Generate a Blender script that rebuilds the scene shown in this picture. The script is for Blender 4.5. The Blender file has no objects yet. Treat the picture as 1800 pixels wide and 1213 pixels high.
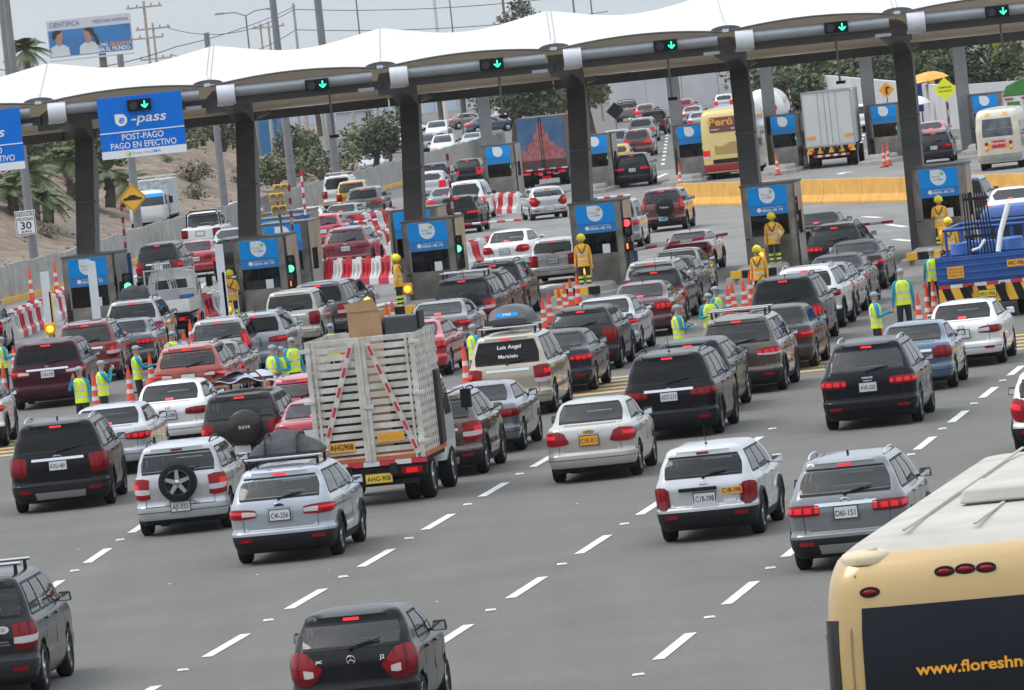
import bpy, bmesh, math, random
from mathutils import Vector, Matrix
random.seed(7)
C = bpy.context
COL = C.scene.collection
rad = math.radians

# ------------------------------------------------------------------ camera, light, exposure
CAM_H, FOC, PITCH, ROLL = 8.5, 13500.0, rad(2.33), rad(6.0)      # focal length in units of a 1800 px wide frame
cd = bpy.data.cameras.new('Camera')
cam = bpy.data.objects.new('Camera', cd); COL.objects.link(cam)
cd.sensor_width = 36.0; cd.lens = FOC / 1800 * 36; cd.clip_start = 1.0; cd.clip_end = 20000
cp, sp, cr, sr = math.cos(PITCH), math.sin(PITCH), math.cos(ROLL), math.sin(ROLL)
FWD = Vector((0, cp, -sp)); _r0 = Vector((1, 0, 0)); _u0 = Vector((0, sp, cp))
RGT = _r0 * cr - _u0 * sr; UPV = _r0 * sr + _u0 * cr
m = Matrix.Identity(4)
for i in range(3):
    m[i][0], m[i][1], m[i][2] = RGT[i], UPV[i], -FWD[i]
m[2][3] = CAM_H
cam.matrix_world = m
C.scene.camera = cam

w = bpy.data.worlds.new('World'); C.scene.world = w; w.use_nodes = True
nt = w.node_tree; bg = nt.nodes['Background']
sky = nt.nodes.new('ShaderNodeTexSky'); sky.sky_type = 'NISHITA'; sky.sun_disc = False
SUN_EL, SUN_ROT = rad(58), rad(275)
sky.sun_elevation = SUN_EL; sky.sun_rotation = SUN_ROT
sky.air_density = 1.0; sky.dust_density = 5.0; sky.ozone_density = 1.0
mixn = nt.nodes.new('ShaderNodeMixRGB'); mixn.inputs[0].default_value = .80
mixn.inputs[2].default_value = (6.7, 7.3, 7.95, 1)                   # flat coastal cloud cover over the clear sky
nt.links.new(sky.outputs[0], mixn.inputs[1])
geo = nt.nodes.new('ShaderNodeTexCoord'); sxyz = nt.nodes.new('ShaderNodeSeparateXYZ'); mr = nt.nodes.new('ShaderNodeMapRange')   # overcast dome: the zenith three times as bright as the horizon
mr.inputs[1].default_value = 0; mr.inputs[2].default_value = 1; mr.inputs[3].default_value = .98; mr.inputs[4].default_value = 2.2
vm = nt.nodes.new('ShaderNodeVectorMath'); vm.operation = 'SCALE'
cn = nt.nodes.new('ShaderNodeTexNoise'); cn.inputs['Scale'].default_value = 2.2; cn.inputs['Detail'].default_value = 5; cm = nt.nodes.new('ShaderNodeMapRange'); cmul = nt.nodes.new('ShaderNodeMath'); cmul.operation = 'MULTIPLY'   # thin and thick places in the cloud
cm.inputs[1].default_value = .3; cm.inputs[2].default_value = .7; cm.inputs[3].default_value = .86; cm.inputs[4].default_value = 1.14
nt.links.new(geo.outputs['Generated'], cn.inputs['Vector']); nt.links.new(cn.outputs['Fac'], cm.inputs[0]); nt.links.new(mr.outputs[0], cmul.inputs[0]); nt.links.new(cm.outputs[0], cmul.inputs[1])
nt.links.new(geo.outputs['Generated'], sxyz.inputs[0]); nt.links.new(sxyz.outputs['Z'], mr.inputs[0]); nt.links.new(mixn.outputs[0], vm.inputs[0]); nt.links.new(cmul.outputs[0], vm.inputs['Scale'])
nt.links.new(vm.outputs[0], bg.inputs['Color'])
bg.inputs['Strength'].default_value = .113
ld = bpy.data.lights.new('Sun', 'SUN'); ld.energy = 1.1; ld.angle = rad(28); ld.color = (1, .97, .92)
sun = bpy.data.objects.new('Sun', ld); COL.objects.link(sun)
sun.rotation_euler = (rad(90) - SUN_EL, 0, math.pi - SUN_ROT)
vs = C.scene.view_settings; vs.view_transform = 'Standard'; vs.look = 'None'; vs.exposure = 0.1; vs.gamma = 1
C.scene.cycles.max_bounces = 8; C.scene.cycles.transparent_max_bounces = 16
C.scene.cycles.diffuse_bounces = 3; C.scene.cycles.volume_bounces = 1

# ------------------------------------------------------------------ pixel of the 1800 px photograph -> point of the place
def ray(px, py):
    return FWD * FOC + RGT * (px - 900) - UPV * (py - 606.5)
def gp(px, py, z=0.0):                       # on the level z
    d = ray(px, py); t = (z - CAM_H) / d.z
    return Vector((d.x * t, d.y * t, z))
def dp(px, py, Y):                           # on the vertical plane at distance Y
    d = ray(px, py); t = Y / d.y
    return Vector((d.x * t, Y, CAM_H + d.z * t))

# ------------------------------------------------------------------ materials
def frange(a, b, n): return [a + (b - a) * i / n for i in range(n + 1)]
MATS = {}
def mat(name, col, rough=.5, metal=0., coat=0., noise=None, emit=0., spec=.5, bump=None, alpha=None):
    if name in MATS: return MATS[name]
    M = bpy.data.materials.new(name); M.use_nodes = True
    n = M.node_tree; b = n.nodes['Principled BSDF']
    b.inputs['Base Color'].default_value = (*col, 1); b.inputs['Roughness'].default_value = rough
    b.inputs['Metallic'].default_value = metal; b.inputs['Coat Weight'].default_value = coat
    b.inputs['Coat Roughness'].default_value = .06
    b.inputs['Specular IOR Level'].default_value = spec
    if emit:
        b.inputs['Emission Color'].default_value = (*col, 1); b.inputs['Emission Strength'].default_value = emit
    if noise:
        sc, amt = noise[0], noise[1]
        tc = n.nodes.new('ShaderNodeTexCoord'); tx = n.nodes.new('ShaderNodeTexNoise')
        tx.inputs['Scale'].default_value = sc; tx.inputs['Detail'].default_value = 6; tx.inputs['Roughness'].default_value = .6
        n.links.new(tc.outputs['Object'], tx.inputs['Vector'])
        mp = n.nodes.new('ShaderNodeMapRange'); mp.inputs[1].default_value = .3; mp.inputs[2].default_value = .7
        n.links.new(tx.outputs['Fac'], mp.inputs[0])
        mx = n.nodes.new('ShaderNodeMixRGB'); n.links.new(mp.outputs[0], mx.inputs[0])
        c2 = noise[2] if len(noise) > 2 else tuple(c * (1 - amt) for c in col)
        mx.inputs[1].default_value = (*(tuple(min(1, c * (1 + amt * .5)) for c in col)), 1); mx.inputs[2].default_value = (*c2, 1)
        n.links.new(mx.outputs[0], b.inputs['Base Color'])
        if bump:
            bp = n.nodes.new('ShaderNodeBump'); bp.inputs['Strength'].default_value = bump; bp.inputs['Distance'].default_value = .1
            n.links.new(tx.outputs['Fac'], bp.inputs['Height']); n.links.new(bp.outputs[0], b.inputs['Normal'])
    MATS[name] = M
    return M

def glass(name, tint, ior=1.5):
    if name in MATS: return MATS[name]
    M = bpy.data.materials.new(name); M.use_nodes = True; n = M.node_tree
    for x in list(n.nodes): n.nodes.remove(x)
    o = n.nodes.new('ShaderNodeOutputMaterial'); mx = n.nodes.new('ShaderNodeMixShader')
    t = n.nodes.new('ShaderNodeBsdfTransparent'); g = n.nodes.new('ShaderNodeBsdfGlossy'); f = n.nodes.new('ShaderNodeFresnel')
    t.inputs[0].default_value = (*tint, 1); g.inputs['Roughness'].default_value = .03; f.inputs['IOR'].default_value = ior
    n.links.new(f.outputs[0], mx.inputs[0]); n.links.new(t.outputs[0], mx.inputs[1]); n.links.new(g.outputs[0], mx.inputs[2])
    n.links.new(mx.outputs[0], o.inputs[0])
    MATS[name] = M
    return M

def membrane(name, col, fac):
    M = mat(name, col, .6, noise=(.5, .05)); n = M.node_tree; b = n.nodes['Principled BSDF']; o = n.nodes['Material Output']
    t = n.nodes.new('ShaderNodeBsdfTranslucent'); t.inputs[0].default_value = (*col, 1); mx = n.nodes.new('ShaderNodeMixShader'); mx.inputs[0].default_value = fac
    n.links.new(b.outputs[0], mx.inputs[1]); n.links.new(t.outputs[0], mx.inputs[2]); n.links.new(mx.outputs[0], o.inputs[0])
    return M
def paint(col, metal=.3, rough=.2, dirt=None):
    dirt = (.025 if max(col) < .06 else .14) if dirt is None else dirt
    key = 'paint_%02x%02x%02x' % tuple(int(255 * c ** .45) for c in col)
    if key in MATS: return MATS[key]
    dust = tuple(c * (1 - dirt) + dirt * d for c, d in zip(col, (.26, .25, .23)))
    dk = max(col) < .06
    M = mat(key, col, .2 if dk else rough, metal, .14 if dk else .8, (2.2, .1, dust), spec=.12 if dk else .4)
    return M

BLACK = mat('black_plastic', (.016, .016, .018), .55, noise=(9, .3), spec=.2)
RUBBER = mat('rubber', (.011, .011, .011), .85, noise=(20, .4, (.022, .021, .02)), spec=.15)
DARK = mat('underbody', (.012, .012, .012), .9)
CHROME = mat('chrome', (.75, .76, .78), .16, 1.)
ALLOY = mat('alloy', (.45, .46, .48), .3, .9)
STEEL = mat('brushed_steel', (.33, .31, .285), .26, 1., noise=(1.6, .45))
RED = mat('red_lens', (.24, .004, .008), .16, coat=.12, spec=.3)
REDLIT = mat('red_lens_lit', (.6, .01, .018), .2, emit=.40, coat=.1, spec=.3)
RED2 = mat('red_lens_deep', (.11, .003, .006), .16, coat=.12, spec=.3)
BRAKE = mat('brake_lit', (1, .03, .04), .3, emit=.7)
CLEAR = mat('clear_lens', (.55, .5, .5), .15, coat=.5)
AMBER = mat('amber_lens', (.85, .30, .03), .2, coat=.5)
WHITE = mat('white_paint', (.72, .72, .70), .5, noise=(5, .12))
PLATE_W = mat('plate_white', (.62, .63, .62), .4)
PLATE_Y = mat('plate_yellow', (.72, .52, .04), .4)
PLATE_O = mat('plate_orange', (.80, .36, .03), .4)
INK = mat('black_ink', (.012, .012, .014), .6)
SEAT = mat('seat_cloth', (.085, .085, .085), .9, noise=(30, .3))
SEATL = mat('seat_cloth_light', (.24, .235, .225), .9, noise=(30, .3))
GL_CLEAR = glass('glass_clear', (.80, .86, .84), 1.62); GL_MID = glass('glass_mid', (.38, .41, .41)); GL_DARK = glass('glass_tinted', (.05, .055, .06), 1.36)
GL_FAR = mat('glass_far', (.02, .023, .026), .06, spec=.35)
MIRR = mat('mirror_glass', (.7, .72, .75), .05, 1.)

# ------------------------------------------------------------------ mesh building
class MB:
    def __init__(s): s.v = []; s.f = []; s.m = []; s.s = []
    def add(s, vs, fs, mi=0, sm=False):
        o = len(s.v); s.v += [tuple(v) for v in vs]
        for f in fs: s.f.append(tuple(o + i for i in f)); s.m.append(mi); s.s.append(sm)
    def box(s, c, d, mi=0, M=None, taper=(1, 1)):
        x, y, z = (k / 2 for k in d); tx, ty = taper
        vs = [(-x, -y, -z), (x, -y, -z), (x, y, -z), (-x, y, -z), (-x * tx, -y * ty, z), (x * tx, -y * ty, z), (x * tx, y * ty, z), (-x * tx, y * ty, z)]
        c = Vector(c); vs = [(M @ Vector(v) if M else Vector(v)) + c for v in vs]
        s.add(vs, [(3, 2, 1, 0), (4, 5, 6, 7), (0, 1, 5, 4), (1, 2, 6, 5), (2, 3, 7, 6), (3, 0, 4, 7)], mi)
    def tube(s, p0, p1, r0, r1=None, n=8, mi=0, sm=True):
        s.path([p0, p1], [r0, r0 if r1 is None else r1], n, mi, sm)
    def path(s, pts, r, n=8, mi=0, sm=True):
        pts = [Vector(p) for p in pts]; rs = r if isinstance(r, (list, tuple)) else [r] * len(pts)
        vs = []; prev = None
        for i, p in enumerate(pts):
            d = (pts[min(i + 1, len(pts) - 1)] - pts[max(i - 1, 0)]).normalized()
            if prev is None:
                a = Vector((0, 0, 1)) if abs(d.z) < .9 else Vector((1, 0, 0)); u = d.cross(a).normalized()
            else: u = (prev - d * prev.dot(d)).normalized()
            prev = u; v = d.cross(u)
            for k in range(n):
                t = 2 * math.pi * k / n; vs.append(p + (u * math.cos(t) + v * math.sin(t)) * rs[i])
        fs = []
        for i in range(len(pts) - 1):
            for k in range(n): a = i * n + k; b = i * n + (k + 1) % n; fs.append((a, b, b + n, a + n))
        s.add(vs, fs, mi, sm)
        s.add(vs[:n], [tuple(range(n))[::-1]], mi); s.add(vs[-n:], [tuple(range(n))], mi)
    def lathe(s, prof, n=16, c=(0, 0, 0), axis='z', mi=0, sm=True, cap=True):
        vs = []
        for r, h in prof:
            for k in range(n):
                t = 2 * math.pi * k / n; a, b = r * math.cos(t), r * math.sin(t)
                vs.append({'z': (a, b, h), 'x': (h, a, b), 'y': (b, h, a)}[axis])
        vs = [Vector(v) + Vector(c) for v in vs]
        fs = [(i * n + k, i * n + (k + 1) % n, (i + 1) * n + (k + 1) % n, (i + 1) * n + k) for i in range(len(prof) - 1) for k in range(n)]
        s.add(vs, fs, mi, sm)
        if cap:
            if prof[0][0] > .001: s.add(vs[:n], [tuple(range(n))[::-1]], mi)
            if prof[-1][0] > .001: s.add(vs[-n:], [tuple(range(n))], mi)
    def prism(s, poly, t, o=(0, 0, 0), ex=(1, 0, 0), ey=(0, 0, 1), mi=0, holes=None):
        o, ex, ey = Vector(o), Vector(ex), Vector(ey); nz = ex.cross(ey).normalized() * t; n = len(poly)
        a = [o + ex * x + ey * y for x, y in poly]; b = [p + nz for p in a]
        s.add(a + b, [tuple(range(n))[::-1], tuple(range(n, 2 * n))] + [(i, (i + 1) % n, n + (i + 1) % n, n + i) for i in range(n)], mi)
    def sphere(s, c, r, mi=0, n=10, k=6, sc=(1, 1, 1)):
        pr = [(max(.0002, math.sin(math.pi * i / k)) * r, -math.cos(math.pi * i / k) * r) for i in range(k + 1)]
        o = len(s.v); s.lathe(pr, n, (0, 0, 0), 'z', mi, True, False)
        for i in range(o, len(s.v)):
            v = s.v[i]; s.v[i] = (v[0] * sc[0] + c[0], v[1] * sc[1] + c[1], v[2] * sc[2] + c[2])
    def grid(s, fn, nu, nv, mi=0, sm=True, mf=None):
        vs = [fn(i / nu, j / nv) for j in range(nv + 1) for i in range(nu + 1)]
        o = len(s.v); s.v += [tuple(v) for v in vs]
        for j in range(nv):
            for i in range(nu):
                a = o + j * (nu + 1) + i; s.f.append((a, a + 1, a + nu + 2, a + nu + 1)); s.m.append(mf(i, j) if mf else mi); s.s.append(sm)
    def xf(s, M):
        s.v = [tuple(M @ Vector(v)) for v in s.v]; return s
    def mesh(s, name, mats):
        me = bpy.data.meshes.new(name); me.from_pydata(s.v, [], s.f)
        for q in (mats if isinstance(mats, (list, tuple)) else [mats]): me.materials.append(q)
        me.polygons.foreach_set('material_index', s.m); me.polygons.foreach_set('use_smooth', s.s); me.update()
        return me
    def build(s, name, mats, parent=None, bevel=0, loc=None, rz=None, kind=None):
        o = bpy.data.objects.new(name, s.mesh(name, mats)); COL.objects.link(o)
        if parent: o.parent = parent
        if loc is not None: o.location = loc
        if rz is not None: o.rotation_euler.z = rz
        if bevel:
            b = o.modifiers.new('Bevel', 'BEVEL'); b.width = bevel; b.segments = 2; b.limit_method = 'ANGLE'; b.angle_limit = rad(40)
        if kind: o['kind'] = kind
        return o

def tag(o, label, cat, group=None, kind=None):
    if len(label.split()) > 16: print('LONG', label)
    o['label'] = label; o['category'] = cat
    if group: o['group'] = group
    if kind: o['kind'] = kind
    return o
def thing(name, loc, label, cat, group=None, rz=0):
    o = bpy.data.objects.new(name, None); COL.objects.link(o); o.location = loc; o.rotation_euler.z = rz
    o.empty_display_size = .3
    return tag(o, label, cat, group)
def dup(o, loc=None, rz=None, label=None, parent=None):
    kids = [(c, list(c.children)) for c in o.children]
    r = o.copy(); COL.objects.link(r)
    if parent: r.parent = parent
    if loc is not None: r.location = loc
    if rz is not None: r.rotation_euler.z = rz
    if label: r['label'] = label
    for c, gs in kids:
        d = c.copy(); COL.objects.link(d); d.parent = r
        for g in gs:
            e = g.copy(); COL.objects.link(e); e.parent = d
    return r

_TX = {}
def text(body, size, name, material, parent, loc, rx=90, rz=0, ext=.003, bold=0, width=None, M=None, align='CENTER', shear=0):
    key = (body, bold, align, shear)
    if key not in _TX:
        cu = bpy.data.curves.new('lettering', 'FONT'); cu.body = body; cu.size = 1; cu.align_x = align; cu.align_y = 'CENTER'
        cu.offset = bold; cu.resolution_u = 3; cu.shear = shear
        to = bpy.data.objects.new('lettering', cu); COL.objects.link(to)
        me = bpy.data.meshes.new_from_object(to.evaluated_get(C.evaluated_depsgraph_get()))
        bpy.data.objects.remove(to); xs = [v.co.x for v in me.vertices] or [0]
        _TX[key] = (me, max(xs) - min(xs))
    me0, w0 = _TX[key]
    me = me0.copy(); me.materials.clear(); me.materials.append(material); me.name = name
    sx = size if width is None else min(size * 1.6, width / max(w0, .01))
    for v in me.vertices: v.co.x *= sx; v.co.y *= size
    o = bpy.data.objects.new(name, me); COL.objects.link(o); o.parent = parent
    if M is not None: o.matrix_local = M
    else: o.location = loc; o.rotation_euler = (rad(rx), 0, rz)
    return o
# ------------------------------------------------------------------ the ground, roads and markings
def asphalt(name, c1, c2, sc):
    M = mat(name, c1, .88, noise=(sc, .2, c2), bump=.25); n = M.node_tree; b = n.nodes['Principled BSDF']
    tc = n.nodes.new('ShaderNodeTexCoord'); mp = n.nodes.new('ShaderNodeMapping'); mp.inputs['Scale'].default_value = (.9, .045, 1); mp.inputs['Rotation'].default_value = (0, 0, rad(7.5))
    tx = n.nodes.new('ShaderNodeTexNoise'); tx.inputs['Scale'].default_value = 1.1; tx.inputs['Detail'].default_value = 5
    n.links.new(tc.outputs['Object'], mp.inputs[0]); n.links.new(mp.outputs[0], tx.inputs['Vector'])
    r = n.nodes.new('ShaderNodeMapRange'); r.inputs[1].default_value = .35; r.inputs[2].default_value = .68; r.inputs[3].default_value = .92; r.inputs[4].default_value = 1.05
    n.links.new(tx.outputs['Fac'], r.inputs[0]); mu = n.nodes.new('ShaderNodeVectorMath'); mu.operation = 'SCALE'
    src = b.inputs['Base Color'].links[0].from_socket; n.links.new(src, mu.inputs[0]); n.links.new(r.outputs[0], mu.inputs['Scale'])
    # fine aggregate speckle
    t2 = n.nodes.new('ShaderNodeTexNoise'); t2.inputs['Scale'].default_value = 14; t2.inputs['Detail'].default_value = 4; n.links.new(tc.outputs['Object'], t2.inputs['Vector'])
    r2 = n.nodes.new('ShaderNodeMapRange'); r2.inputs[1].default_value = .3; r2.inputs[2].default_value = .7; r2.inputs[3].default_value = .84; r2.inputs[4].default_value = 1.16
    n.links.new(t2.outputs['Fac'], r2.inputs[0]); m2 = n.nodes.new('ShaderNodeVectorMath'); m2.operation = 'SCALE'
    n.links.new(mu.outputs[0], m2.inputs[0]); n.links.new(r2.outputs[0], m2.inputs['Scale']); n.links.new(m2.outputs[0], b.inputs['Base Color'])
    return M
def sheet(name, pts, z, M):
    b = MB(); b.add([(p[0], p[1], z) for p in pts], [tuple(range(len(pts)))]); o = b.build(name, [M]); o['kind'] = 'structure'; return o
ASPH = asphalt('asphalt', (.119, .112, .099), (.105, .099, .088), .35)
CONC = asphalt('concrete_pavement', (.20, .193, .18), (.15, .145, .136), .25)
DIRT = mat('dirt', (.23, .17, .125), .95, noise=(.8, .4, (.10, .075, .055)), bump=1.0)
CONCRETE = mat('concrete', (.34, .33, .31), .85, noise=(1.3, .3), bump=.2)
YEL = mat('yellow_paint', (.66, .36, .035), .6, noise=(2, .25))
LINEW = mat('line_white', (.74, .74, .72), .6, noise=(6, .18, (.42, .42, .41)))
LINEY = mat('line_yellow', (.62, .36, .06), .6, noise=(5, .3, (.3, .24, .15)))
sheet('ground', [(-4000, -300), (4000, -300), (4000, 9000), (-4000, 9000)], -.02, DIRT)
sheet('road', [(-32, 20), (42, 20), (62, 700), (40, 1000), (-16, 1000), (-20.6, 286)], 0, ASPH)
sheet('plaza_pavement', [(-19.6, 228), (30, 228), (42, 420), (-8.6, 424), (-19.3, 300)], .004, CONC)
mk = MB(); Z = .009
def quad_strip(a, b, wd, mi=0):
    a, b = Vector(a), Vector(b); d = (b - a).normalized(); nx = Vector((d.y, -d.x, 0)) * wd / 2
    mk.add([(p.x, p.y, Z) for p in (a - nx, a + nx, b + nx, b - nx)], [(0, 1, 2, 3)], mi)
studs = []
def dashline(p, q, k0, k1):                 # through two photographed dash starts, repeated both ways
    a, b = gp(*p), gp(*q); d = b - a; n = d.normalized()
    for k in range(k0, k1):
        s = a + d * k; quad_strip(s, s + n * d.length * .46, .17); studs.append(s + n * d.length * .74)
dashline((508, 1071), (635, 997), -2, 6)
dashline((897, 1052), (1018, 974), -3, 5)
dashline((1157, 1160), (1277, 1063), -3, 5)
dashline((153, 990), (231, 937), -3, 2)
dashline((1612, 791), (1672, 743), 0, 5)
for y0, y1, k in ((672, 692, 4),):
    for i in range(5):
        Y = gp(1050, 692).y + i * 1.72; quad_strip((-22, Y, 0), (30, Y, 0), .75, 1)
for (x0, y0, x1, y1) in ((1400, 402, 1372, 402), (1466, 443, 1438, 441), (1560, 395, 1592, 399), (1572, 421, 1604, 424), (1517, 381, 1548, 383), (815, 428, 832, 433), (1150, 315, 1172, 305), (1390, 318, 1414, 317), (1440, 317, 1466, 317), (1495, 318, 1522, 318), (345, 512, 352, 504), (353, 503, 362, 496)):
    a, b = gp(x0, y0), gp(x1, y1); quad_strip(a, b, .28)
for px, py in ((668, 537), (957, 505), (1480, 305), (700, 425)):
    c = gp(px, py); h = rad(hd0(px)) if False else rad(7); d = Vector((math.sin(h), math.cos(h), 0)); n = Vector((d.y, -d.x, 0))
    quad_strip(c - d * 1.6, c + d * .6, .3); mk.add([(p.x, p.y, Z) for p in (c + d * .6 - n * .6, c + d * .6 + n * .6, c + d * 2.2)], [(0, 1, 2)])
for i in range(60):                                         # lane lines beyond the far plaza and on its approach
    for px0 in (1010, 1100, 1165, 1232, 1300, 1370):
        pass
for (a, b, n_) in (((1165, 290), (1178, 205), 16), ((1146, 262), (1100, 200), 10), ((1500, 285), (1530, 205), 12)):
    A, B_ = gp(*a), gp(*b)
    for i in range(n_): quad_strip(A.lerp(B_, i / n_), A.lerp(B_, (i + .4) / n_), .2)
for px0, py0, px1, py1 in ((0, 592, 120, 560), (330, 300, 470, 232)): pass
quad_strip(gp(-60, 575), gp(125, 527), .18); quad_strip(gp(125, 527), gp(440, 412), .18)
rs = random.Random(2)
for i in range(70):
    x_, y_ = rs.uniform(-14, 14), rs.uniform(95, 180); s_ = rs.uniform(.008, .022); mk.add([(x_ + rs.uniform(-s_, s_) + dx * s_, y_ + dy * s_ * 3, Z) for dx, dy in ((-1, -1), (1, -1), (1, 1), (-1, 1))], [(0, 1, 2, 3)])
o = mk.build('road_markings', [LINEW, LINEY]); o['kind'] = 'structure'
for i, s in enumerate(studs):
    if not (60 < s.y < 185): continue
    b = MB(); b.box((0, 0, .012), (.17, .12, .022), 0, None, (.8, .5)); o = b.build('road_stud', [LINEW], loc=(s.x, s.y, Z))
    tag(o, 'small white raised road stud lying in the gap between two lane dashes', 'road stud', 'white studs between the lane dashes')

# wall on the left: precast panels
b = MB(); wp = [(-24.2, 246), (-19.7, 299), (-17.8, 314.7), (-16.2, 347), (-12.7, 383), (-10.2, 412), (-5.8, 462), (1, 545)]
b2 = MB(); b3 = MB()
for (x0, y0), (x1, y1) in zip(wp, wp[1:]):
    n = max(1, round(math.hypot(x1 - x0, y1 - y0) / 2.4))
    for i in range(n):
        a = Vector((x0 + (x1 - x0) * i / n, y0 + (y1 - y0) * i / n, 0)); c = Vector((x0 + (x1 - x0) * (i + 1) / n, y0 + (y1 - y0) * (i + 1) / n, 0)); d = (c - a); c = c - d.normalized() * .05
        nx = Vector((d.y, -d.x, 0)).normalized(); hh = 1.42 + .03 * ((i * 7) % 3)
        pr = [(0.0, 0), (.14, 0), (.11, .25), (.06, hh), (-.06, hh), (-.1, 0)]
        vs_ = [p + nx * u + Vector((0, 0, z)) for p in (a, c) for u, z in pr]
        b.add(vs_, [(k, (k + 1) % 6, 6 + (k + 1) % 6, 6 + k) for k in range(6)] + [(5, 4, 3, 2, 1, 0), (6, 7, 8, 9, 10, 11)])
    a, c = Vector((x0, y0, 0)), Vector((x1, y1, 0)); d = (c - a).normalized(); nx = Vector((d.y, -d.x, 0))
    b3.add([p + nx * u + Vector((0, 0, z)) for p in (a, c) for u, z in ((.16, .0), (.42, .0), (.40, .2), (.16, .2))], [(0, 1, 5, 4), (1, 2, 6, 5), (2, 3, 7, 6), (3, 0, 4, 7)])
t = tag(b.build('concrete_wall', [CONCRETE]), 'long grey precast concrete wall along the left edge of the road', 'wall')
b3.build('kerb_strip', [YEL], t)

# dirt embankment beyond the oncoming road
def rnd(x, y):
    return math.sin(x * 1.3 + 2.1 * math.sin(y * .7)) * .5 + math.sin(y * .9 + 1.7 * math.sin(x * .5)) * .5
def wallx(Y):
    for (x0, y0), (x1, y1) in zip(wp, wp[1:]):
        if Y <= y1: return x0 + (x1 - x0) * (Y - y0) / (y1 - y0)
    return wp[-1][0]
def bank(u, v):
    Y = 230 + 340 * v; d = 7.5 + 75 * u ** 1.5; X = wallx(Y) - d; t = min(1, max(0, (d - 8) / 9)); t = t * t * (3 - 2 * t)
    h = t * (2.2 + 1.1 * rnd(X * .28, Y * .06) + .5 * rnd(X * .9, Y * .25) + .22 * rnd(X * 2.3 + 5, Y * .7))
    h *= (1 - max(0, (Y - 500) / 75)) * (.85 - .45 * min(1, max(0, (d - 16) / 25)))
    h += 1.6 * math.exp(-((Y - 455) / 26) ** 2 - ((d - 15) / 5) ** 2) + 1.3 * math.exp(-((Y - 395) / 20) ** 2 - ((d - 17) / 5) ** 2)
    h += (random.uniform(-.13, .13) + .18 * math.sin(X * 4.1 + Y * .9) * math.sin(Y * 1.7 - X * 2.3)) * t
    return (X, Y, max(-.03, h) if d > 8 else -.03)
b = MB(); b.grid(lambda u, v: bank(1 - u, v), 110, 240); o = b.build('dirt_embankment', [DIRT]); o['kind'] = 'structure'

# yellow concrete barrier on the right
b = MB(); yp = [(8.1, 341.2), (12.4, 325.3), (16.4, 310), (20.4, 295.7), (26, 276)]; YELB = mat('barrier_yellow', (.70, .37, .07), .7, noise=(1.5, .2), bump=.2)
for (x0, y0), (x1, y1) in zip(yp, yp[1:]):
    n = max(1, round(math.hypot(x1 - x0, y1 - y0) / 5.5))
    for i in range(n):
        a = Vector((x0 + (x1 - x0) * i / n, y0 + (y1 - y0) * i / n, 0)); c = Vector((x0 + (x1 - x0) * (i + 1) / n, y0 + (y1 - y0) * (i + 1) / n, 0)); d = c - a; c = c - d.normalized() * .04
        nx = Vector((-d.y, d.x, 0)).normalized() * -1; pr = [(-.3, 0), (.3, 0), (.3, .08), (.15, .36), (.10, .98), (-.10, .98), (-.15, .36), (-.3, .08)]
        o = MB(); k8 = 8; vs_ = [p + nx * u + Vector((0, 0, z)) for p in (a, c) for u, z in pr]
        o.add(vs_, [(k, (k + 1) % 8, 8 + (k + 1) % 8, 8 + k) for k in range(8)] + [tuple(range(8))[::-1], tuple(range(8, 16))])
        tag(o.build('concrete_barrier', [YELB]), 'yellow painted concrete barrier segment standing in the row beyond the right hand booths', 'barrier', 'yellow concrete barriers in one row')

# ------------------------------------------------------------------ the canopy of the toll plaza
YB = 242.6; YT = 239.6
MEMB = membrane('membrane', (.70, .688, .65), .14); MEMU = membrane('membrane_underside', (.78, .68, .55), .45)
GREY = mat('steel_grey_paint', (.105, .106, .106), .5, noise=(1.2, .25)); TUBE = mat('tube_grey', (.34, .35, .37), .35, .3, noise=(1.5, .15)); SOFF = mat('bracket_white', (.62, .63, .66), .45, noise=(3, .1))
bk = [dp(*p, YT) for p in ((-228, 238), (70, 205), (367, 175), (670, 138), (975, 105), (1277, 73), (1578, 40), (1880, 7))]
zt_ = sum(p.z for p in bk) / len(bk); X = [p.x for p in bk]; sp_ = (X[-1] - X[0]) / 7
can = thing('toll_canopy', (0, YT + 6, 0), 'long white scalloped membrane canopy on dark pillars over the toll lanes', 'canopy'); cY = YT + 6
def L(x, y, z): return (x, y - cY, z)
def memb(u, v, off=0):
    x = X[0] - 2 + (X[-1] - X[0] + 4) * u; ph = (x - X[1]) / sp_ % 1.0; s = math.sin(math.pi * ph); tri = abs(ph - .5) * 2
    zf = zt_ + .34 + .22 * s ** .8; zr = zt_ + 1.2 + .19 * tri ** 2.4 + .10 * (1 + math.cos(2 * math.pi * ph)); zk = zt_ - .75 + .12 * s
    y0 = YT - .12 - .12 * s; y1 = YT + 7; y2 = YT + 12.6
    if v < .5: t = v * 2; z = zf + (zr - zf) * (t ** .92) - .10 * math.sin(math.pi * t) * s; y = y0 + (y1 - y0) * t
    else: t = v * 2 - 1; z = zr + (zk - zr) * (t ** 1.1) - .15 * math.sin(math.pi * t) * s; y = y1 + (y2 - y1) * t
    return L(x, y, z + off)
b = MB(); b.grid(lambda u, v: memb(u, v), 180, 24); b.build('membrane', [MEMB], can)
b = MB(); b.grid(lambda u, v: memb(1 - u, v, -.05), 180, 24); b.build('membrane_lining', [MEMU], can)
b = MB(); b.path([memb(u / 160, 0, -.025) for u in range(161)], .035, 6); b.build('edge_cable', [GREY], can)
for i, x in enumerate(X[1:-1]):
    b = MB(); pts = [memb((x - X[0] + 2 + .02) / (X[-1] - X[0] + 4), v / 24, .025) for v in range(0, 25)]
    for dx in (-.07, .07) if i % 2 else (0,): b = MB(); b.path([(p[0] + dx, p[1], p[2]) for p in pts], .012, 4); b.build('seam', [mat('seam_grey', (.45, .44, .43), .6)], can)
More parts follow.
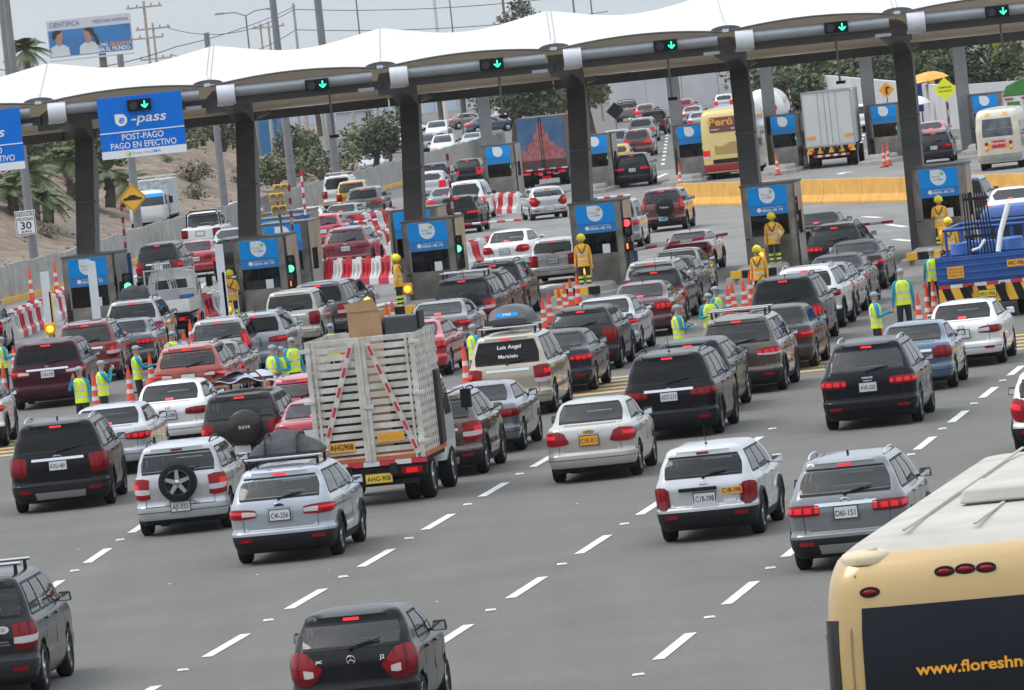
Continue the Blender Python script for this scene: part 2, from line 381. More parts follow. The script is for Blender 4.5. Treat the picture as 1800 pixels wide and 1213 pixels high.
for i in range(7):
    b = MB(); b.lathe([(.185, X[i] + .28), (.185, X[i + 1] - .28)], 20, (0, YT - cY, zt_ + .11), 'x', cap=True); b.build('front_tube', [TUBE], can)
    b = MB(); b.box(L((X[i] + X[i + 1]) / 2, YT + .9, zt_ - .19), (sp_, .3, .27)); b.build('front_beam', [GREY], can, .01)
    b = MB(); b.box(L((X[i] + X[i + 1]) / 2, YT + 12.2, zt_ - .84), (sp_, .3, .3)); b.build('rear_beam', [GREY], can, .01)
for i, x in enumerate(X):
    b = MB()                                                    # the white shell wrapped round the tube
    arc = [(.36 * math.cos(t), .34 * math.sin(t)) for t in frange(rad(95), rad(275), 14)]; arc = arc + [(c * .9, s * .9) for c, s in arc[::-1]]
    b.prism([(c, s) for c, s in arc], .56, L(x + .28, YT, zt_ + .03), (0, 1, 0), (0, 0, 1)); b.build('bracket', [SOFF], can)
    b = MB(); b.prism([(math.cos(t) * .5, .26 + math.sin(t) * .16) for t in frange(0, math.pi, 12)], .05, L(x + .02, YT - .1, zt_ + .12)); b.build('edge_hood', [GREY], can)
    b = MB(); b.tube(L(x, YT - .12, zt_ + .33), L(x, YT + .2, zt_ + .6), .07, n=8); b.box(L(x, YT - .15, zt_ + .38), (.2, .1, .1)); b.build('clamp', [SOFF], can)
    for sg in (-1, 1): b = MB(); b.box(L(x + sg * .5, YT - .05, zt_ - .28), (.5, .2, .1)); b.build('shelf', [TUBE], can)
ptop = [(148, 225), (430, 185), (718, 150), (1010, 115), (1294, 80), (1582, 60)]; pbot = [(152, 450), (436, 420), (726, 370), (1021, 350), (1316, 310), (1612, 380)]
for i in range(6):
    tp = dp(*ptop[i], YB + 6.5); bt = dp(*pbot[i], YB + 3.2); d = (bt - tp) / (tp.z - bt.z); ft = tp + d * (tp.z - .15)
    tz = zt_ - .75; tp = ft + (tp - ft) * ((tz - ft.z) / (tp.z - ft.z))
    b = MB(); hw, hd_ = .30, .42; xs = math.tan(rad(8))
    spine = [ft] + [ft.lerp(tp, k) for k in (.3, .6, .8)] + [tp + Vector((-.02, -.35, .18)), tp + Vector((-.2, -1.3, .45)), tp + Vector((-.55, -3.4, .62)), Vector((X[i + 1] + .15, YT + .8, zt_ - .3))]
    secs = []
    for k, p in enumerate(spine):
        if k < 4: sec = [(-hw, -hd_, 0), (hw, -hd_, 0), (hw + 2 * hd_ * xs, hd_, 0), (-hw + 2 * hd_ * xs, hd_, 0)]
        else:
            e = (k - 4) / 3; th = .42 - .2 * e; sec = [(-hw, -.2 * (1 - e), -th), (hw, -.2 * (1 - e), -th), (hw, .2 * (1 - e), th), (-hw, .2 * (1 - e), th)]
        secs.append([L(*(p + Vector(q))) for q in sec])
    vs_ = [v for s_ in secs for v in s_]; n = len(secs)
    b.add(vs_, [(k * 4 + j, k * 4 + (j + 1) % 4, k * 4 + 4 + (j + 1) % 4, k * 4 + 4 + j) for k in range(n - 1) for j in range(4)] + [(3, 2, 1, 0), tuple(4 * n - 4 + j for j in range(4))])
    b.build('pillar', [GREY], can, .015)
    b = MB(); q = ft.lerp(tp, .66); b.box(L(q.x + .03, q.y, q.z), (.66, .9, .06)); q = ft.lerp(tp, .52); b.box(L(q.x + .03, q.y, q.z), (.64, .88, .03)); b.build('splice_plate', [GREY], can)
    b = MB(); q = tp; b.tube(L(q.x + .3, q.y + .2, q.z - .1), L(q.x + .7, YT + 11.9, zt_ - .75), .09, n=8); b.build('rear_strut', [GREY], can)

# lane signals hung on the tube
GREEN = mat('signal_green', (.03, .95, .42), .4, emit=3.2); LENS = mat('dark_lens', (.03, .032, .034), .25)
def lane_signal(px, py, label, board=False):
    p = dp(px, py, YT - .34 if not board else YT - .62); T = thing('lane_signal', p, label, 'traffic light', 'green arrow signals over the lanes')
    b = MB(); b.box((0, .1, 0), (.74, .22, .36)); b.build('housing', [BLACK], T, .02)
    b = MB(); b.lathe([(.135, -.02), (.15, -.09), (.15, .02)], 18, (-.18, 0, 0), 'y', cap=False); b.lathe([(.001, -.03), (.135, -.03)], 18, (-.18, 0, 0), 'y', mi=1, cap=False); b.build('lens_off', [BLACK, LENS], T)
    b = MB(); b.lathe([(.14, -.02), (.155, -.13), (.155, .02)], 18, (.18, 0, 0), 'y', cap=False); b.build('visor', [BLACK], T)
    b = MB(); b.tube((.18, -.05, .11), (.18, -.05, -.1), .02, n=6); b.tube((.08, -.05, .0), (.18, -.05, -.1), .021, n=6); b.tube((.28, -.05, .0), (.18, -.05, -.1), .021, n=6); b.build('arrow', [GREEN], T)
    return T
for px, py, w_ in ((557, 149, 'between the second and third white brackets'), (864, 113, 'between the third and fourth white brackets'), (1170, 80, 'above the lane of the fourth booth'), (1470, 48, 'above the lane of the fifth booth'), (1753, 20, 'nearest the right edge of the photo')):
    lane_signal(px, py, 'black green arrow signal ' + w_)
def hanging_cam(px, y0, y1, label):
    a, c = dp(px, y0, YT + .3), dp(px + (y1 - y0) * .105, y1, YT + .3); T = thing('hanging_camera', a, label, 'camera', 'cameras hanging on rods under the canopy'); dz = c.z - a.z
    b = MB(); b.tube((0, 0, .25), (0, 0, dz), .035, n=8); b.build('rod', [GREY], T)
    b = MB(); b.box((.02, -.05, dz - .03), (.30, .16, .10), 0, None, (.9, .8)); b.box((.02, -.14, dz), (.32, .1, .03)); b.build('camera_head', [BLACK], T, .01)
for px, y0, y1, w_ in ((579, 165, 238, 'second'), (876, 125, 203, 'third'), (1173, 95, 172, 'fourth'), (1468, 60, 143, 'fifth'), (1758, 40, 112, 'sixth')):
    hanging_cam(px, y0, y1, 'dark camera on thin rod hanging above the %s lane from the left' % w_)

# lane boards
BLUE = mat('sign_blue', (.004, .165, .66), .6, noise=(3, .06), spec=.2); SIGNW = mat('sign_white', (.78, .79, .80), .5); SKY2 = mat('sign_sky', (.006, .29, .76), .6, noise=(3, .05), spec=.2); SKY3 = mat('sign_panel_blue', (.012, .20, .52), .35)
LOGOG = mat('logo_green', (.25, .55, .12), .5); LOGOY = mat('logo_yellow', (.80, .62, .06), .5); LOGOB = mat('logo_blue', (.02, .32, .75), .5); GREYT = mat('lettering_grey', (.28, .30, .33), .5)
def drop(r, n=22):                                          # the teardrop: round with one square corner (top left)
    return [(r * math.cos(t), r * math.sin(t)) for t in frange(rad(180), rad(450), n)] + [(-r, r)]
def board(px, py, label):
    p = dp(px, py, YT - .5); T = thing('lane_board', p, label, 'sign', 'blue lane boards hanging on the canopy')
    b = MB(); b.box((0, .03, 0), (2.64, .06, 1.9)); b.build('board', [BLUE], T, .01)
    b = MB(); b.box((0, -.005, -.84), (2.64, .02, .24)); b.box((0, -.005, -.16), (2.64, .02, .035)); b.build('white_band', [SIGNW], T)
    b = MB(); b.prism(drop(.19), .015, (-.62, -.003, .22)); b.build('logo', [SIGNW], T)
    text('e', .36, 'lettering', BLUE, T, (-.62, -.022, .23), bold=.02, shear=.15); text('-pass', .42, 'lettering', SIGNW, T, (.22, -.008, .23), width=1.1, bold=.012, shear=.2)
    text('POST-PAGO', .27, 'lettering', SIGNW, T, (.0, -.008, -.33), width=1.3, bold=.012); text('PAGO EN EFECTIVO', .27, 'lettering', SIGNW, T, (.0, -.008, -.59), width=2.05, bold=.012)
    b = MB(); b.lathe([(.05, 0), (.09, 0)], 12, (-.5, -.02, -.84), 'y', 0, cap=False); b.prism([(-.03, -.1), (.06, -.02), (.03, .06), (-.05, .0)], .008, (-.46, -.016, -.84), mi=1); b.build('logo_small', [LOGOY, LOGOG], T)
    text('Rutas de', .13, 'lettering', GREYT, T, (-.12, -.018, -.84), width=.5); text('LIMA', .13, 'lettering', LOGOB, T, (.34, -.018, -.84), width=.34, bold=.01)
    return T
board(249, 220, 'blue lane board with white lettering left of the second pillar')
board(-35, 250, 'blue lane board cut off by the left edge of the photo')
lane_signal(244, 184, 'black signal with green arrow set in the blue lane board', True); lane_signal(-40, 214, 'black lane signal in the board cut by the left edge', True)

# ------------------------------------------------------------------ toll booths, islands, signals, barrier gates
BLUEC = mat('cabinet_blue', (.02, .11, .35), .4); BOOTHG = glass('booth_glass', (.30, .36, .37)); SHIRT = mat('cyan_shirt', (.02, .30, .44), .8); SKIN = mat('skin', (.42, .24, .155), .6); HAIR = mat('hair_black', (.015, .012, .01), .7)
SGREEN = mat('lamp_green', (.10, .95, .35), .3, emit=2.2); SRED = mat('lamp_red', (1, .05, .07), .3, emit=2.2); SAMB = mat('lamp_amber', (1, .42, .04), .3, emit=1.6); YBOX = mat('lamp_box_yellow', (.78, .42, .03), .5)
PAPER = mat('paper', (.72, .72, .72), .7)
def booth_at(p, label, h=rad(8), full=True, clerk=True, group='toll booths under the canopy'):
    T = thing('toll_booth', (p.x, p.y, .18), label, 'toll booth', group, -h)
    w2, d, H = .86, 2.3, 2.62
    pl = [(-w2, d), (-w2, .25), (-w2 + .1, .1), (-w2 + .25, 0), (w2 - .25, 0), (w2 - .06, .06), (w2, .2), (w2, d)]
    b = MB()
    def wall(z0, z1, sel, o=0., mi=0):
        n = len(pl)
        for i in sel:
            (xa, ya), (xb, yb) = pl[i], pl[(i + 1) % n]; b.add([(xa, ya - o, z0), (xb, yb - o, z0), (xb, yb - o, z1), (xa, ya - o, z1)], [(0, 1, 2, 3)], mi)
    al = range(8); wall(0, 1.0, al); wall(1.0, 1.72, (0, 1, 2, 4, 5)); wall(1.72, H, al)
    wall(1.0, 1.72, (7,)); b.add([(w2, y, z) for y, z in ((.2, 1.0), (.5, 1.0), (.5, 1.72), (.2, 1.72))], [(0, 1, 2, 3)]); b.add([(w2, y, z) for y, z in ((1.6, 1.0), (d, 1.0), (d, 1.72), (1.6, 1.72))], [(0, 1, 2, 3)])
    b.build('shell', [STEEL], T)
    b = MB(); b.add([(x * 1.04, y * 1.02 - .03, H + z) for z in (0, .07) for x, y in pl], [tuple(range(8))[::-1], tuple(range(8, 16))] + [(i, (i + 1) % 8, 8 + (i + 1) % 8, 8 + i) for i in range(8)]); b.build('roof', [GREY], T, .01)
    b = MB(); b.box((0, d / 2, 1.0 - .03), (w2 * 1.9, d - .1, .04)); b.box((0, .35, .95), (1.5, .5, .05)); b.box((-.2, .3, 1.18), (.3, .2, .3)); b.box((.05, .9, 1.2), (.25, .2, .4)); b.build('desk', [BLACK], T)
    b = MB(); b.add([(-.6, .012, 1.02), (.6, .012, 1.02), (.6, .012, 1.7), (-.6, .012, 1.7)], [(0, 1, 2, 3)]); b.build('window', [BOOTHG], T)
    b = MB(); [b.box(c, s_) for c, s_ in (((-.62, 0, 1.36), (.05, .05, .72)), ((.62, 0, 1.36), (.05, .05, .72)), ((0, 0, 1.015), (1.29, .05, .04)))]; b.build('window_frame', [STEEL], T)
    b = MB(); b.box((0, -.03, 2.29), (1.24, .06, .60)); b.build('sign_panel', [SKY2], T, .008)
    b = MB(); b.prism(drop(.25), .012, (.0, -.064, 2.31)); b.build('logo_drop', [SIGNW], T)
    if full:
        text('Rutas', .10, 'lettering', GREYT, T, (-.06, -.08, 2.34), width=.26); text('de', .09, 'lettering', GREYT, T, (-.13, -.08, 2.24), width=.09); text('LIMA', .09, 'lettering', LOGOB, T, (.05, -.08, 2.24), width=.2, bold=.012)
        b = MB(); b.prism([(-.02, 0), (.06, -.05), (.1, .04), (.04, .09)], .006, (.08, -.077, 2.40), mi=0); b.prism([(-.02, 0), (.05, 0), (.04, .06)], .006, (.04, -.077, 2.44), mi=1); b.build('logo_leaf', [LOGOG, LOGOY], T)
        b = MB(); b.lathe([(.001, 0), (.07, 0)], 14, (-.30, -.048, 1.86), 'y', cap=False); b.build('phone_symbol', [SIGNW], T)
        text('0800-48 70', .12, 'lettering', SIGNW, T, (.12, -.046, 1.83), width=.68, bold=.012); text('SERVICIO AL CLIENTE', .05, 'lettering', SIGNW, T, (.12, -.046, 1.92), width=.64)
        b = MB(); b.box((.24, -.004, 1.17), (.24, .006, .3)); b.build('notice', [PAPER], T)
    b = MB(); b.box((0, -.02, 1.845), (1.24, .04, .30)); b.build('number_panel', [SKY3], T)
    if clerk:
        b = MB(); b.lathe([(.19, .0), (.2, .25), (.14, .42), (.05, .46)], 12, (.42, .75, 1.0), mi=0); b.sphere((.42, .72, 1.58), .1, 1, sc=(.9, 1, 1.15)); b.sphere((.42, .75, 1.62), .103, 2, sc=(.95, 1, 1)); b.tube((.26, .7, 1.36), (.16, .45, 1.1), .05, .04, 6, 0); b.tube((.58, .7, 1.36), (.62, .45, 1.1), .05, .04, 6, 0)
        o = b.build('person', [SHIRT, SKIN, SKY3], None, loc=(0, 0, 0)); o.matrix_world = Matrix.Translation(T.location) @ Matrix.Rotation(-h, 4, 'Z'); tag(o, 'cyan shirted clerk inside the ' + label.replace('blue and steel ', ''), 'person', 'clerks inside the booths')
    return T
ISL = mat('island_concrete', (.30, .285, .265), .85, noise=(.9, .3), bump=.2)
def island(p, label, h=rad(8), l0=6.5, l1=17, nose=True):
    T = thing('traffic_island', (p.x, p.y, 0), label, 'traffic island', 'raised islands carrying the booths', -h)
    pl = [(-1.02, l1), (-1.02, -l0 + 1.2), (-.7, -l0 + .35), (-.3, -l0), (.3, -l0), (.7, -l0 + .35), (1.02, -l0 + 1.2), (1.02, l1)]; n = 8
    b = MB(); b.add([(x, y, 0) for x, y in pl] + [(x * .96, y + (.04 if y < 0 else 0), .18) for x, y in pl], [tuple(range(8, 16))] + [(i, (i + 1) % n, n + (i + 1) % n, n + i) for i in range(n)], 0); b.build('slab', [ISL], T)
    b = MB()                                               # bullet nose of concrete, banded yellow and black in front
    b.add([(x * s_, y, z) for s_, z, e in ((1, .18, 0), (.94, .36, .1), (.8, .44, .3)) for x, y in ((-.8, -2.6), (-.8, -4.2 + e), (-.45, -4.9 + e), (.45, -4.9 + e), (.8, -4.2 + e), (.8, -2.6))], [(i + k * 6, i + 1 + k * 6, i + 7 + k * 6, i + 6 + k * 6) for k in range(2) for i in range(5)] + [(12, 13, 14, 15, 16, 17)] + [(17, 11, 5, 0, 6, 12)])
    b.build('crash_block', [ISL], T, .03)
    b = MB()
    for k in range(4): b.box((-.55 + k * .36, -l0 + .25 - .0, .30), (.34, .16, .24), k % 2)
    if nose: b.build('hazard_nose', [YBOX, BLACK], T, .01)
    return T
def signal_post(px, py, col, label, Y=None, h=None):
    p = dp(px, py, Y or YB + .2); T = thing('signal_post', (p.x, p.y, .18), label, 'traffic light', 'signals beside the booths'); z = p.z - .18
    b = MB(); b.tube((0, .1, 0), (0, .1, z - .2), .05, n=8); b.build('post', [GREY], T)
    b = MB(); b.box((0, .1, z), (.32, .22, .58)); b.build('housing', [BLACK], T, .02)
    up = .13 if col == 'r' else -.13
    for s_, on in ((.13, col == 'r'), (-.13, col == 'g')):
        b = MB(); b.lathe([(.001, -.03), (.115, -.02)], 16, (0, 0, z + s_), 'y', cap=False); b.lathe([(.12, .0), (.13, -.1), (.125, -.1), (.115, 0)], 16, (0, 0, z + s_), 'y', mi=1, cap=False)
        b.build('lamp', [(SGREEN if col == 'g' else SRED) if on else LENS, BLACK], T)
    b = MB(); b.box((.02, .08, z - .62), (.26, .2, .3)); b.build('display', [BLACK], T, .01)
    b = MB(); b.box((-.05, -.03, z - .6), (.06, .02, .17)); b.build('digit', [AMBERLIT], T)
    return T
AMBERLIT = mat('digit_orange', (1, .25, .03), .4, emit=1.6)
STR_R = mat('stripe_red', (.55, .03, .05), .5, noise=(4, .15)); STR_W = mat('stripe_white', (.66, .66, .65), .5, noise=(4, .12)); CONEO = mat('cone_orange', (.80, .085, .035), .55, noise=(6, .12))
def gate(a, c, Y, label, n=8, base=None):
    if Y is None: Y = gp(*a, 1.15).y
    A, B_ = dp(*a, Y), dp(*c, Y); d = B_ - A; T = thing('barrier_gate', (A.x, A.y, .18), label, 'barrier gate', 'red and white boom gates')
    b = MB()
    for i in range(n): b.tube(Vector((0, 0, A.z - .18)) + d * (i / n), Vector((0, 0, A.z - .18)) + d * ((i + 1) / n), .045, n=8, mi=i % 2)
    b.build('boom', [STR_W, STR_R], T)
    b = MB(); b.box((-.02, .22, (A.z - .18) / 2), (.3, .3, A.z - .1)); b.build('cabinet', [BLUEC], T, .02)
    return T
def warn_lamp(px, py, label, Y):
    p = dp(px, py, Y); T = thing('warning_lamp', (p.x, p.y, 0), label, 'warning lamp', 'amber flashing lamps on the island noses')
    b = MB(); b.box((0, .05, p.z / 2 - .05), (.12, .1, p.z - .1)); b.build('post', [TUBE], T)
    b = MB(); b.box((0, 0, p.z), (.33, .12, .36)); b.build('lamp_box', [YBOX], T, .02)
    b = MB(); b.lathe([(.001, -.1), (.09, -.09), (.125, -.05)], 16, (0, 0, p.z), 'y', cap=False); b.build('lens', [SAMB], T)
    b = MB(); b.lathe([(.13, -.04), (.135, -.11)], 16, (0, 0, p.z), 'y', cap=False); b.build('hood', [YBOX], T)
nth = ['first', 'second', 'third', 'fourth', 'fifth', 'sixth']
bpx = [(155, 484), (456, 450), (752, 412), (1047, 382), (1349, 348), (1650, 318)]
for i, (px, py) in enumerate(bpx):
    p = dp(px, py, YB)
    booth_at(p, '%s blue and steel toll booth from the left in the front row' % nth[i], clerk=i in (0, 1, 2, 3))
    island(p, 'concrete island under the %s toll booth from the left' % nth[i])
p = dp(1950, 285, YB); 
for px, py, c, w_ in ((224, 496, 'g', 'first'), (510, 465, 'g', 'second'), (804, 430, 'g', 'third'), (1102, 399, 'r', 'fourth'), (1394, 362, 'r', 'fifth')):
    signal_post(px, py, c, 'black %s signal lit beside the %s booth from the left' % ({'g': 'green', 'r': 'red'}[c], w_))
for px, py, w_, o_ in ((88, 578, 'first', 8), (400, 543, 'second', 5), (716, 508, 'third', 4.2), (1031, 476, 'fourth', 4), (1336, 448, 'fifth', 4), (1658, 409, 'sixth', 4)):
    warn_lamp(px, py, 'amber lamp in yellow box before the %s booth from the left' % w_, YB - o_)
gate((1113, 440), (1279, 411), None, 'lowered red and white boom right of the fourth booth'); gate((1405, 407), (1570, 389), None, 'lowered red and white boom right of the fifth booth')
gate((222, 447), (213, 360), YB + 2.6, 'raised red and white boom right of the first booth'); gate((515, 417), (508, 325), YB + 2.6, 'raised red and white boom right of the second booth'); gate((800, 415), (786, 270), YB + 2.6, 'tall raised boom right of the third booth', 12)
gate((801, 396), (917, 386), None, 'lowered boom behind the third booth across the lane of a white car'); gate((622, 391), (663, 386), None, 'short lowered boom behind the second booth', 5); gate((1050, 349), (1107, 343), None, 'lowered boom behind the fourth booth', 5); gate((537, 378), (529, 300), YB + 24, 'raised boom standing behind the dark red car', 8)
# tandem booths behind the second and third islands
for px, py, o_, w_ in ((495, 392, 17, 'rear blue booth directly behind the second booth'), (487, 366, 26, 'rear blue booth second behind the second booth'), (497, 345, 35, 'rear blue booth third behind the second booth'), (722, 364, 18, 'rear blue booth behind the third booth and pillar')):
    p = dp(px, py, YB + o_); booth_at(p, w_, clerk=False, full=False, group='rear booths on the long islands')
for px, py, o_, w_ in ((494, 331, 33, 'topmost of three yellow two lens boxes behind the second booth'), (487, 347, 24, 'middle one of three yellow two lens boxes behind the second booth'), (491, 369, 15, 'lowest of three yellow two lens boxes behind the second booth')):
    p = dp(px, py, YB + o_); T = thing('twin_signal', (p.x, p.y, .18), w_, 'traffic light', 'yellow two lens boxes'); z = p.z - .18
    b = MB(); b.box((0, 0, z), (.52, .1, .3)); b.build('box', [YBOX], T, .02); b = MB(); b.tube((0, .1, 0), (0, .1, z), .04); b.build('post', [GREY], T)
    for s_ in (-.125, .125): b = MB(); b.lathe([(.001, -.07), (.1, -.06), (.115, -.1)], 14, (s_, 0, z), 'y', cap=False); b.build('lens', [mat('lens_grey', (.22, .21, .17), .3)], T)
for px, py0, py1, c in ((78, 478, 592, 'w'), (88, 512, 600, 'y'), (160, 460, 562, 'w'), (384, 430, 578, 'w'), (392, 478, 582, 'y')):
    a = dp(px + (py1 - py0) * .105, py1, YB - 7); a = Vector((a.x, a.y, 0)); t_ = dp(px, py0, YB - 7).z
    b = MB(); wd = .26 if c == 'w' else .1; b.box((0, 0, t_ / 2), (wd, .12, t_)); o = b.build('height_post', [{'w': SOFF, 'y': YBOX}[c]], None, .01, loc=a)
    tag(o, '%s height gauge post %s' % ({'w': 'broad white', 'y': 'thin yellow'}[c], {78: 'left of the first booth', 88: 'carrying an amber lamp left of the first booth', 160: 'in front of the first booth window', 384: 'left of the second booth', 392: 'just left of the second booth by a firefighter'}[px]), 'post')

# ------------------------------------------------------------------ red and white water barriers
def jersey(): 
    ms = []
    for M in (STR_R, STR_W):
        b = MB(); L_ = 1.0; pr = [(-.26, 0), (.26, 0), (.26, .22), (.12, .5), (.1, .92), (-.1, .92), (-.12, .5), (-.26, .22)]
        b.add([(x, u, z) for x in (-L_ / 2 + .01, L_ / 2 - .01) for u, z in pr], [(k, 8 + k, 8 + (k + 1) % 8, (k + 1) % 8) for k in range(8)] + [tuple(range(8)), tuple(range(8, 16))[::-1]])
        for x in (-.22, .22): b.box((x, -.16, .48), (.1, .16, .6), 0, None, (.8, .4)); b.box((x, .16, .48), (.1, .16, .6), 0, None, (.8, .4))
        b.box((0, 0, .95), (.3, .12, .08)); ms.append(b.mesh('water_barrier', [M]))
    return ms
JM = jersey()
def brow(a, c, n, where, off=0):
    A, B_ = gp(*a), gp(*c); d = (B_ - A) / n; r = math.atan2(d.y, d.x)
    for i in range(n):
        k = (i + off) % 2; o = bpy.data.objects.new('water_barrier', JM[k]); COL.objects.link(o); o.location = A + d * (i + .5) + Vector((0, 0, .006)); o.rotation_euler.z = r + random.uniform(-.03, .03); o.scale.x = d.length * .98
        tag(o, '%s plastic barrier %s' % (('red', 'white')[k], where), 'barrier', ('red', 'white')[k] + ' plastic barriers ' + where)
brow((22, 598), (80, 574), 8, 'left of the first booth by the wall', 1); brow((92, 566), (124, 548), 6, 'hard against the first booth', 1)
brow((338, 575), (388, 560), 3, 'between the white flatbed and the second booth', 1)
brow((528, 505), (712, 497), 11, 'in front of the dark red car behind the second booth', 1); brow((525, 498), (566, 477), 4, 'left of the dark red car', 1)
brow((660, 450), (702, 441), 6, 'right of the dark red car', 0); brow((630, 415), (700, 400), 7, 'ahead of the dark red car', 0)
brow((812, 474), (868, 460), 4, 'right of the third booth beside a white saloon', 1); brow((857, 376), (918, 374), 7, 'ahead of the mural truck', 1); brow((690, 470), (708, 455), 3, 'behind the third booth', 1)

# ------------------------------------------------------------------ poles, signs, far plaza
POLE = mat('pole_grey', (.20, .205, .21), .5, noise=(2, .2)); WOOD = mat('pole_concrete', (.40, .36, .32), .8, noise=(3, .2)); 
def pole(base, h, r, label, M=POLE, name='light_pole', cat='pole', arms=0, grp=None, lamp=0):
    T = thing(name, base, label, cat, grp); b = MB(); b.tube((0, 0, 0), (0, 0, h), r, r * .7, 12); b.lathe([(r * 1.6, 0), (r * 1.6, .06), (r, .3)], 12); b.build('shaft', [M], T)
    for k in range(arms):
        b = MB(); z = h - .5 - k * 2.6; b.box((0, -.12, z), (3.0 - .3 * (k % 2), .12, .14)); [b.lathe([(.05, 0), (.09, .1), (.04, .25)], 6, (x, -.12, z + .06)) for x in (-1.3, -.6, .6, 1.3)]; b.build('crossarm', [M], T)
    if lamp:
        b = MB(); [b.path([(0, 0, h), (s_ * .8, 0, h + .35), (s_ * 1.9, 0, h + .4)], .05, 6) for s_ in (-1, 1)]; b.build('arm', [M], T)
        for s_ in (-1, 1): b = MB(); b.box((s_ * 2.1, 0, h + .38), (.8, .3, .16), 0, None, (.8, .7)); b.build('lamp', [M], T)
    return T
g0 = gp
pole(gp(66, 512), 14, .19, 'tall grey light pole carrying the speed limit sign by the wall'); pole(gp(249, 452), 9.3, .21, 'grey pole behind the yellow speed bump sign'); pole(gp(400, 408), 10, .20, 'grey pole rising left of the second pillar behind the wall')
pole(gp(594, 338), 19, .27, 'tall grey light pole rising above the canopy left of the third pillar'); pole(gp(517, 355), 14.5, .26, 'grey pole behind the yellow two lens boxes')
T = thing('speed_sign', dp(45, 392, gp(66, 512).y - .4), 'white speed limit sign reading 30 on the tall pole', 'sign')
b = MB(); b.box((0, 0, 0), (.82, .03, 1.0)); b.build('plate', [SIGNW], T, .01); b = MB(); [b.box((x, -.02, z), s_) for x, z, s_ in ((0, .45, (.76, .01, .025)), (0, -.45, (.76, .01, .025)), (-.37, 0, (.025, .01, .92)), (.37, 0, (.025, .01, .92)))]; b.build('border', [INK], T)
for tx, z, sz in (('REDUCIR', .33, .17), ('VELOCIDAD', .15, .17), ('30', -.12, .42), ('KPH', -.36, .14)): text(tx, sz, 'lettering', INK, T, (0, -.022, z), width=.66 if sz < .4 else .45, bold=.015)
b = MB(); b.tube((.1, .06, -.3), (.1, .4, -.3), .03); b.build('clamp', [POLE], T)
T = thing('bump_sign', dp(233, 348, gp(249, 452).y - .5), 'yellow diamond sign with black hump on grey pole', 'sign'); T.rotation_euler.y = 0
b = MB(); b.prism([(0, -.66), (.66, 0), (0, .66), (-.66, 0)], .03, (0, 0, 0)); b.build('plate', [YBOX], T); b = MB(); b.prism([(-.42, -.1), (.42, -.1), (.42, .0), (.25, .03), (.12, .13), (-.12, .13), (-.25, .03), (-.42, .0)], .01, (0, -.032, 0))
for s_ in ((-1, -1), (1, -1), (1, 1), (-1, 1)): b.tube((s_[0] * .6, -.033, 0), (0, -.033, s_[1] * .6), .012, n=4)
b.build('symbol', [INK], T); b = MB(); b.tube((.05, .05, 0), (.05, .5, 0), .03); b.build('clamp', [POLE], T)

D2 = gp(1390, 300).y
CONCF = mat('pillar_far', (.33, .33, .34), .7, noise=(1, .15))
can2 = thing('toll_canopy', (8, D2 + 4, 0), 'farther toll canopy on pale pillars hidden behind the white canopy', 'canopy')
for px, py in ((853, 215), (1188, 200), (1350, 170), (1525, 150), (1693, 170)):
    p = dp(px, py, D2 + 3); b = MB(); b.box((p.x - 8, -1, 3.5), (.62, .8, 7.0)); b.build('pillar', [CONCF], can2, .02)
b = MB(); b.box((0, 0, 7.2), (40, 9, .35)); b.build('roof', [MEMB], can2, .05); b = MB(); b.box((0, -4.6, 7.0), (40, .3, .5)); b.build('fascia', [GREY], can2)
for i, (px, py) in enumerate(((875, 268), (1045, 252), (1212, 235), (1376, 218), (1553, 200), (1731, 183))):
    p = dp(px, py, D2); booth_at(p, '%s small blue topped booth from the left in the farther toll plaza' % nth[i], full=False, clerk=False, group='booths of the farther toll plaza')
    island(p, 'concrete island under the %s booth of the farther plaza' % nth[i], l0=7, l1=8, nose=False)
    signal_post(px + 25, py + 20, 'g', 'green signal beside the %s booth of the farther plaza' % nth[i], D2 + .2)
for a, c, w_ in (((1310, 205), (1303, 168), 'left of the tank truck'), ((1392, 195), (1386, 152), 'left of the white box truck'), ((1673, 280), (1666, 180), 'right of the fifth far booth')):
    gate(a, c, D2 + 2, 'raised red and white boom at the farther plaza ' + w_, 8)
# ------------------------------------------------------------------ cars: one skin S(q, z) wrapped round every body
def pchip(xs, ys):
    n = len(xs); h = [xs[i + 1] - xs[i] for i in range(n - 1)]; d = [(ys[i + 1] - ys[i]) / h[i] for i in range(n - 1)]
    m = [0] * n; m[0], m[-1] = d[0], d[-1]
    for i in range(1, n - 1):
        if d[i - 1] * d[i] > 0: m[i] = 2 * d[i - 1] * d[i] / (d[i - 1] + d[i])
    def f(x):
        x = min(max(x, xs[0]), xs[-1]); i = 0
        while i < n - 2 and x > xs[i + 1]: i += 1
        t = (x - xs[i]) / h[i]; a = t * t * (3 - 2 * t); b = t * (1 - t) ** 2; c = t * t * (t - 1)
        return ys[i] * (1 - a) + ys[i + 1] * a + h[i] * (m[i] * b + m[i + 1] * c)
    return f

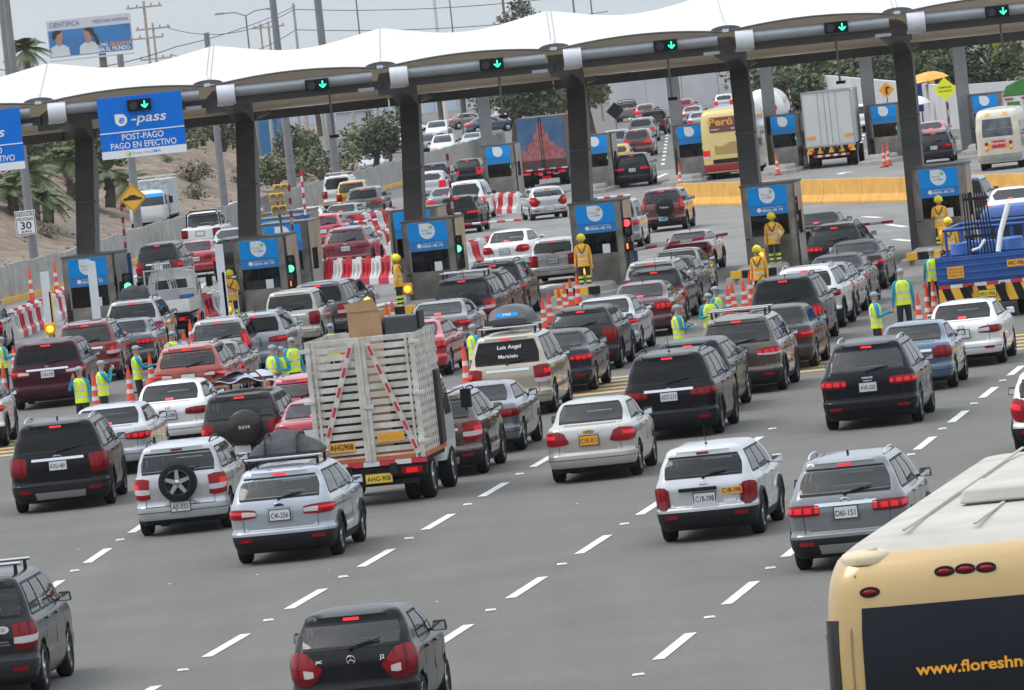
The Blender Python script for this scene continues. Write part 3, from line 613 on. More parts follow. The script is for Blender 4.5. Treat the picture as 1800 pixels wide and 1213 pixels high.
class Shell:
    def __init__(s, lev, W, rc=.22, bow=.09, taper=.045, B=None):
        z = [l[0] for l in lev]; s.z = z; s.W = W / 2; s.bow = bow; s.rc0 = rc
        s.fr, s.ff, s.fw = pchip(z, [l[1] for l in lev]), pchip(z, [l[2] for l in lev]), pchip(z, [l[3] * W / 2 for l in lev])
        s.ym = (lev[2][1] + lev[2][2]) / 2; s.hl = (lev[2][2] - lev[2][1]) / 2; s.tp = taper; s.c = {}; s.rk = (lambda z: 1 - .5 * min(1, max(0, (z - B + .05) / .3)) if B else 1) if B else (lambda z: 1)
    def ev(s, z):
        k = round(z, 4)
        if k not in s.c:
            yr, yf, w = s.fr(z), s.ff(z), s.fw(z); rc = min(s.rc0, w * .4) * s.rk(z); lr = w - rc
            yb = yr + s.bow * (lr / w) ** 2; yf2 = yf - s.bow * 2 * (lr / w) ** 2
            s.c[k] = (yr, yf, w, rc, lr, yb, yf2, yb + rc * 1.15, yf2 - rc * 1.6)
        return s.c[k]
    def pt(s, q, z, sg=1, f=None):
        yr, yf, w, rc, lr, yb, yf2, y0, y1 = s.ev(z)
        if f is not None: x, y = w, y0 + f * (y1 - y0)
        elif q <= 1: x, y = q * lr, yr + s.bow * (q * lr / w) ** 2
        elif q <= 2: t = (q - 1) * math.pi / 2; x, y = lr + rc * math.sin(t), yb + rc * 1.15 * (1 - math.cos(t))
        elif q < 50: x, y = w, y0 + (q - 2)                       # metres along the side
        elif q <= 101: t = (q - 100) * math.pi / 2; x, y = lr + rc * math.cos(t), y1 + rc * 1.6 * math.sin(t)   # 100..101 front corner
        else: k = 102 - q; x, y = k * lr, yf - s.bow * 2 * (k * lr / w) ** 2          # 101..102 front
        d = max(-1.3, min(1.3, (y - s.ym) / s.hl)); x *= 1 - s.tp * d * d * (1.5 if d > 0 else .8)
        return Vector((x * sg, y, z))
    def nrm(s, q, z, sg=1, f=None):
        e = .01
        if f is not None: a = s.pt(0, z, sg, f - .005); b = s.pt(0, z, sg, f + .005)
        else: a, b = s.pt(max(q - e, -.5), z, sg), s.pt(q + e, z, sg)
        c, d = s.pt(q, z - e, sg, f), s.pt(q, z + e, sg, f)
        n = (b - a).cross(d - c) * sg
        return n.normalized() if n.length > 1e-9 else Vector((0, -1, 0))
    def patch(s, mb, cols, off, rows=3, mi=0, sg=1, side=False, mf=None, skirt=.012):
        """cols: (q or side fraction, z bottom, z top)"""
        g = []
        for q, a, b in cols:
            col = []
            for j in range(rows + 1):
                z = a + (b - a) * j / rows; f = q if side else None; qq = 0 if side else q
                sq, s2 = (abs(qq), sg if qq >= 0 else -sg)
                col.append((s.pt(sq, z, s2, f), s.nrm(sq, z, s2, f)))
            g.append(col)
        n, k = len(cols), rows + 1
        top = [p + v * off for c in g for p, v in c]
        fs = [(i * k + j, (i + 1) * k + j, (i + 1) * k + j + 1, i * k + j + 1) for i in range(n - 1) for j in range(rows)]
        if sg < 0: fs = [f[::-1] for f in fs]
        for i, f in enumerate(fs): pass
        o = len(mb.v); mb.v += [tuple(p) for p in top]
        for idx, f in enumerate(fs):
            mb.f.append(tuple(o + i for i in f)); mb.m.append(mf(idx // rows, idx % rows) if mf else mi); mb.s.append(True)
        loop = [(i, 0) for i in range(n)] + [(n - 1, j) for j in range(1, k)] + [(i, k - 1) for i in range(n - 2, -1, -1)] + [(0, j) for j in range(k - 2, 0, -1)]
        ov = [g[i][j][0] + g[i][j][1] * off for i, j in loop]; iv = [g[i][j][0] - g[i][j][1] * skirt for i, j in loop]; L = len(loop)
        mb.add(ov + iv, [((i + 1) % L, i, L + i, L + (i + 1) % L) if sg > 0 else (i, (i + 1) % L, L + (i + 1) % L, L + i) for i in range(L)], mf(0, 0) if mf else mi)



# level tables: (z, y rear, y front, half width share); R rear end, F front end, B belt, H height, k rake of the rear glass
def lev_sedan(R, F, B, H, k):
    return [(.19, R + .2, F - .18, .88), (.29, R + .05, F - .05, .95), (.43, R, F, .99), (.52, R + .005, F, .998), (.575, R + .045, F, .985), (.72, R + .035, F, .992), (.82, R + .03, F - .06, .995),
            (B - .06, R + .05, F - .4, .975), (B + .02, R + .085, F - .85, .94), (B + .045, R + .16, F - 1.0, .915), (B + .07, R + .42, F - 1.12, .885),
            (H - .15, R + .42 + k * .75, F - 1.75, .79), (H - .055, R + .42 + k, F - 2.05, .70), (H - .02, R + .42 + k * 1.35, F - 2.3, .54)]
def lev_pickup(R, F, B, H, k):
    return [(.3, R + .16, F - .18, .89), (.40, R + .04, F - .05, .955), (.56, R, F, .99), (.76, R + .005, F, 1.), (.9, R + .01, F - .08, .995),
            (B - .03, R + .015, F - .6, .985), (B + .03, R + .05, F - 1.0, .955), (B + .045, R + .4, F - 1.1, .935), (B + .06, R + 1.38, F - 1.15, .90),
            (H - .15, R + 1.38 + k * .9, F - 1.75, .80), (H - .06, R + 1.38 + k * 1.2, F - 2.05, .72), (H - .02, R + 1.4 + k * 2.2, F - 2.3, .56)]
def lev_hatch(R, F, B, H, k):
    return [(.2, R + .16, F - .18, .89), (.30, R + .04, F - .05, .955), (.46, R, F, .995), (.545, R + .005, F, 1.), (.60, R + .05, F, .985), (.74, R + .045, F, .992), (.87, R + .04, F - .08, .997),
            (B - .03, R + .065, F - .45, .975), (B + .05, R + .10, F - .85, .93), ((B + H) / 2 - .03, R + .10 + k * .5, F - 1.25, .87),
            (H - .15, R + .10 + k * .92, F - 1.6, .79), (H - .075, R + .10 + k * .92, F - 1.85, .745), (H - .035, R + .18 + k, F - 2.0, .68), (H - .012, R + .45 + k, F - 2.3, .52)]
KIND = {   # length, width, height, wheelbase, rear overhang, belt, rake, tyre radius, levels
    'sedan': (4.5, 1.77, 1.46, 2.65, .98, .98, .62, .325, lev_sedan), 'hatch': (3.95, 1.69, 1.5, 2.5, .68, .98, .33, .30, lev_hatch),
    'suv': (4.55, 1.86, 1.72, 2.68, .93, 1.08, .24, .37, lev_hatch), 'wagon': (4.75, 1.82, 1.58, 2.72, 1.0, 1.02, .36, .345, lev_hatch),
    'van': (5.1, 1.98, 1.74, 3.0, 1.05, 1.1, .2, .35, lev_hatch), 'pickup': (5.1, 1.85, 1.78, 3.1, 1.15, 1.05, .16, .37, lev_pickup),
    'box': (4.5, 1.76, 1.72, 2.64, .8, 1.08, .13, .36, lev_hatch)}
TINT = {'c': GL_CLEAR, 'm': GL_MID, 'd': GL_DARK}
_WH = {}
def wheel_mesh(R, lod, wd=.2):
    k = (round(R, 2), lod, wd)
    if k in _WH: return _WH[k]
    n = 28 if lod else 14; h = wd / 2
    t = MB(); t.lathe([(R * .66, -h * .9), (R * .9, -h), (R, -h * .7), (R * 1.005, 0), (R, h * .7), (R * .9, h), (R * .66, h * .9)], n, axis='x', cap=False)
    r = MB(); r.lathe([(R * .68, -h * .8), (R * .66, -h * .5), (R * .62, h * .35), (R * .69, h * .85), (R * .66, h * .95)], n, axis='x', cap=False)
    r.lathe([(.001, h * .2), (R * .63, h * .2)], n, axis='x', mi=1, cap=False)
    if lod:
        for i in range(5):
            a = 2 * math.pi * i / 5; M = Matrix.Rotation(a, 3, 'X')
            r.box(M @ Vector((h * .5, 0, R * .38)), (h * .45, R * .24, R * .58), 0, M, (1, .75))
        r.lathe([(R * .17, h * .3), (R * .16, h * .85), (.001, h * .9)], 10, axis='x', cap=False)
    else: r.lathe([(.001, h * .75), (R * .45, h * .7), (R * .6, h * .5)], n, axis='x', cap=False)
    _WH[k] = (t.mesh('tyre', [RUBBER]), r.mesh('rim', [ALLOY, DARK]))
    return _WH[k]
def add_wheel(parent, x, y, R, lod, wd=.2, name='wheel', tilt=None):
    t, r = wheel_mesh(R, lod, wd)
    e = bpy.data.objects.new(name, t); COL.objects.link(e); e.parent = parent; e.location = (x, y, R)
    if x < 0: e.rotation_euler.z = math.pi
    q = bpy.data.objects.new('rim', r); COL.objects.link(q); q.parent = e
    return e

def plate(parent, x, y, z, txt, col='w', tilt=0., wd=.34):
    b = MB(); b.box((0, 0, 0), (wd, .012, .17)); b.box((0, .004, 0), (wd + .03, .01, .2), 1)
    o = b.build('licence_plate', [{'w': PLATE_W, 'y': PLATE_Y, 'o': PLATE_O, 'b': mat('plate_blue', (.25, .5, .62), .4)}[col], INK], parent)
    o.location = (x, y, z); o.rotation_euler.x = tilt
    if txt: text(txt, .125, 'plate_number', INK, o, (0, -.008, -.012), width=wd * .88, bold=.012)
    return o

def emblem(parent, kind, S, z, q=0.):
    p = S.pt(q, z); n = S.nrm(q, z); b = MB(); ring = lambda rx, rz, r, cx=0, cz=0: b.path([(cx + rx * math.cos(t), -.006, cz + rz * math.sin(t)) for t in frange(0, 2 * math.pi, 18)], r, 5)
    bar = lambda x0, z0, x1, z1, r=.008: b.tube((x0, -.006, z0), (x1, -.006, z1), r, n=5)
    if kind == 'oval': ring(.085, .038, .007); b.prism([(.075 * math.cos(t), .03 * math.sin(t)) for t in frange(0, 6.1, 14)], .006, mi=1)
    elif kind == 'h': ring(.075, .04, .008); bar(-.03, -.025, -.018, .028); bar(.018, -.028, .03, .025); bar(-.03, 0, .03, .004)
    elif kind == 'vw': ring(.052, .052, .007); bar(-.035, .03, -.012, -.03, .006); bar(-.012, -.03, 0, 0, .006); bar(0, 0, .012, -.03, .006); bar(.012, -.03, .035, .03, .006)
    elif kind == 'ovals': ring(.075, .052, .008); ring(.03, .05, .007); ring(.06, .02, .007, 0, .024)
    elif kind == 'bow': b.prism([(-.1, -.02), (-.045, -.02), (-.045, -.035), (.045, -.035), (.045, -.02), (.1, -.02), (.1, .02), (.045, .02), (.045, .035), (-.045, .035), (-.045, .02), (-.1, .02)], .012, mi=2)
    elif kind == 'star': ring(.055, .055, .007); bar(0, 0, 0, .05, .007); bar(0, 0, -.045, -.027, .007); bar(0, 0, .045, -.027, .007)
    elif kind == 'wing': ring(.06, .048, .007); b.path([(-.05, -.006, .015), (-.02, -.006, .02), (0, -.006, -.02), (.02, -.006, .02), (.05, -.006, .015)], .007, 5)
    elif kind == 'ring': ring(.05, .05, .006); bar(-.065, 0, .065, 0, .012)
    elif kind == 'h2': ring(.055, .05, .007); bar(-.025, -.03, -.025, .032); bar(.025, -.03, .025, .032); bar(-.025, 0, .025, 0)
    o = b.build('badge', [CHROME, mat('badge_blue', (.03, .05, .12), .3), mat('badge_gold', (.65, .45, .12), .3, .6)], parent)
    o.location = p + n * .008; o.rotation_euler.x = math.atan2(-n.z, -n.y) * -1
    return o

def light_cols(style, B, H, S):
    if style == 'h': return [(.50, B - .20, B - .165), (.62, B - .235, B - .10), (.85, B - .25, B - .07), (1.1, B - .26, B - .06), (1.5, B - .25, B - .06), (2., B - .22, B - .07), (2.2, B - .17, B - .09)]
    if style == 'hw': return [(.40, B - .17, B - .14), (.55, B - .24, B - .07), (.8, B - .25, B - .055), (1.05, B - .25, B - .05), (1.5, B - .24, B - .055), (2., B - .21, B - .07), (2.18, B - .16, B - .1)]
    if style == 'tri': return [(.66, B - .27, B - .22), (.8, B - .30, B - .05), (1.0, B - .31, B + .0), (1.4, B - .31, B - .01), (1.8, B - .28, B - .03), (2.12, B - .2, B - .08)]
    if style == 'v': return [(.86, B - .42, B - .01), (1.05, B - .44, B + .02), (1.5, B - .43, B + .02), (1.9, B - .40, B + .01), (2.06, B - .3, B - .06)]
    if style == 'p': return [(1.02, B - .36, H - .30), (1.25, B - .38, H - .27), (1.6, B - .36, H - .29), (1.9, B - .26, H - .36)]
    if style == 'boom': return [(.66, B - .20, B - .17), (.8, B - .34, B - .08), (1.0, B - .42, B + .06), (1.4, B - .40, B + .10), (1.8, B - .30, B + .08), (2.15, B - .16, B - .02)]
    if style == 'rd': return [(1.0, B - .40, B - .1), (1.15, B - .46, B - .04), (1.45, B - .46, B - .03), (1.75, B - .42, B - .05), (1.95, B - .32, B - .14)]
    if style == 'w': return [(.12, B - .24, B - .08), (.4, B - .25, B - .07), (.8, B - .25, B - .06), (1.2, B - .25, B - .06), (1.8, B - .22, B - .08), (2.0, B - .2, B - .1)]

def car(label, kind, px, py, col, head=None, lod=None, L=None, W=None, H=None, belt=None, rake=None, wb=None, ro=None, light='h', lit=1, tint='m', stint=None,
        plt=None, pcol='w', pz=None, px_off=0, clad=0, rails=None, spare=None, chrome=0, badge=None, bz=None, words=(), third=1, wip=1, ant=None, cat='car',
        bump='paint', foglow=0, exh=1, rimk=1, name=None, tum=None, white_lens=0, spoiler=0, cross=0, loc=None, mirror_col=None, loof=None, group='vehicles driving through the toll plaza'):
    d = KIND[kind]; L = L or d[0]; W = W or d[1]; H = H or d[2]; wb = wb or d[3]; ro = ro or d[4]; B = belt or d[5]; k = d[6] if rake is None else rake; TR = d[7]
    base = loc or gp(px, py); sc = FOC / base.y
    if head is None: head = hd(px)
    lod = (2 if sc > 47 else 1 if sc > 27 else 0) if lod is None else lod
    T = thing(name or {'sedan': 'sedan_car', 'hatch': 'hatchback_car', 'suv': 'suv_car', 'wagon': 'estate_car', 'van': 'minivan', 'box': 'suv_car', 'pickup': 'pickup_truck'}[kind], base, label, cat, group, -rad(head))
    R, F = -ro, L - ro
    tum = tum or {'sedan': .96, 'suv': .955, 'wagon': .97}.get(kind, 1.0)
    lev = [(z, a, f, w_ * (1 - (1 - tum) * min(1, max(0, (z - B) / (H - B) * 1.4)))) for z, a, f, w_ in d[8](R, F, B, H, k)]; S = Shell(lev, W, rc=.2 if kind in ('box', 'van') else .24, bow=.05 if kind == 'box' else .09, B=B)
    P = paint(col); sedan = kind in ('sedan', 'pickup')
    CL = BLACK if clad else P
    # ---- rows and columns of the skin
    z0, zt = lev[0][0], lev[-1][0]; ks = [l[0] for l in lev]; zs = []
    st = (.07, .055, .05)[2] if lod == 2 else (.1 if lod else .16)
    for a, b in zip(ks, ks[1:]):
        n = max(1, round((b - a) / st)); zs += [a + (b - a) * i / n for i in range(n)]
    zs.append(zt)
    nS = (14, 26, 52)[lod]; nR = (3, 5, 9)[lod]; nC = (2, 3, 5)[lod]
    cols = [('r', q) for q in frange(0, 1, nR)] + [('r', q) for q in frange(1, 2, nC)[1:]] + [('s', f) for f in frange(0, 1, nS)[1:]] + [('r', 100 + q) for q in frange(0, 1, nC)[1:]] + [('r', 101 + q) for q in frange(0, 1, nR)[1:]]
    nc = len(cols)
    def P_(c, z, sg): return S.pt(0, z, sg, c[1]) if c[0] == 's' else S.pt(c[1], z, sg)
    # ---- window openings: (zone, from, to, bottom, top)
    lz = lambda f: B + f
    sdb, sdt = B + .045, H - .125
    if sedan: sdb, sdt = B + .075, H - .11
    y0, y1 = S.ev(sdb)[7], S.ev(sdb)[8]; fy = lambda y: (y - y0) / (y1 - y0)
    yB, yRd = wb * .53, max(.42, wb * .15)
    q0 = .0 if not sedan else 0
    wins = []
    if kind in ('suv', 'wagon', 'van', 'box') : wins += [(fy(-ro + (.42 if kind != 'van' else .5)), fy(yRd - .02)), (fy(yRd + .07), fy(yB - .05))]
    elif kind == 'hatch': wins += [(fy(yRd - .12), fy(yB - .05))]
    else: wins += [(.075, fy(yB - .05))]
    wins += [(fy(yB + .05), .93)]
    wins = [(max(.03, a), b) for a, b in wins if b - max(.03, a) > .04]
    rwb, rwt = (B + .09, H - .075) if sedan else (B + .055, H - .15)
    RQ = 1.22
    hole = lod == 2
    def inside(c, z, e=.012):
        if c[0] == 's' and sdb + e < z < sdt - e: return any(a + .004 < c[1] < b - .004 for a, b in wins)
        if c[0] == 'r' and c[1] < RQ - .015 and rwb + e < z < rwt - e: return True
        if c[0] == 'r' and c[1] > 101.05 and B + (.15 if sedan else .11) < z < H - .085: return True
        return False
    # ---- sort faces into body, tailgate, doors and bumper
    tg0, tg1 = (.56, B + .06) if sedan else (.58 if clad else .54, H - .1)
    zb_ = .54
    MBs = {n_: MB() for n_ in ('body', 'tailgate', 'front_door', 'rear_door', 'rear_bumper', 'R_front_door', 'R_rear_door')}
    vid = {n_: {} for n_ in MBs}; RA = TR + .055
    def arch(p):
        for yw in (0, wb):
            dy, dz = p.y - yw, p.z - TR; r = math.hypot(dy, dz)
            if r < RA + .04 and r > RA - .055 and dz > -.2:
                s_ = RA / r; return Vector((p.x, yw + dy * s_, TR + dz * s_))
        return p
    for sg in (1, -1):
        for j in range(len(zs) - 1):
            for i in range(nc - 1):
                a, b = cols[i], cols[i + 1]; zc = (zs[j] + zs[j + 1]) / 2
                if hole and all(inside(c, z) for c in (a, b) for z in (zs[j], zs[j + 1])): continue
                cr_ = [(i, j), (i + 1, j), (i + 1, j + 1), (i, j + 1)]
                pts = [P_(cols[u], zs[v_], sg) for u, v_ in cr_]
                side = b[0] == 's' and (a[0] == 's' or a[1] == 2)
                if side or (b[0] == 'r' and b[1] >= 100) or (a[0] == 'r' and 1 <= a[1] <= 2):
                    pts = [arch(p) for p in pts]; cm = sum(pts, Vector()) / 4
                    if any(math.hypot(cm.y - yw, cm.z - TR) < RA - .003 and cm.z > -1 for yw in (0, wb)): continue
                else: cm = sum(pts, Vector()) / 4
                tgt = 'body'; mi = 0
                if a[0] == 'r' and b[0] == 'r' and b[1] <= 2:
                    if zc < zb_: tgt = 'rear_bumper'; mi = 1 if (clad and zc < .5) or zc < .3 else 0
                    elif tg0 < zc < tg1 and b[1] <= .99: tgt = 'tailgate'
                elif side:
                    if clad and zc < .36: mi = 1
                    if .27 < zc < B + .03:
                        if yRd < cm.y < yB: tgt = 'rear_door' if sg > 0 else 'R_rear_door'
                        elif yB < cm.y < wb * .94 - .1 : tgt = 'front_door' if sg > 0 else 'R_front_door'
                    if cm.y < -RA and zc < zb_: tgt = 'rear_bumper'; mi = 1 if (clad and zc < .5) or zc < .3 else 0
                if lod == 0: tgt = 'body'
                mb = MBs[tgt]; D = vid[tgt]; f = []
                for p in pts:
                    kk = (round(p.x, 4), round(p.y, 4), round(p.z, 4))
                    if kk not in D: D[kk] = len(mb.v); mb.v.append(tuple(p))
                    f.append(D[kk])
                f = [f[q] for q in range(4) if f[q] != f[q - 1]]
                if len(f) < 3: continue
                mb.f.append(tuple(f if sg > 0 else f[::-1])); mb.m.append(mi); mb.s.append(True)
    mb = MBs['body']; yr, yf = S.ev(zt)[0], S.ev(zt)[1]; ymid = (yr + yf) / 2; ringp = [P_(c, zt, 1) for c in cols] + [P_(c, zt, -1) for c in cols[::-1]][1:-1]
    rings = [[(p.x * s_, ymid + (p.y - ymid) * s_, zt + (1 - s_ * s_) * .022) for p in ringp] for s_ in (1, .8, .45, .02)]
    D = vid['body']; n = len(ringp); ids = []
    for rr in rings:
        row = []
        for p in rr:
            kk = tuple(round(x, 4) for x in p)
            if kk not in D: D[kk] = len(mb.v); mb.v.append(p)
            row.append(D[kk])
        ids.append(row)
    for u in range(3):
        for i in range(n): mb.f.append((ids[u][i], ids[u][(i + 1) % n], ids[u + 1][(i + 1) % n], ids[u + 1][i])); mb.m.append(0); mb.s.append(True)
    # underbody, wheel wells
    wi = W / 2 - .3
    mb.box((0, (R + F) / 2, z0 + .10), (wi * 2, L - .35, .16), 2)
    for yw in (0, wb):
        for sg in (1, -1):
            arcp = [(yw + RA * math.cos(t), TR + RA * math.sin(t)) for t in frange(-.35, math.pi + .35, 12 if lod else 7)]
            vs_ = [(sg * (W / 2 - .012 - .04 * (1 if yw else .5)), y, z) for y, z in arcp] + [(sg * wi, y, z) for y, z in arcp]; k_ = len(arcp)
            mb.add(vs_, [(i, i + 1, k_ + i + 1, k_ + i) for i in range(k_ - 1)], 2, True)
            mb.add(vs_[k_:], [tuple(range(k_))], 2)
            if clad and lod == 2:
                tr_ = [Vector((sg * (S.pt(0, max(z, z0 + .02), 1, max(0, min(1, (y - S.ev(max(z, z0))[7]) / (S.ev(max(z, z0))[8] - S.ev(max(z, z0))[7])))).x + .004), y, z)) for y, z in arcp]
                mb.path(tr_, .032, 6, 1)
    if lod == 2:
        # seams of the tailgate and doors
        e = .0065
        zq0, zq1 = tg0, (B - .1 if not sedan else B + .02)
        for s2 in (1, -1):
            for zz0, zz1 in zip(frange(zq0, zq1, 6), frange(zq0, zq1, 6)[1:]): S.patch(mb, [(s2 * .985, zz0, zz1), (s2 * 1.0, zz0, zz1)], .002, 1, skirt=.004, mi=2)
        S.patch(mb, [(q, zq0 - e, zq0 + e) for q in frange(-1, 1, 12)], .002, 1, skirt=.004, mi=2)
        S.patch(mb, [(q, zb_ - .1 - e, zb_ - .1 + e) for q in frange(-2.2, 2.2, 24)], .002, 1, skirt=.004, mi=2)
        for sg in (1, -1):
            for yl in (yRd, yB, wb * .94 - .1):
                zz = frange(.33 if not clad else .4, B + .02, 6)
                if yl == yRd: zz = frange(TR + .38, B + .02, 5)
                for a, b in zip(zz, zz[1:]):
                    fa_ = lambda z, y: (y - S.ev(z)[7]) / (S.ev(z)[8] - S.ev(z)[7])
                    f0 = fa_((a + b) / 2, yl); S.patch(mb, [(f0 - .0016, a, b), (f0 + .0016, a, b)], .002, 1, sg=sg, side=True, skirt=.003, mi=2)
    body = mb.build('body', [P, BLACK, DARK], T)
    for nm, part in MBs.items():
        if nm != 'body' and part.f:
            o = part.build(nm.replace('R_', ''), [P if nm != 'rear_bumper' or bump == 'paint' else BLACK, BLACK, DARK], T)
            if 'door' in nm and lod == 2:
                sg = -1 if nm[:2] == 'R_' else 1; yh = (yRd + .22) if 'rear' in nm else yB + .16; h_ = MB(); zh = B - .07
                f = (yh - S.ev(zh)[7]) / (S.ev(zh)[8] - S.ev(zh)[7]); p = S.pt(0, zh, sg, f)
                h_.box((p.x + sg * .018, yh, zh), (.03, .19, .032)); h_.build('handle', [BLACK if bump != 'paint' else P], o, .008)
    # ---- windows
    def pane(nm, fs, zb, zt_, side, sg, G):
        n_, mz = len(fs) - 1, max(4, round((zt_ - zb) / .05)) if lod == 2 else 2
        ed = .035 if lod == 2 else 0
        zz = [zb, zb + ed] + [zb + ed + (zt_ - zb - 2 * ed) * i / mz for i in range(1, mz)] + [zt_ - ed, zt_] if lod == 2 else frange(zb, zt_, mz)
        if lod == 2:
            ef = (fs[-1] - fs[0]); e_ = min(.03 if not side else .035 / (y1 - y0), ef * .12); fs = [fs[0], fs[0] + e_] + [f for f in fs[1:-1] if fs[0] + e_ * 1.3 < f < fs[-1] - e_ * 1.3] + [fs[-1] - e_, fs[-1]]
        g = []
        for f in fs:
            c = []
            for z in zz:
                if side: p, nv = S.pt(0, z, sg, f), S.nrm(0, z, sg, f)
                else: s2 = 1 if f >= 0 else -1; p, nv = S.pt(abs(f), z, s2), S.nrm(abs(f), z, s2)
                c.append(p + nv * (.006 if lod else .012))
            g.append(c)
        A, Z = len(fs), len(zz)
        for (i, j, i2, j2) in ((0, 0, 1, 1), (A - 1, 0, A - 2, 1), (0, Z - 1, 1, Z - 2), (A - 1, Z - 1, A - 2, Z - 2)): g[i][j] = g[i][j] * .45 + g[i2][j2] * .55
        vs_ = [p for c in g for p in c]; fr, gl = MB(), MB(); fa, fb = [], []
        for i in range(A - 1):
            for j in range(Z - 1):
                q = (i * Z + j, (i + 1) * Z + j, (i + 1) * Z + j + 1, i * Z + j + 1)
                if side and sg < 0: q = q[::-1]
                (fa if lod == 2 and (i in (0, A - 2) or j in (0, Z - 2)) else fb).append(q)
        def pick(fl):
            mp = {}; v2 = []; f2 = []
            for f in fl:
                ff = []
                for i in f:
                    if i not in mp: mp[i] = len(v2); v2.append(vs_[i])
                    ff.append(mp[i])
                f2.append(tuple(ff))
            return v2, f2
        gl.add(*pick(fb), 0, True); o = gl.build(nm, [G], T)
        if fa: fr.add(*pick(fa), 0, True); fr.build('window_frame', [BLACK], o)
        return o
    GR, GS = (TINT[tint], TINT[stint or tint]) if lod == 2 else (GL_FAR, GL_FAR)
    rw = pane('rear_window', frange(-RQ, RQ, 14 if lod == 2 else 8), rwb, rwt, False, 1, GR)
    for sg in (1, -1):
        for a, b in wins: pane('side_window', frange(a, b, max(4, round((b - a) * 14))), sdb, sdt, True, sg, GS)
    # windscreen
    fq = [-(102 - q) for q in frange(101.02, 102, 6)] ; m2 = MB(); g = []
    zz = frange(B + (.14 if sedan else .1), H - .075, 5); us = frange(-.97, .97, 10)
    for u in us: g.append([S.pt(102 - abs(u), z, 1 if u >= 0 else -1) + Vector((0, .5, .8)).normalized() * .012 for z in zz])
    Z = len(zz); m2.add([p for c in g for p in c], [(i * Z + j + 1, (i + 1) * Z + j + 1, (i + 1) * Z + j, i * Z + j) for i in range(len(us) - 1) for j in range(Z - 1)], 0, True)
    m2.build('windscreen', [GL_CLEAR if lod == 2 else GL_FAR], T)
    # ---- interior
    if hole:
        for x in (-.37, .37):
            m = MB(); m.box((x, wb * .5, .78), (.5, .16, .62), 0, None, (.86, .8)); m.box((x, wb * .5 + .3, .5), (.5, .55, .16)); m.box((x, wb * .5 - .02, 1.1 + (H - 1.46) * .6), (.1, .06, .16), 1); m.box((x, wb * .5 - .03, 1.19 + (H - 1.46) * .6), (.27, .11, .19), 0, None, (.85, .8))
            m.build('front_seat', [SEATL if (px * 7 + py) % 3 < 1 else SEAT, BLACK], T, .03)
        yq = .12 if kind in ('hatch', 'sedan') else .28
        m = MB(); m.box((0, yq, B - .3), (W - .42, .18, .66), 0, None, (.95, .8))
        for x in (-.42, .42): m.box((x, yq, B + .115), (.26, .1, .16), 0, None, (.85, .8))
        m.build('rear_seat', [SEAT], T, .03)
        m = MB(); m.box((0, (R + F) / 2 - .1, .42), (W - .3, L - 1.5, .05)); m.box((0, wb - .35, B - .12), (W - .36, .5, .22))
        if sedan: m.box((0, R + .55, B - .0), (W - .42, .55, .03))
        else: m.box((0, R + .42, B - .22), (W - .42, .5, .03))
        m.build('cabin_floor', [SEAT], T)
    # ---- lights
    lc = light_cols(light, B, H, S)
    for sg in (1, -1):
        m = MB(); nn = len(lc) - 1; rows = 4 if lod == 2 else 2
        if lod == 2: lc2 = [tuple(a + (b - a) * t for a, b in zip(lc[i], lc[i + 1])) for i in range(nn) for t in (0, .34, .67)] + [lc[-1]]
        else: lc2 = lc
        mid = len(lc2) // 2
        def mf(i, j):
            if lod < 2: return 1 if lit else 0
            if white_lens == 1 and light in ('v', 'p', 'rd') and j == 1: return 2
            if white_lens == 2 and 1 < i < mid - 1 and j in (1, 2): return 2 if light != 'boom' or (j == 1 and i > 3) else 0
            if white_lens == 3 and j == 0: return 2
            if lit == 2: return 1 if (1 < i < len(lc2) - 3 and 0 < j < rows - 1 and i % 3 != 2) else (3 if j == 0 else 0)
            if lit == 1: return 1 if i >= mid - 1 and j >= rows // 2 and i < len(lc2) - 2 and j < rows - 1 else 0
            return 3 if (i % 3 == 2 or j == 0) else 0
        zc_ = sum(a + b for q, a, b in lc2) / (2 * len(lc2)); lc2 = [(q, zc_ + (a - zc_) * .84, zc_ + (b - zc_) * .84) for q, a, b in lc2]
        S.patch(m, [(max(q, .56 + q * .12) if light in ('h', 'hw') else q, a, b) for q, a, b in lc2], .014 if lod else .02, rows, sg=sg, mf=mf)
        m.build('taillight', [RED, REDLIT, CLEAR, RED2], T)
    if third:
        zt3 = H - .115 if not sedan else B + .115; m = MB(); wq = .16 if not sedan else .13
        if lod: S.patch(m, [(q, zt3 - .018, zt3 + .018) for q in frange(-wq * 1.2, wq * 1.2, 4)], .014, 1)
        else: S.patch(m, [(q, zt3 - .02, zt3 + .02) for q in frange(-.2, .2, 2)], .02, 1)
        m.build('brake_light', [BRAKE if third == 1 else RED], T)
    if lod == 2:
        if chrome:
            m = MB(); zc = B - .08 if chrome == 1 else chrome; S.patch(m, [(q, zc - .026, zc + .026) for q in frange(-.72, .72, 14)], .014, 1); m.build('chrome_strip', [CHROME], T)
        if clad or foglow:
            for sg in (1, -1):
                m = MB(); S.patch(m, [(q, .40, .455) for q in frange(.8, 1.25, 4)], .012, 1, sg=sg); m.build('reflector', [RED], T)
        if clad == 2:
            m = MB(); S.patch(m, [(q, .27, .40) for q in frange(-.7, .7, 10)], .012, 2); m.build('skid_plate', [ALLOY], T)
        # licence plate over a flat patch: recess shade painted as darker body colour
        zp = pz or (B - .21 if not sedan else B - .22)
        m = MB(); S.patch(m, [(q, zp - .14, zp + .13) for q in frange(-.36 + px_off, .36 + px_off, 8)], .0025, 2, skirt=.004); m.build('plate_recess_shade', [paint(tuple(c * .8 for c in col))], T)
        p = S.pt(abs(px_off), zp); n_ = S.nrm(.0, zp); plate(T, p.x * (1 if px_off >= 0 else -1), p.y - .016, zp, plt, pcol, -math.atan2(n_.z, -n_.y))
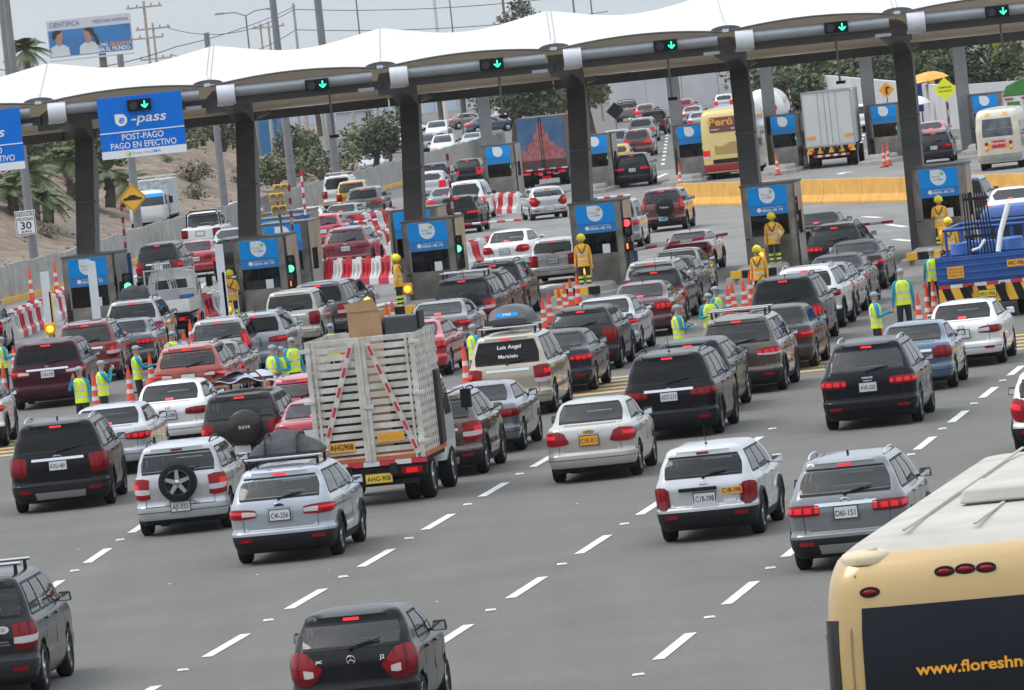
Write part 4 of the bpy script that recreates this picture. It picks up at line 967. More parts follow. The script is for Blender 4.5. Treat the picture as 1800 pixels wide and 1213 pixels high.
        if wip and not sedan:
            m = MB(); a = S.pt(0, rwb + .0); n_ = S.nrm(0, rwb); b = S.pt(.45, rwb + .06) + S.nrm(.45, rwb + .06) * .03; a2 = a + n_ * .03
            m.sphere(a + n_ * .02, .03, n=8, k=4); m.tube(a2, b, .011, .008, 5); m.tube(a2 * .65 + b * .35 + Vector((0, 0, -.02)), b + Vector((.12, .02, .015)), .012, .01, 4); m.build('wiper', [BLACK], T)
        if exh:
            for sg in ((1, -1) if exh == 2 else (1,)):
                m = MB(); m.lathe([(.04, .0), (.046, .02), (.046, .22)], 10, (sg * W * .27, R + .05, .285), 'y', 0, cap=False); m.lathe([(.001, .06), (.04, .06)], 10, (sg * W * .27, R + .05, .285), 'y', 1, cap=False); m.build('exhaust', [CHROME, DARK], T)
        if badge: emblem(T, badge, S, bz or (B - .045 if not sedan else B - .06))
        for (tx, q, z, size, mt) in words:
            p = S.pt(abs(q), z); n_ = S.nrm(abs(q), z); sx = 1 if q >= 0 else -1
            M = Matrix.Translation((p.x * sx, p.y, z)) @ Matrix.Translation(Vector((n_.x * sx, n_.y, n_.z)) * .012) @ Matrix.Rotation(math.atan2(n_.x * sx, -n_.y), 4, 'Z') @ Matrix.Rotation(math.pi / 2 - math.atan2(n_.z, math.hypot(n_.x, n_.y)), 4, 'X')
            text(tx, size, 'lettering', mt, T, None, M=M, bold=.01)
    if spare:
        zs_ = B - .12; yb = S.pt(0, zs_).y; t, r = wheel_mesh(.35, 2, .2)
        e = bpy.data.objects.new('spare_wheel', t); COL.objects.link(e); e.parent = T; e.location = (spare[0], yb - .11, zs_); e.rotation_euler.z = -math.pi / 2
        if spare[1] == 'rim': q = bpy.data.objects.new('rim', r); COL.objects.link(q); q.parent = e
        else:
            m = MB(); m.lathe([(.365, -.1), (.37, .04), (.33, .1), (.10, .125), (.001, .127)], 26, axis='x'); c_ = m.build('wheel_cover', [{'k': BLACK, 'p': P}[spare[1]]], e)
            if len(spare) > 2: text(spare[2], .1, 'lettering', WHITE, c_, (0, 0, 0), M=Matrix.Translation((.13, 0, 0)) @ Matrix.Rotation(math.pi / 2, 4, 'Z') @ Matrix.Rotation(math.pi / 2, 4, 'X'), bold=.012)
    # ---- mirrors, rails, aerial, wheels
    for sg in (1, -1):
        zm = B + .07; f = .86; p = S.pt(0, zm, sg, f); m = MB(); c = p + Vector((sg * .13, 0, .03))
        if lod:
            m.box(c, (.19, .10, .135), 0, None, (.86, .75)); m.box(p + Vector((sg * .02, 0, -.01)), (.1, .07, .04), 0)
            o = m.build('mirror', [mirror_col or (P if (px + py) % 3 == 0 else BLACK)], T, .03 if lod == 2 else 0)
            if lod == 2: m = MB(); m.box(c + Vector((0, -.05, -.005)), (.15, .006, .1)); m.build('mirror_glass', [MIRR], o)
        else: m.box(c, (.2, .1, .14)); m.build('mirror', [BLACK], T)
    if rails and lod:
        for sg in (1, -1):
            zr = zt - .03; pts = [S.pt(0, zr, sg, f) for f in frange(.06, .94, 8)]; hh = [0, .045, .06, .065, .068, .065, .06, .045, 0]
            m = MB(); m.path([p + Vector((-sg * .01, 0, h + .01)) for p, h in zip(pts, hh)], .017, 6); m.build('roof_rail', [rails], T)
    if kind == 'pickup' and lod:
        m = MB(); m.path([(-W * .43, .32, B + .02), (-W * .40, .36, H - .1), (-W * .3, .38, H + .04), (W * .3, .38, H + .04), (W * .40, .36, H - .1), (W * .43, .32, B + .02)], .035, 7); m.path([(-W * .38, .37, H - .2), (W * .38, .37, H - .2)], .025, 6); m.build('sport_bar', [BLACK], T)
    if cross and lod:
        for f in (.2, .72):
            a, b = S.pt(0, zt - .02, -1, f), S.pt(0, zt - .02, 1, f); m = MB()
            m.tube(a + Vector((-.08, 0, .15)), b + Vector((.08, 0, .15)), .025, n=6)
            for p in (a, b): m.tube(p + Vector((0, 0, .0)), p + Vector((0, 0, .15)), .03, .025, 5, 1)
            m.build('roof_bar', [ALLOY, BLACK], T)
    if ant and lod:
        m = MB(); ya = S.pt(0, zt).y + .22
        if ant == 'fin': m.prism([(0, -.01), (.16, -.01), (.10, .0), (.03, .06), (.01, .06)], .03, (-.015, ya, H), (0, 1, 0), (0, 0, 1))
        else: m.tube((0, ya, H - .01), (.0, ya - .16, H + .34), .008, .004, 5); m.sphere((0, ya, H), .025, n=6, k=4)
        m.build('aerial', [BLACK], T)
    for x in (1, -1):
        for y in (0, wb): add_wheel(T, x * (W / 2 - .125), y, TR, 1 if lod == 2 else 0, .21)
    T['S'] = 0; del T['S']
    T_SHELL[T.name] = (S, B, H, W, R, F)
    return T
T_SHELL = {}
def hd(px):
    xs = [(-200, 0.5), (100, 2.0), (300, 4.6), (520, 6.6), (900, 7.4), (1400, 8.2), (1800, 9.0), (2200, 9.5)]
    for (a, u), (b, v) in zip(xs, xs[1:]):
        if px <= b: return u + (v - u) * (px - a) / (b - a)
    return 9.0
# ------------------------------------------------------------------ buses and trucks
def skin(S, zs, nS, nC=4, nR=6, cap=True, mf=None, capmi=0):
    b = MB(); cols = [(q, None) for q in frange(0, 1, nR)] + [(q, None) for q in frange(1, 2, nC)[1:]] + [(0, f) for f in frange(0, 1, nS)[1:]] + [(100 + q, None) for q in frange(0, 1, nC)[1:]] + [(101 + q, None) for q in frange(0, 1, nR)[1:]]
    n = len(cols)
    for sg in (1, -1):
        o = len(b.v); b.v += [tuple(S.pt(q, z, sg, f)) for z in zs for q, f in cols]
        for j in range(len(zs) - 1):
            for i in range(n - 1):
                f = (o + j * n + i, o + j * n + i + 1, o + (j + 1) * n + i + 1, o + (j + 1) * n + i); b.f.append(f if sg > 0 else f[::-1]); b.m.append(mf((zs[j] + zs[j + 1]) / 2) if mf else 0); b.s.append(True)
    if cap:
        z = zs[-1]; ring = [S.pt(q, z, 1, f) for q, f in cols] + [S.pt(q, z, -1, f) for q, f in cols[::-1]][1:-1]; ym = sum(p.y for p in ring) / len(ring); k = len(ring)
        rr = [[(p.x * s_, ym + (p.y - ym) * (1 - (1 - s_) * .9), z + (1 - s_ * s_) * .07) for p in ring] for s_ in (1, .7, .35, .01)]
        b.add([p for r in rr for p in r], [(u * k + i, u * k + (i + 1) % k, (u + 1) * k + (i + 1) % k, (u + 1) * k + i) for u in range(3) for i in range(k)], capmi, True)
    return b
def coach(label, base, head, W, H, L, P, roof, name, cat, axle=3.0, win=True, TR=.5, group='vehicles driving through the toll plaza'):
    T = thing(name, base, label, cat, group, -rad(head))
    lev = [(.35, .1, L - .1, .97), (.6, .0, L, 1), (1.9, .02, L - .02, 1), (H - .8, .06, L - .1, .985), (H - .38, .13, L - .25, .955), (H - .14, .26, L - .45, .89), (H - .03, .55, L - .8, .78)]
    S = Shell(lev, W, rc=.26, bow=.12, taper=.01); b = skin(S, frange(.35, H - .45, 14) + frange(H - .45, H - .03, 8)[1:], 30, capmi=1, mf=lambda z: 1 if z > H - .1 else 0)
    b.box((0, L / 2, .45), (W - .3, L - .4, .3), 2); b.build('body', [P, roof, DARK], T)
    for x in (1, -1):
        for y in (axle, L - 2.4):
            add_wheel(T, x * (W / 2 - .17), y, TR, 0, .3)
    if win:
        for sg in (1, -1):
            m = MB(); S.patch(m, [(f, H * .53, H - .62) for f in frange(.02, .95, 24)], .012, 3, sg=sg, side=True); m.build('side_window', [GL_FAR], T)
        m = MB(); S.patch(m, [(100 + q, H * .42, H - .5) for q in frange(.6, 2, 10)], .012, 3); S.patch(m, [(100 + q, H * .42, H - .5) for q in frange(.6, 2, 10)], .012, 3, sg=-1); m.build('windscreen', [GL_FAR], T)
        for sg in (1, -1): m = MB(); p = S.pt(0, H * .55, sg, .98); m.path([p, p + Vector((sg * .25, .3, .1)), p + Vector((sg * .3, .35, -.3))], .03, 6); m.box(p + Vector((sg * .32, .35, -.45)), (.22, .12, .4)); m.build('mirror', [BLACK], T, .03)
    return T, S
CREAM = paint((.45, .295, .10), .05, .3, .12); ROOFG = mat('bus_roof', (.44, .42, .375), .7, noise=(.9, .22, (.36, .33, .28)), bump=.05)
# the big coach in the right foreground
hb = 10; c = dp(1733, 988, 65); T, S = coach('large yellow intercity coach with dirty pale roof filling the lower right corner', (c.x - .2, 65.0, 0), hb, 2.6, c.z + .22, 12.5, CREAM, ROOFG, 'coach', 'bus', win=False)
HB = c.z + .22
m = MB(); S.patch(m, [(q, 1.9, HB - .53) for q in frange(-.92, .92, 22)], .012, 6); m.build('rear_window', [mat('coach_glass', (.010, .012, .017), .15, spec=.2)], T)
for sg in (1, -1):
    m = MB(); S.patch(m, [(f, 1.5, HB - .75) for f in frange(.0, .97, 30)], .012, 4, sg=sg, side=True); S.patch(m, [(q, 1.0, HB - .62) for q in frange(1.35, 2.2, 6)], .01, 4, sg=sg); m.build('side_window', [GL_FAR], T)
for x, dz in ((-.84, -.10), (-.18, .02), (0, .025), (.18, .02), (.84, -.10)):
    z = HB - .30 + dz; q = abs(x) / S.ev(z)[4]; m = MB(); p = S.pt(q, z, 1 if x >= 0 else -1); n_ = S.nrm(q, z, 1 if x >= 0 else -1)
    m.sphere(p + n_ * .01, .05, 0, 12, 6, (1.5, .5, .62)); m.v = [(v[0] - p.x * (0), v[1], v[2]) for v in m.v]
    k = MB()
    for t_ in range(1): k.path([p + n_ * .012 + Vector((.075 * math.cos(t) * 1.05, 0, .036 * math.sin(t))) for t in frange(0, 2 * math.pi, 16)], .012, 5, 1)
    k.sphere(p + n_ * .012, .034, 0, 12, 6, (1.9, .6, .8)); k.build('marker_light', [RED, BLACK], T)
m = MB(); S.patch(m, [(q, .6, HB - .25) for q in (1.02, 1.06)], .004, 6, sg=-1); S.patch(m, [(q, .6, HB - .25) for q in (1.02, 1.06)], .004, 6, sg=1); m.build('seam', [mat('seam_brown', (.25, .17, .08), .7)], T)
z = dp(1700, 1168, 65).z; p = S.pt(0, z); text('www.floreshnos.net', .14, 'lettering', mat('lettering_orange', (.85, .36, .02), .5), T, (0.17, p.y - .02, z - .015), width=1.32, bold=.025)
b = MB()                                                    # roof ribs, hatch and vent
for x in (-.62, .0, .62): b.box((x, 6.2, HB + .035), (.03, 10, .02))
b.build('roof_ribs', [ROOFG], T, .005)
b = MB(); b.box((.25, 4.3, HB + .11), (1.3, 1.5, .12), 0, None, (.94, .94)); b.box((.25, 4.3, HB + .055), (1.15, 1.35, .06)); b.build('roof_hatch', [ROOFG], T, .02)
b = MB(); b.lathe([(.24, 0), (.25, .05), (.22, .09), (.12, .11), (.001, .115)], 20, (-.86, .52, HB - .17)); b.lathe([(.05, .1), (.05, .13), (.001, .13)], 10, (-.82, .45, HB - .17)); b.build('vent', [mat('vent_cream', (.62, .52, .34), .6, noise=(4, .2))], T)

# yellow coach under the far canopy
c = gp(1283, 314); T, S = coach('yellow and brown coach passing the farther plaza seen from behind', c, 6, 2.5, 3.55, 11.5, paint((.72, .55, .20), .05, .3), paint((.72, .58, .26), .05, .3), 'coach', 'bus')
BRN = mat('coach_brown', (.13, .03, .025), .3, coat=.5)
m = MB(); S.patch(m, [(q, 2.35, 3.12) for q in frange(-.8, .8, 12)], .012, 3); m.build('rear_window', [BRN], T)
m = MB(); S.patch(m, [(q, .42, .78) for q in frange(-1.8, 1.8, 20)], .014, 2); m.build('bumper', [mat('coach_red', (.35, .02, .025), .35, coat=.5)], T)
m = MB(); S.patch(m, [(q, 1.25, 1.75 + .1 * math.sin(q * 5)) for q in frange(-.62, .62, 14)], .012, 3); S.patch(m, [(q, .8, 1.02) for q in frange(-.75, .75, 8)], .012, 1, mi=1); m.build('panel', [mat('coach_tan', (.42, .27, .09), .4), DARK], T)
for sg in (1, -1): m = MB(); S.patch(m, [(q, 1.05, 1.5) for q in frange(.86, 1.7, 5)], .014, 3, sg=sg, mf=lambda i, j: 1 if j == 0 else 0); m.build('taillight', [REDLIT, CLEAR], T)
p = S.pt(0, 2.85); text('Perú', .5, 'lettering', PLATE_O, T, (-.2, p.y - .03, 2.87), width=1.2, bold=.03); text('www.perubus.pe', .16, 'lettering', SIGNW, T, (-.12, p.y - .03, 2.52), width=1.2, bold=.01)
# small cream minibus at the right edge
c = gp(1760, 299); T, S = coach('cream minibus with red panel under its rear window at the right edge', c, 7, 2.0, 2.75, 7, paint((.60, .54, .42), .05, .4), paint((.60, .55, .45), .05, .4), 'minibus', 'bus', axle=1.8, TR=.4)
m = MB(); S.patch(m, [(q, 1.52, 2.32) for q in frange(-.93, .93, 12)], .012, 4); m.build('rear_window', [mat('minibus_glass', (.10, .11, .12), .1, noise=(2.2, .7))], T)
m = MB(); S.patch(m, [(q, 1.0, 1.35) for q in frange(-.42, .42, 6)], .012, 2); m.build('panel', [mat('panel_red', (.55, .03, .03), .5)], T)
m = MB(); S.patch(m, [(q, .42, .72) for q in frange(-1.9, 1.9, 14)], .03, 2); m.build('bumper', [CONCRETE], T)
p = S.pt(0, 1.44); text('MITSUBISHI ROSA', .13, 'lettering', SIGNW, T, (0, p.y - .03, 1.46), width=1.2, bold=.015); text('Expreso', .15, 'lettering', SIGNW, T, (0, p.y - .04, 1.22), width=.6, bold=.012)
for sg in (1, -1):
    for z in (1.22, .98): m = MB(); q = .74; pp = S.pt(q, z, sg); m.lathe([(.001, -.05), (.07, -.045), (.085, 0)], 12, pp, 'y', cap=False); m.build('taillight', [RED if z > 1 else AMBER], T)
    m = MB(); S.patch(m, [(q, 1.0, 1.2) for q in (.46, .66)], .012, 1, sg=sg); S.patch(m, [(q, 2.45, 2.58) for q in (.45, .75)], .014, 1, sg=sg); m.build('plate_sign', [PLATE_O], T)

STRW = STR_W
def chassis(T, W, L, fz, y0=-.9, TR=.42, dual=True, lights=True, stripes=True, cab=paint((.66, .66, .64), 0, .35), cabh=2.3, cabl=1.7, gap=.15, bl=None):
    b = MB(); [b.box((x, L / 2 + y0, fz - .16), (.12, L + .4, .2)) for x in (-.42, .42)]; b.box((0, L / 2 + y0, fz - .05), (W - .1, L, .08)); b.box((0, 0, TR), (W - .5, .16, .16)); b.box((0, 1.3, TR + .05), (.5, 1.2, .3)); b.build('chassis', [DARK], T)
    wb = L + y0 + gap + cabl * .45
    for x in (1, -1):
        add_wheel(T, x * (W / 2 - .16), 0, TR, 1, .26)
        if dual: add_wheel(T, x * (W / 2 - .45), 0, TR, 0, .24)
        add_wheel(T, x * (W / 2 - .16), wb, TR, 1, .26)
        b = MB(); b.box((x * (W / 2 - .3), -TR - .12, .62), (.5, .02, .55)); b.build('mudflap', [BLACK], T)
    b = MB(); b.box((0, y0 + .08, fz - .22), (W - .06, .12, .2)); b.box((0, y0 + .12, fz - .42), (W * .8, .1, .1)); b.build('rear_bumper', [BLACK], T)
    if lights:
        for sg in (1, -1): b = MB(); b.box((sg * (W / 2 - .3), y0, fz - .22), (.4, .06, .13)); b.box((sg * (W / 2 - .3), y0 - .03, fz - .22), (.22, .03, .09), 1); b.build('taillight', [RED, REDLIT], T)
    if stripes:
        b = MB(); n = max(4, round(W / .3)); [b.box((-W / 2 + W * (i + .5) / n, y0 - .01, fz - .05), (W / n, .02, .09), i % 2) for i in range(n)]; b.build('reflective_strip', [STR_R, STR_W], T)
    # cab
    yc = L + y0 + gap; lev = [(.55, .0, cabl, .96), (.8, 0, cabl + .08, 1), (1.35, 0, cabl + .02, 1), (1.5, .01, cabl - .04, .99), (cabh - .2, .05, cabl - .4, .92), (cabh - .05, .12, cabl - .55, .86), (cabh, .2, cabl - .65, .8)]
    S = Shell([(z, a + yc, f + yc, w_) for z, a, f, w_ in lev], min(W, 2.2) - .1, rc=.15, bow=.03, taper=.01)
    b = skin(S, frange(.55, cabh, 14), 8); b.build('cab', [cab], T)
    b = MB(); S.patch(b, [(q, 1.5, cabh - .25) for q in frange(-.8, .8, 8)], .012, 3); b.build('rear_window', [GL_FAR], T)
    for sg in (1, -1):
        b = MB(); S.patch(b, [(f, 1.4, cabh - .22) for f in frange(.15, .85, 5)], .012, 3, sg=sg, side=True); b.build('side_window', [GL_FAR], T)
        p = S.pt(0, 1.75, sg, .98); b = MB(); b.path([p, p + Vector((sg * .3, .05, .1)), p + Vector((sg * .32, .05, -.35))], .018, 5); b.box(p + Vector((sg * .34, .03, -.12)), (.2, .1, .36)); b.build('mirror', [BLACK], T, .03)
    b = MB(); S.patch(b, [(100 + q, 1.4, cabh - .2) for q in frange(.4, 2, 8)], .012, 3); S.patch(b, [(100 + q, 1.4, cabh - .2) for q in frange(.4, 2, 8)], .012, 3, sg=-1); b.build('windscreen', [GL_FAR], T)
    return S, yc
TG = 'vehicles driving through the toll plaza'
# --- slatted cage truck
T = thing('cage_truck', gp(674, 882), 'small truck with tall white slatted cage body carrying a carton and bins', 'truck', TG, -rad(7.6)); W = 2.1; L_ = 2.75; fz = .82; y0 = -.95; Hc = 2.32
chassis(T, W, L_, fz, y0, .40)
CW = mat('cage_white', (.60, .58, .53), .6, noise=(3, .22, (.40, .36, .30))); z0 = fz
b = MB(); b.box((0, L_ / 2 + y0, z0 + .04), (W, L_, .08)); b.build('bed_floor', [mat('bed_orange', (.45, .12, .04), .7)], T)
for sg in (-1, 1):
    b = MB(); w2 = W / 2 - .02; xc = sg * (W / 4)
    for x in (.06, w2 - .05): b.box((sg * x, y0, z0 + Hc / 2), (.09, .06, Hc))
    b.box((sg * (w2 - .16), y0 + .01, z0 + Hc / 2), (.05, .05, Hc))
    for z in frange(.06, Hc - .05, 15): b.box((xc, y0 + .03, z0 + z), (w2 - .1, .035, .10))
    b.build('gate', [CW], T, .006)
    b = MB(); A, B_ = Vector((sg * .14, y0 - .045, z0 + Hc - .08)), Vector((sg * (w2 - .12), y0 - .045, z0 + .08)); d = B_ - A; M = Matrix.Rotation(-math.atan2(d.x, -d.z), 3, 'Y')
    b.box((A + B_) / 2, (.10, .03, d.length), 1, M)
    for i in range(6): b.box(A + d * (i + .5) / 6 + Vector((0, -.018, 0)), (.055, .008, d.length / 12), 0, M)
    b.build('brace', [STR_R, CW], T)
    b = MB(); [b.box((sg * (w2 - .0), y0 - .03, z0 + z), (.22, .04, .07)) for z in (.3, 1.2, 2.15)]; b.build('hinge', [CW], T, .006)
    b = MB()
    for y in frange(y0 + .06, y0 + L_ - .06, 11): b.box((sg * (W / 2 - .03), y, z0 + Hc / 2 + .05), (.006, .13, Hc - .1))
    for z in frange(.1, Hc - .06, 14): b.box((sg * (W / 2 - .038), y0 + L_ / 2, z0 + z), (.006, L_, .085))
    b.build('side_lattice', [CW], T)
b = MB(); [b.box((0, y0 + L_ - .05, z0 + z), (W, .04, .1)) for z in frange(.1, Hc - .05, 11)]; b.build('front_lattice', [CW], T)
b = MB(); b.tube((0, y0 - .05, z0), (0, y0 - .05, z0 + Hc), .02); b.box((.06, y0 - .06, z0 + 1.02), (.2, .05, .07)); b.box((.0, y0 - .07, z0 + 1.1), (.07, .05, .2)); b.build('lock_bar', [CW], T)
plate(T, .12, y0 - .06, .50, 'AHG-908', 'y', wd=.5)
for x, z, tx in ((-.52, 1.13, 'AHG908'), (.42, 1.25, 'ANCHO')):
    b = MB(); b.box((x, y0 - .03, z), (.5, .015, .17)); o = b.build('number_board', [PLATE_O], T); text(tx, .15, 'lettering', INK if x < 0 else YEL, o, (x, y0 - .045, z), width=.44, bold=.015)
S_, yc = T, y0
def load(name, mb, mats, label, cat, bev=.0, group=None, T=T):
    o = mb.build(name, mats, None, bev); o.matrix_world = Matrix.Translation(T.location) @ Matrix.Rotation(T.rotation_euler.z, 4, 'Z'); return tag(o, label, cat, group)
b = MB(); b.box((-.05, .6, z0 + 1.45), (.62, .6, 2.6)); b.prism([(-.3, 0), (.3, 0), (.2, .22), (-.36, .16)], .02, (-.05, .3, z0 + 2.75)); load('carton', b, [mat('cardboard', (.42, .26, .14), .8, noise=(3, .15))], 'tall brown carton sticking out of the slatted truck', 'carton')
b = MB(); b.box((.62, .7, z0 + 1.35), (.6, .7, 2.5), 0, None, (1.05, 1)); b.box((.95, .72, z0 + 2.5), (.06, .68, .34), 1); load('storage_bin', b, [mat('bin_grey', (.05, .052, .056), .5), BLACK], 'dark grey bin beside the carton on the slatted truck', 'bin', .03)
b = MB(); b.box((-.6, .5, z0 + .9), (.7, .8, 1.6)); load('covered_load', b, [mat('load_dark', (.03, .028, .026), .9, noise=(3, .4))], 'dark bundle behind the left slats of the cage truck', 'bundle', .08)
b = MB(); b.box((.15, 1.3, z0 + .8), (1.9, .5, 1.4)); b.box((.05, 1.03, z0 + 1.0), (.08, .06, 1.9), 1); load('crate_stack', b, [mat('crate_dark', (.05, .03, .025), .9, noise=(3, .4)), CONEO], 'dark crates with orange strap inside the cage truck', 'crates', .03)

# --- white box truck at the far plaza
T = thing('box_truck', gp(1467, 293), 'white box truck with yellow and black chevrons at the farther plaza', 'truck', TG, -rad(6)); W = 2.5; L_ = 6; y0 = -1.3; fz = 1.12; Hb = 2.72
chassis(T, W, L_, fz, y0, .48, cabh=2.6); BW = mat('box_white', (.66, .66, .63), .5, noise=(.8, .08))
b = MB(); b.box((0, L_ / 2 + y0, fz + Hb / 2), (W, L_, Hb)); b.build('box_body', [BW], T, .03)
for sg in (-1, 1):
    b = MB(); n = 12; [b.box((sg * (.07 + (W / 2 - .13) * (i + .5) / n), y0 - .012, fz + Hb / 2), ((W / 2 - .14) / n * .75, .02 + .012 * (i % 2), Hb - .16)) for i in range(n)]; b.build('door', [BW], T)
    b = MB(); [b.tube((sg * x, y0 - .05, fz + .1), (sg * x, y0 - .05, fz + Hb - .05), .015) for x in (.12, .45)]; b.build('lock_bar', [ALLOY], T)
    b = MB(); b.box((sg * .95, y0 - .05, fz + .45), (.42, .02, .16)); b.build('number_board', [PLATE_O], T)
    b = MB(); b.box((sg * (W / 2 - .02), y0 - .01, fz + Hb / 2), (.07, .05, Hb)); b.build('door_post', [ALLOY], T)
b = MB(); b.box((0, y0 - .02, fz + Hb), (W, .06, .09)); b.box((0, y0 - .02, fz), (W, .06, .08)); b.build('frame', [ALLOY], T)
b = MB(); n = 9
for i in range(n): 
    x0 = -W / 2 + W * i / n; k = .12 if i < n / 2 else -.12; b.prism([(x0, -.3), (x0 + W / n, -.3), (x0 + W / n + k, 0), (x0 + k, 0)], .02, (0, y0 - .02, fz - .06), mi=i % 2)
[b.box((-.9 + .2 * (i + .5), y0 - .05, fz - .5), (.2, .03, .11), 2 + i % 2) for i in range(9)]; b.build('chevron_board', [YBOX, BLACK, STR_R, STR_W], T)
# --- truck with a painted rear
T = thing('box_truck', gp(963, 327), 'dark truck with blue and red painted rear doors left of the fourth pillar', 'truck', TG, -rad(5)); W = 2.55; L_ = 7; y0 = -1.3; fz = 1.0; Hb = 2.75
chassis(T, W, L_, fz, y0, .48, cabh=2.6); MU = mat('mural', (.02, .085, .19), .6, noise=(1.3, .3, (.10, .17, .25))); 
b = MB(); b.box((0, L_ / 2 + y0, fz + Hb / 2), (W, L_, Hb)); b.build('box_body', [mat('truck_brown', (.07, .03, .03), .6)], T, .02)
MR = mat('mural_red', (.26, .018, .022), .6, noise=(5, .75, (.36, .22, .20))); MG = mat('mural_dark', (.05, .035, .03), .7, noise=(3, .5, (.12, .05, .04)))
for sg in (-1, 1):
    b = MB(); b.box((sg * W / 4, y0 - .02, fz + Hb / 2), (W / 2 - .03, .04, Hb - .06)); o = b.build('door', [MU], T)
    b = MB(); pl = [(0, 0), (1.2, 0), (1.18, .5), (.85, .62), (.6, .95), (.45, 1.0), (.4, 1.4), (.2, 1.55), (.18, 1.9), (.0, 2.05)]; b.prism([(sg * x, z) for x, z in (pl if sg > 0 else pl[::-1])], .012, (0, y0 - .045, fz + .45), mi=0); b.box((sg * W / 4, y0 - .045, fz + .26), (W / 2 - .05, .014, .4), 1); b.build('painted_design', [MR, MG], o)
    b = MB(); b.tube((sg * .06, y0 - .06, fz), (sg * .06, y0 - .06, fz + Hb), .02); b.build('lock_bar', [DARK], T)
b = MB(); [b.box((x, y0 - .02, fz - .25), (.42, .06, .12)) for x in (-.95, -.3, .35, .95)]; b.build('light_bar', [REDLIT], T); text('BFB', .2, 'lettering', REDLIT, T, (.1, y0 - .1, fz - .52), width=.5, bold=.02)
# --- tank truck
T = thing('tank_truck', gp(1350, 262), 'white tank truck half hidden behind the fifth pillar', 'truck', TG, -rad(6)); chassis(T, 2.3, 7, 1.1, -1.2, .48, cabh=2.6)
b = MB(); b.lathe([(.001, -1.75), (.55, -1.68), (.95, -1.45), (1.18, -1.1), (1.22, -.8), (1.22, 5.2), (.9, 5.6), (.001, 5.7)], 24, (0, 0, 2.35), 'y', cap=False); b.build('tank', [paint((.70, .70, .70), 0, .35)], T)
b = MB(); b.lathe([(.3, -1.7), (.3, -1.78)], 10, (.6, .1, 2.4), 'y'); b.build('hatch', [mat('panel_red', (.55, .03, .03), .5)], T); b = MB(); b.box((0, -1.3, 1.25), (2.2, .5, .25)); b.build('rear_deck', [BLACK], T)
# --- green tarpaulin truck, right edge
T = thing('tarp_truck', gp(1822, 268), 'truck with green tarpaulin and white tailboard at the right edge', 'truck', TG, -rad(7)); chassis(T, 2.5, 6, 1.15, -1.2, .48, cabh=2.6)
b = MB(); b.box((0, 1.8, 2.0), (2.5, 6, 1.7)); b.build('box_body', [WHITE], T); GRN = mat('tarp_green', (.06, .20, .05), .7, noise=(2, .3), bump=.3)
b = MB(); b.prism([(-1.3, 0), (1.3, 0), (1.15, .45), (.6, .75), (-.3, .82), (-1.1, .5)], -6, (0, -1.25, 2.85)); b.build('tarpaulin', [GRN], T, .05)
b = MB(); [b.box((x, -1.23, z), (.6, .04, .55)) for x in (-.8, .0, .8) for z in (1.6, 2.3)]; b.build('tail_panel', [GRN], T); b = MB(); [b.box((x, -1.24, 2.72), (.4, .03, .1)) for x in (-1, -.2, .6)]; b.build('reflective_strip', [STR_R], T)
# --- white flatbed with a glass rack
T = thing('flatbed_truck', gp(297, 597), 'small white flatbed truck carrying a steel glass rack near the first booth', 'truck', TG, -rad(4.5)); chassis(T, 1.72, 2.7, .85, -.8, .36, dual=False, cabh=2.05, cabl=1.5, stripes=False)
b = MB(); b.box((0, .55, .86), (1.72, 2.7, .06)); [b.box((s_ * .85, .55, 1.06), (.03, 2.7, .38)) for s_ in (-1, 1)]; b.box((0, -.8, 1.06), (1.72, .03, .38)); b.build('drop_side', [paint((.66, .66, .64), 0, .4)], T, .008)
b = MB(); [b.tube((x, 1.82, .9), (x, 1.82, 2.15), .025) for x in (-.8, 0, .8)]; [b.tube((-.82, 1.82, z), (.82, 1.82, z), .025) for z in (1.5, 2.15)]; b.build('headboard', [paint((.66, .66, .64), 0, .4)], T)
b = MB()
for s_ in (-1, 1):
    for y in (-.5, .1, .7, 1.3): b.tube((s_ * .45 - .05, y, .9), (s_ * .14 - .05, y, 2.45), .018, n=6)
    for z in (1.2, 1.8, 2.43): k = .45 - .31 * (z - .9) / 1.55; b.tube((s_ * k - .05, -.5, z), (s_ * k - .05, 1.3, z), .016, n=6)
load('glass_rack', b, [ALLOY], 'grey steel A frame rack standing on the white flatbed', 'rack', T=T)
for x, w_ in ((-.55, 'left'), (.55, 'right')): b = MB(); b.lathe([(.22, 0), (.23, .3), (.21, .42)], 14, (x, 1.35, .9)); load('plastic_tub', b, [mat('tub_blue', (.02, .12, .35), .4)], 'blue plastic tub on the %s of the rack on the white flatbed' % w_, 'tub', T=T)
# --- blue dropside truck
T = thing('dropside_truck', gp(1748, 556), 'blue dropside truck with yellow and black chevrons at the right edge', 'truck', TG, -rad(9.4)); W = 2.45; y0 = -1.1; fz = .95; BLU = mat('truck_blue', (.012, .075, .29), .45, noise=(2, .2), coat=.2)
chassis(T, W, 9, fz, y0, .44, cabh=2.5, cab=BLU)
b = MB(); b.box((0, 1.4, fz), (W, 5, .08)); b.box((0, 5.4, fz), (W, 3, .08)); b.box((0, y0, fz + .36), (W, .05, .66)); [b.box((0, y0 - .02, fz + z), (W - .06, .05, .05)) for z in (.1, .27, .44, .6)]
b.build('tailboard', [BLU], T, .01)
for s_ in (-1, 1): b = MB(); b.box((s_ * W / 2, 3.4, fz + .36), (.05, 9, .66)); [b.box((s_ * (W / 2 + .01), y, fz + .36), (.06, .08, .68)) for y in (-.9, .4, 1.6, 2.8, 4.2, 5.6, 7)]; b.build('side_board', [BLU], T)
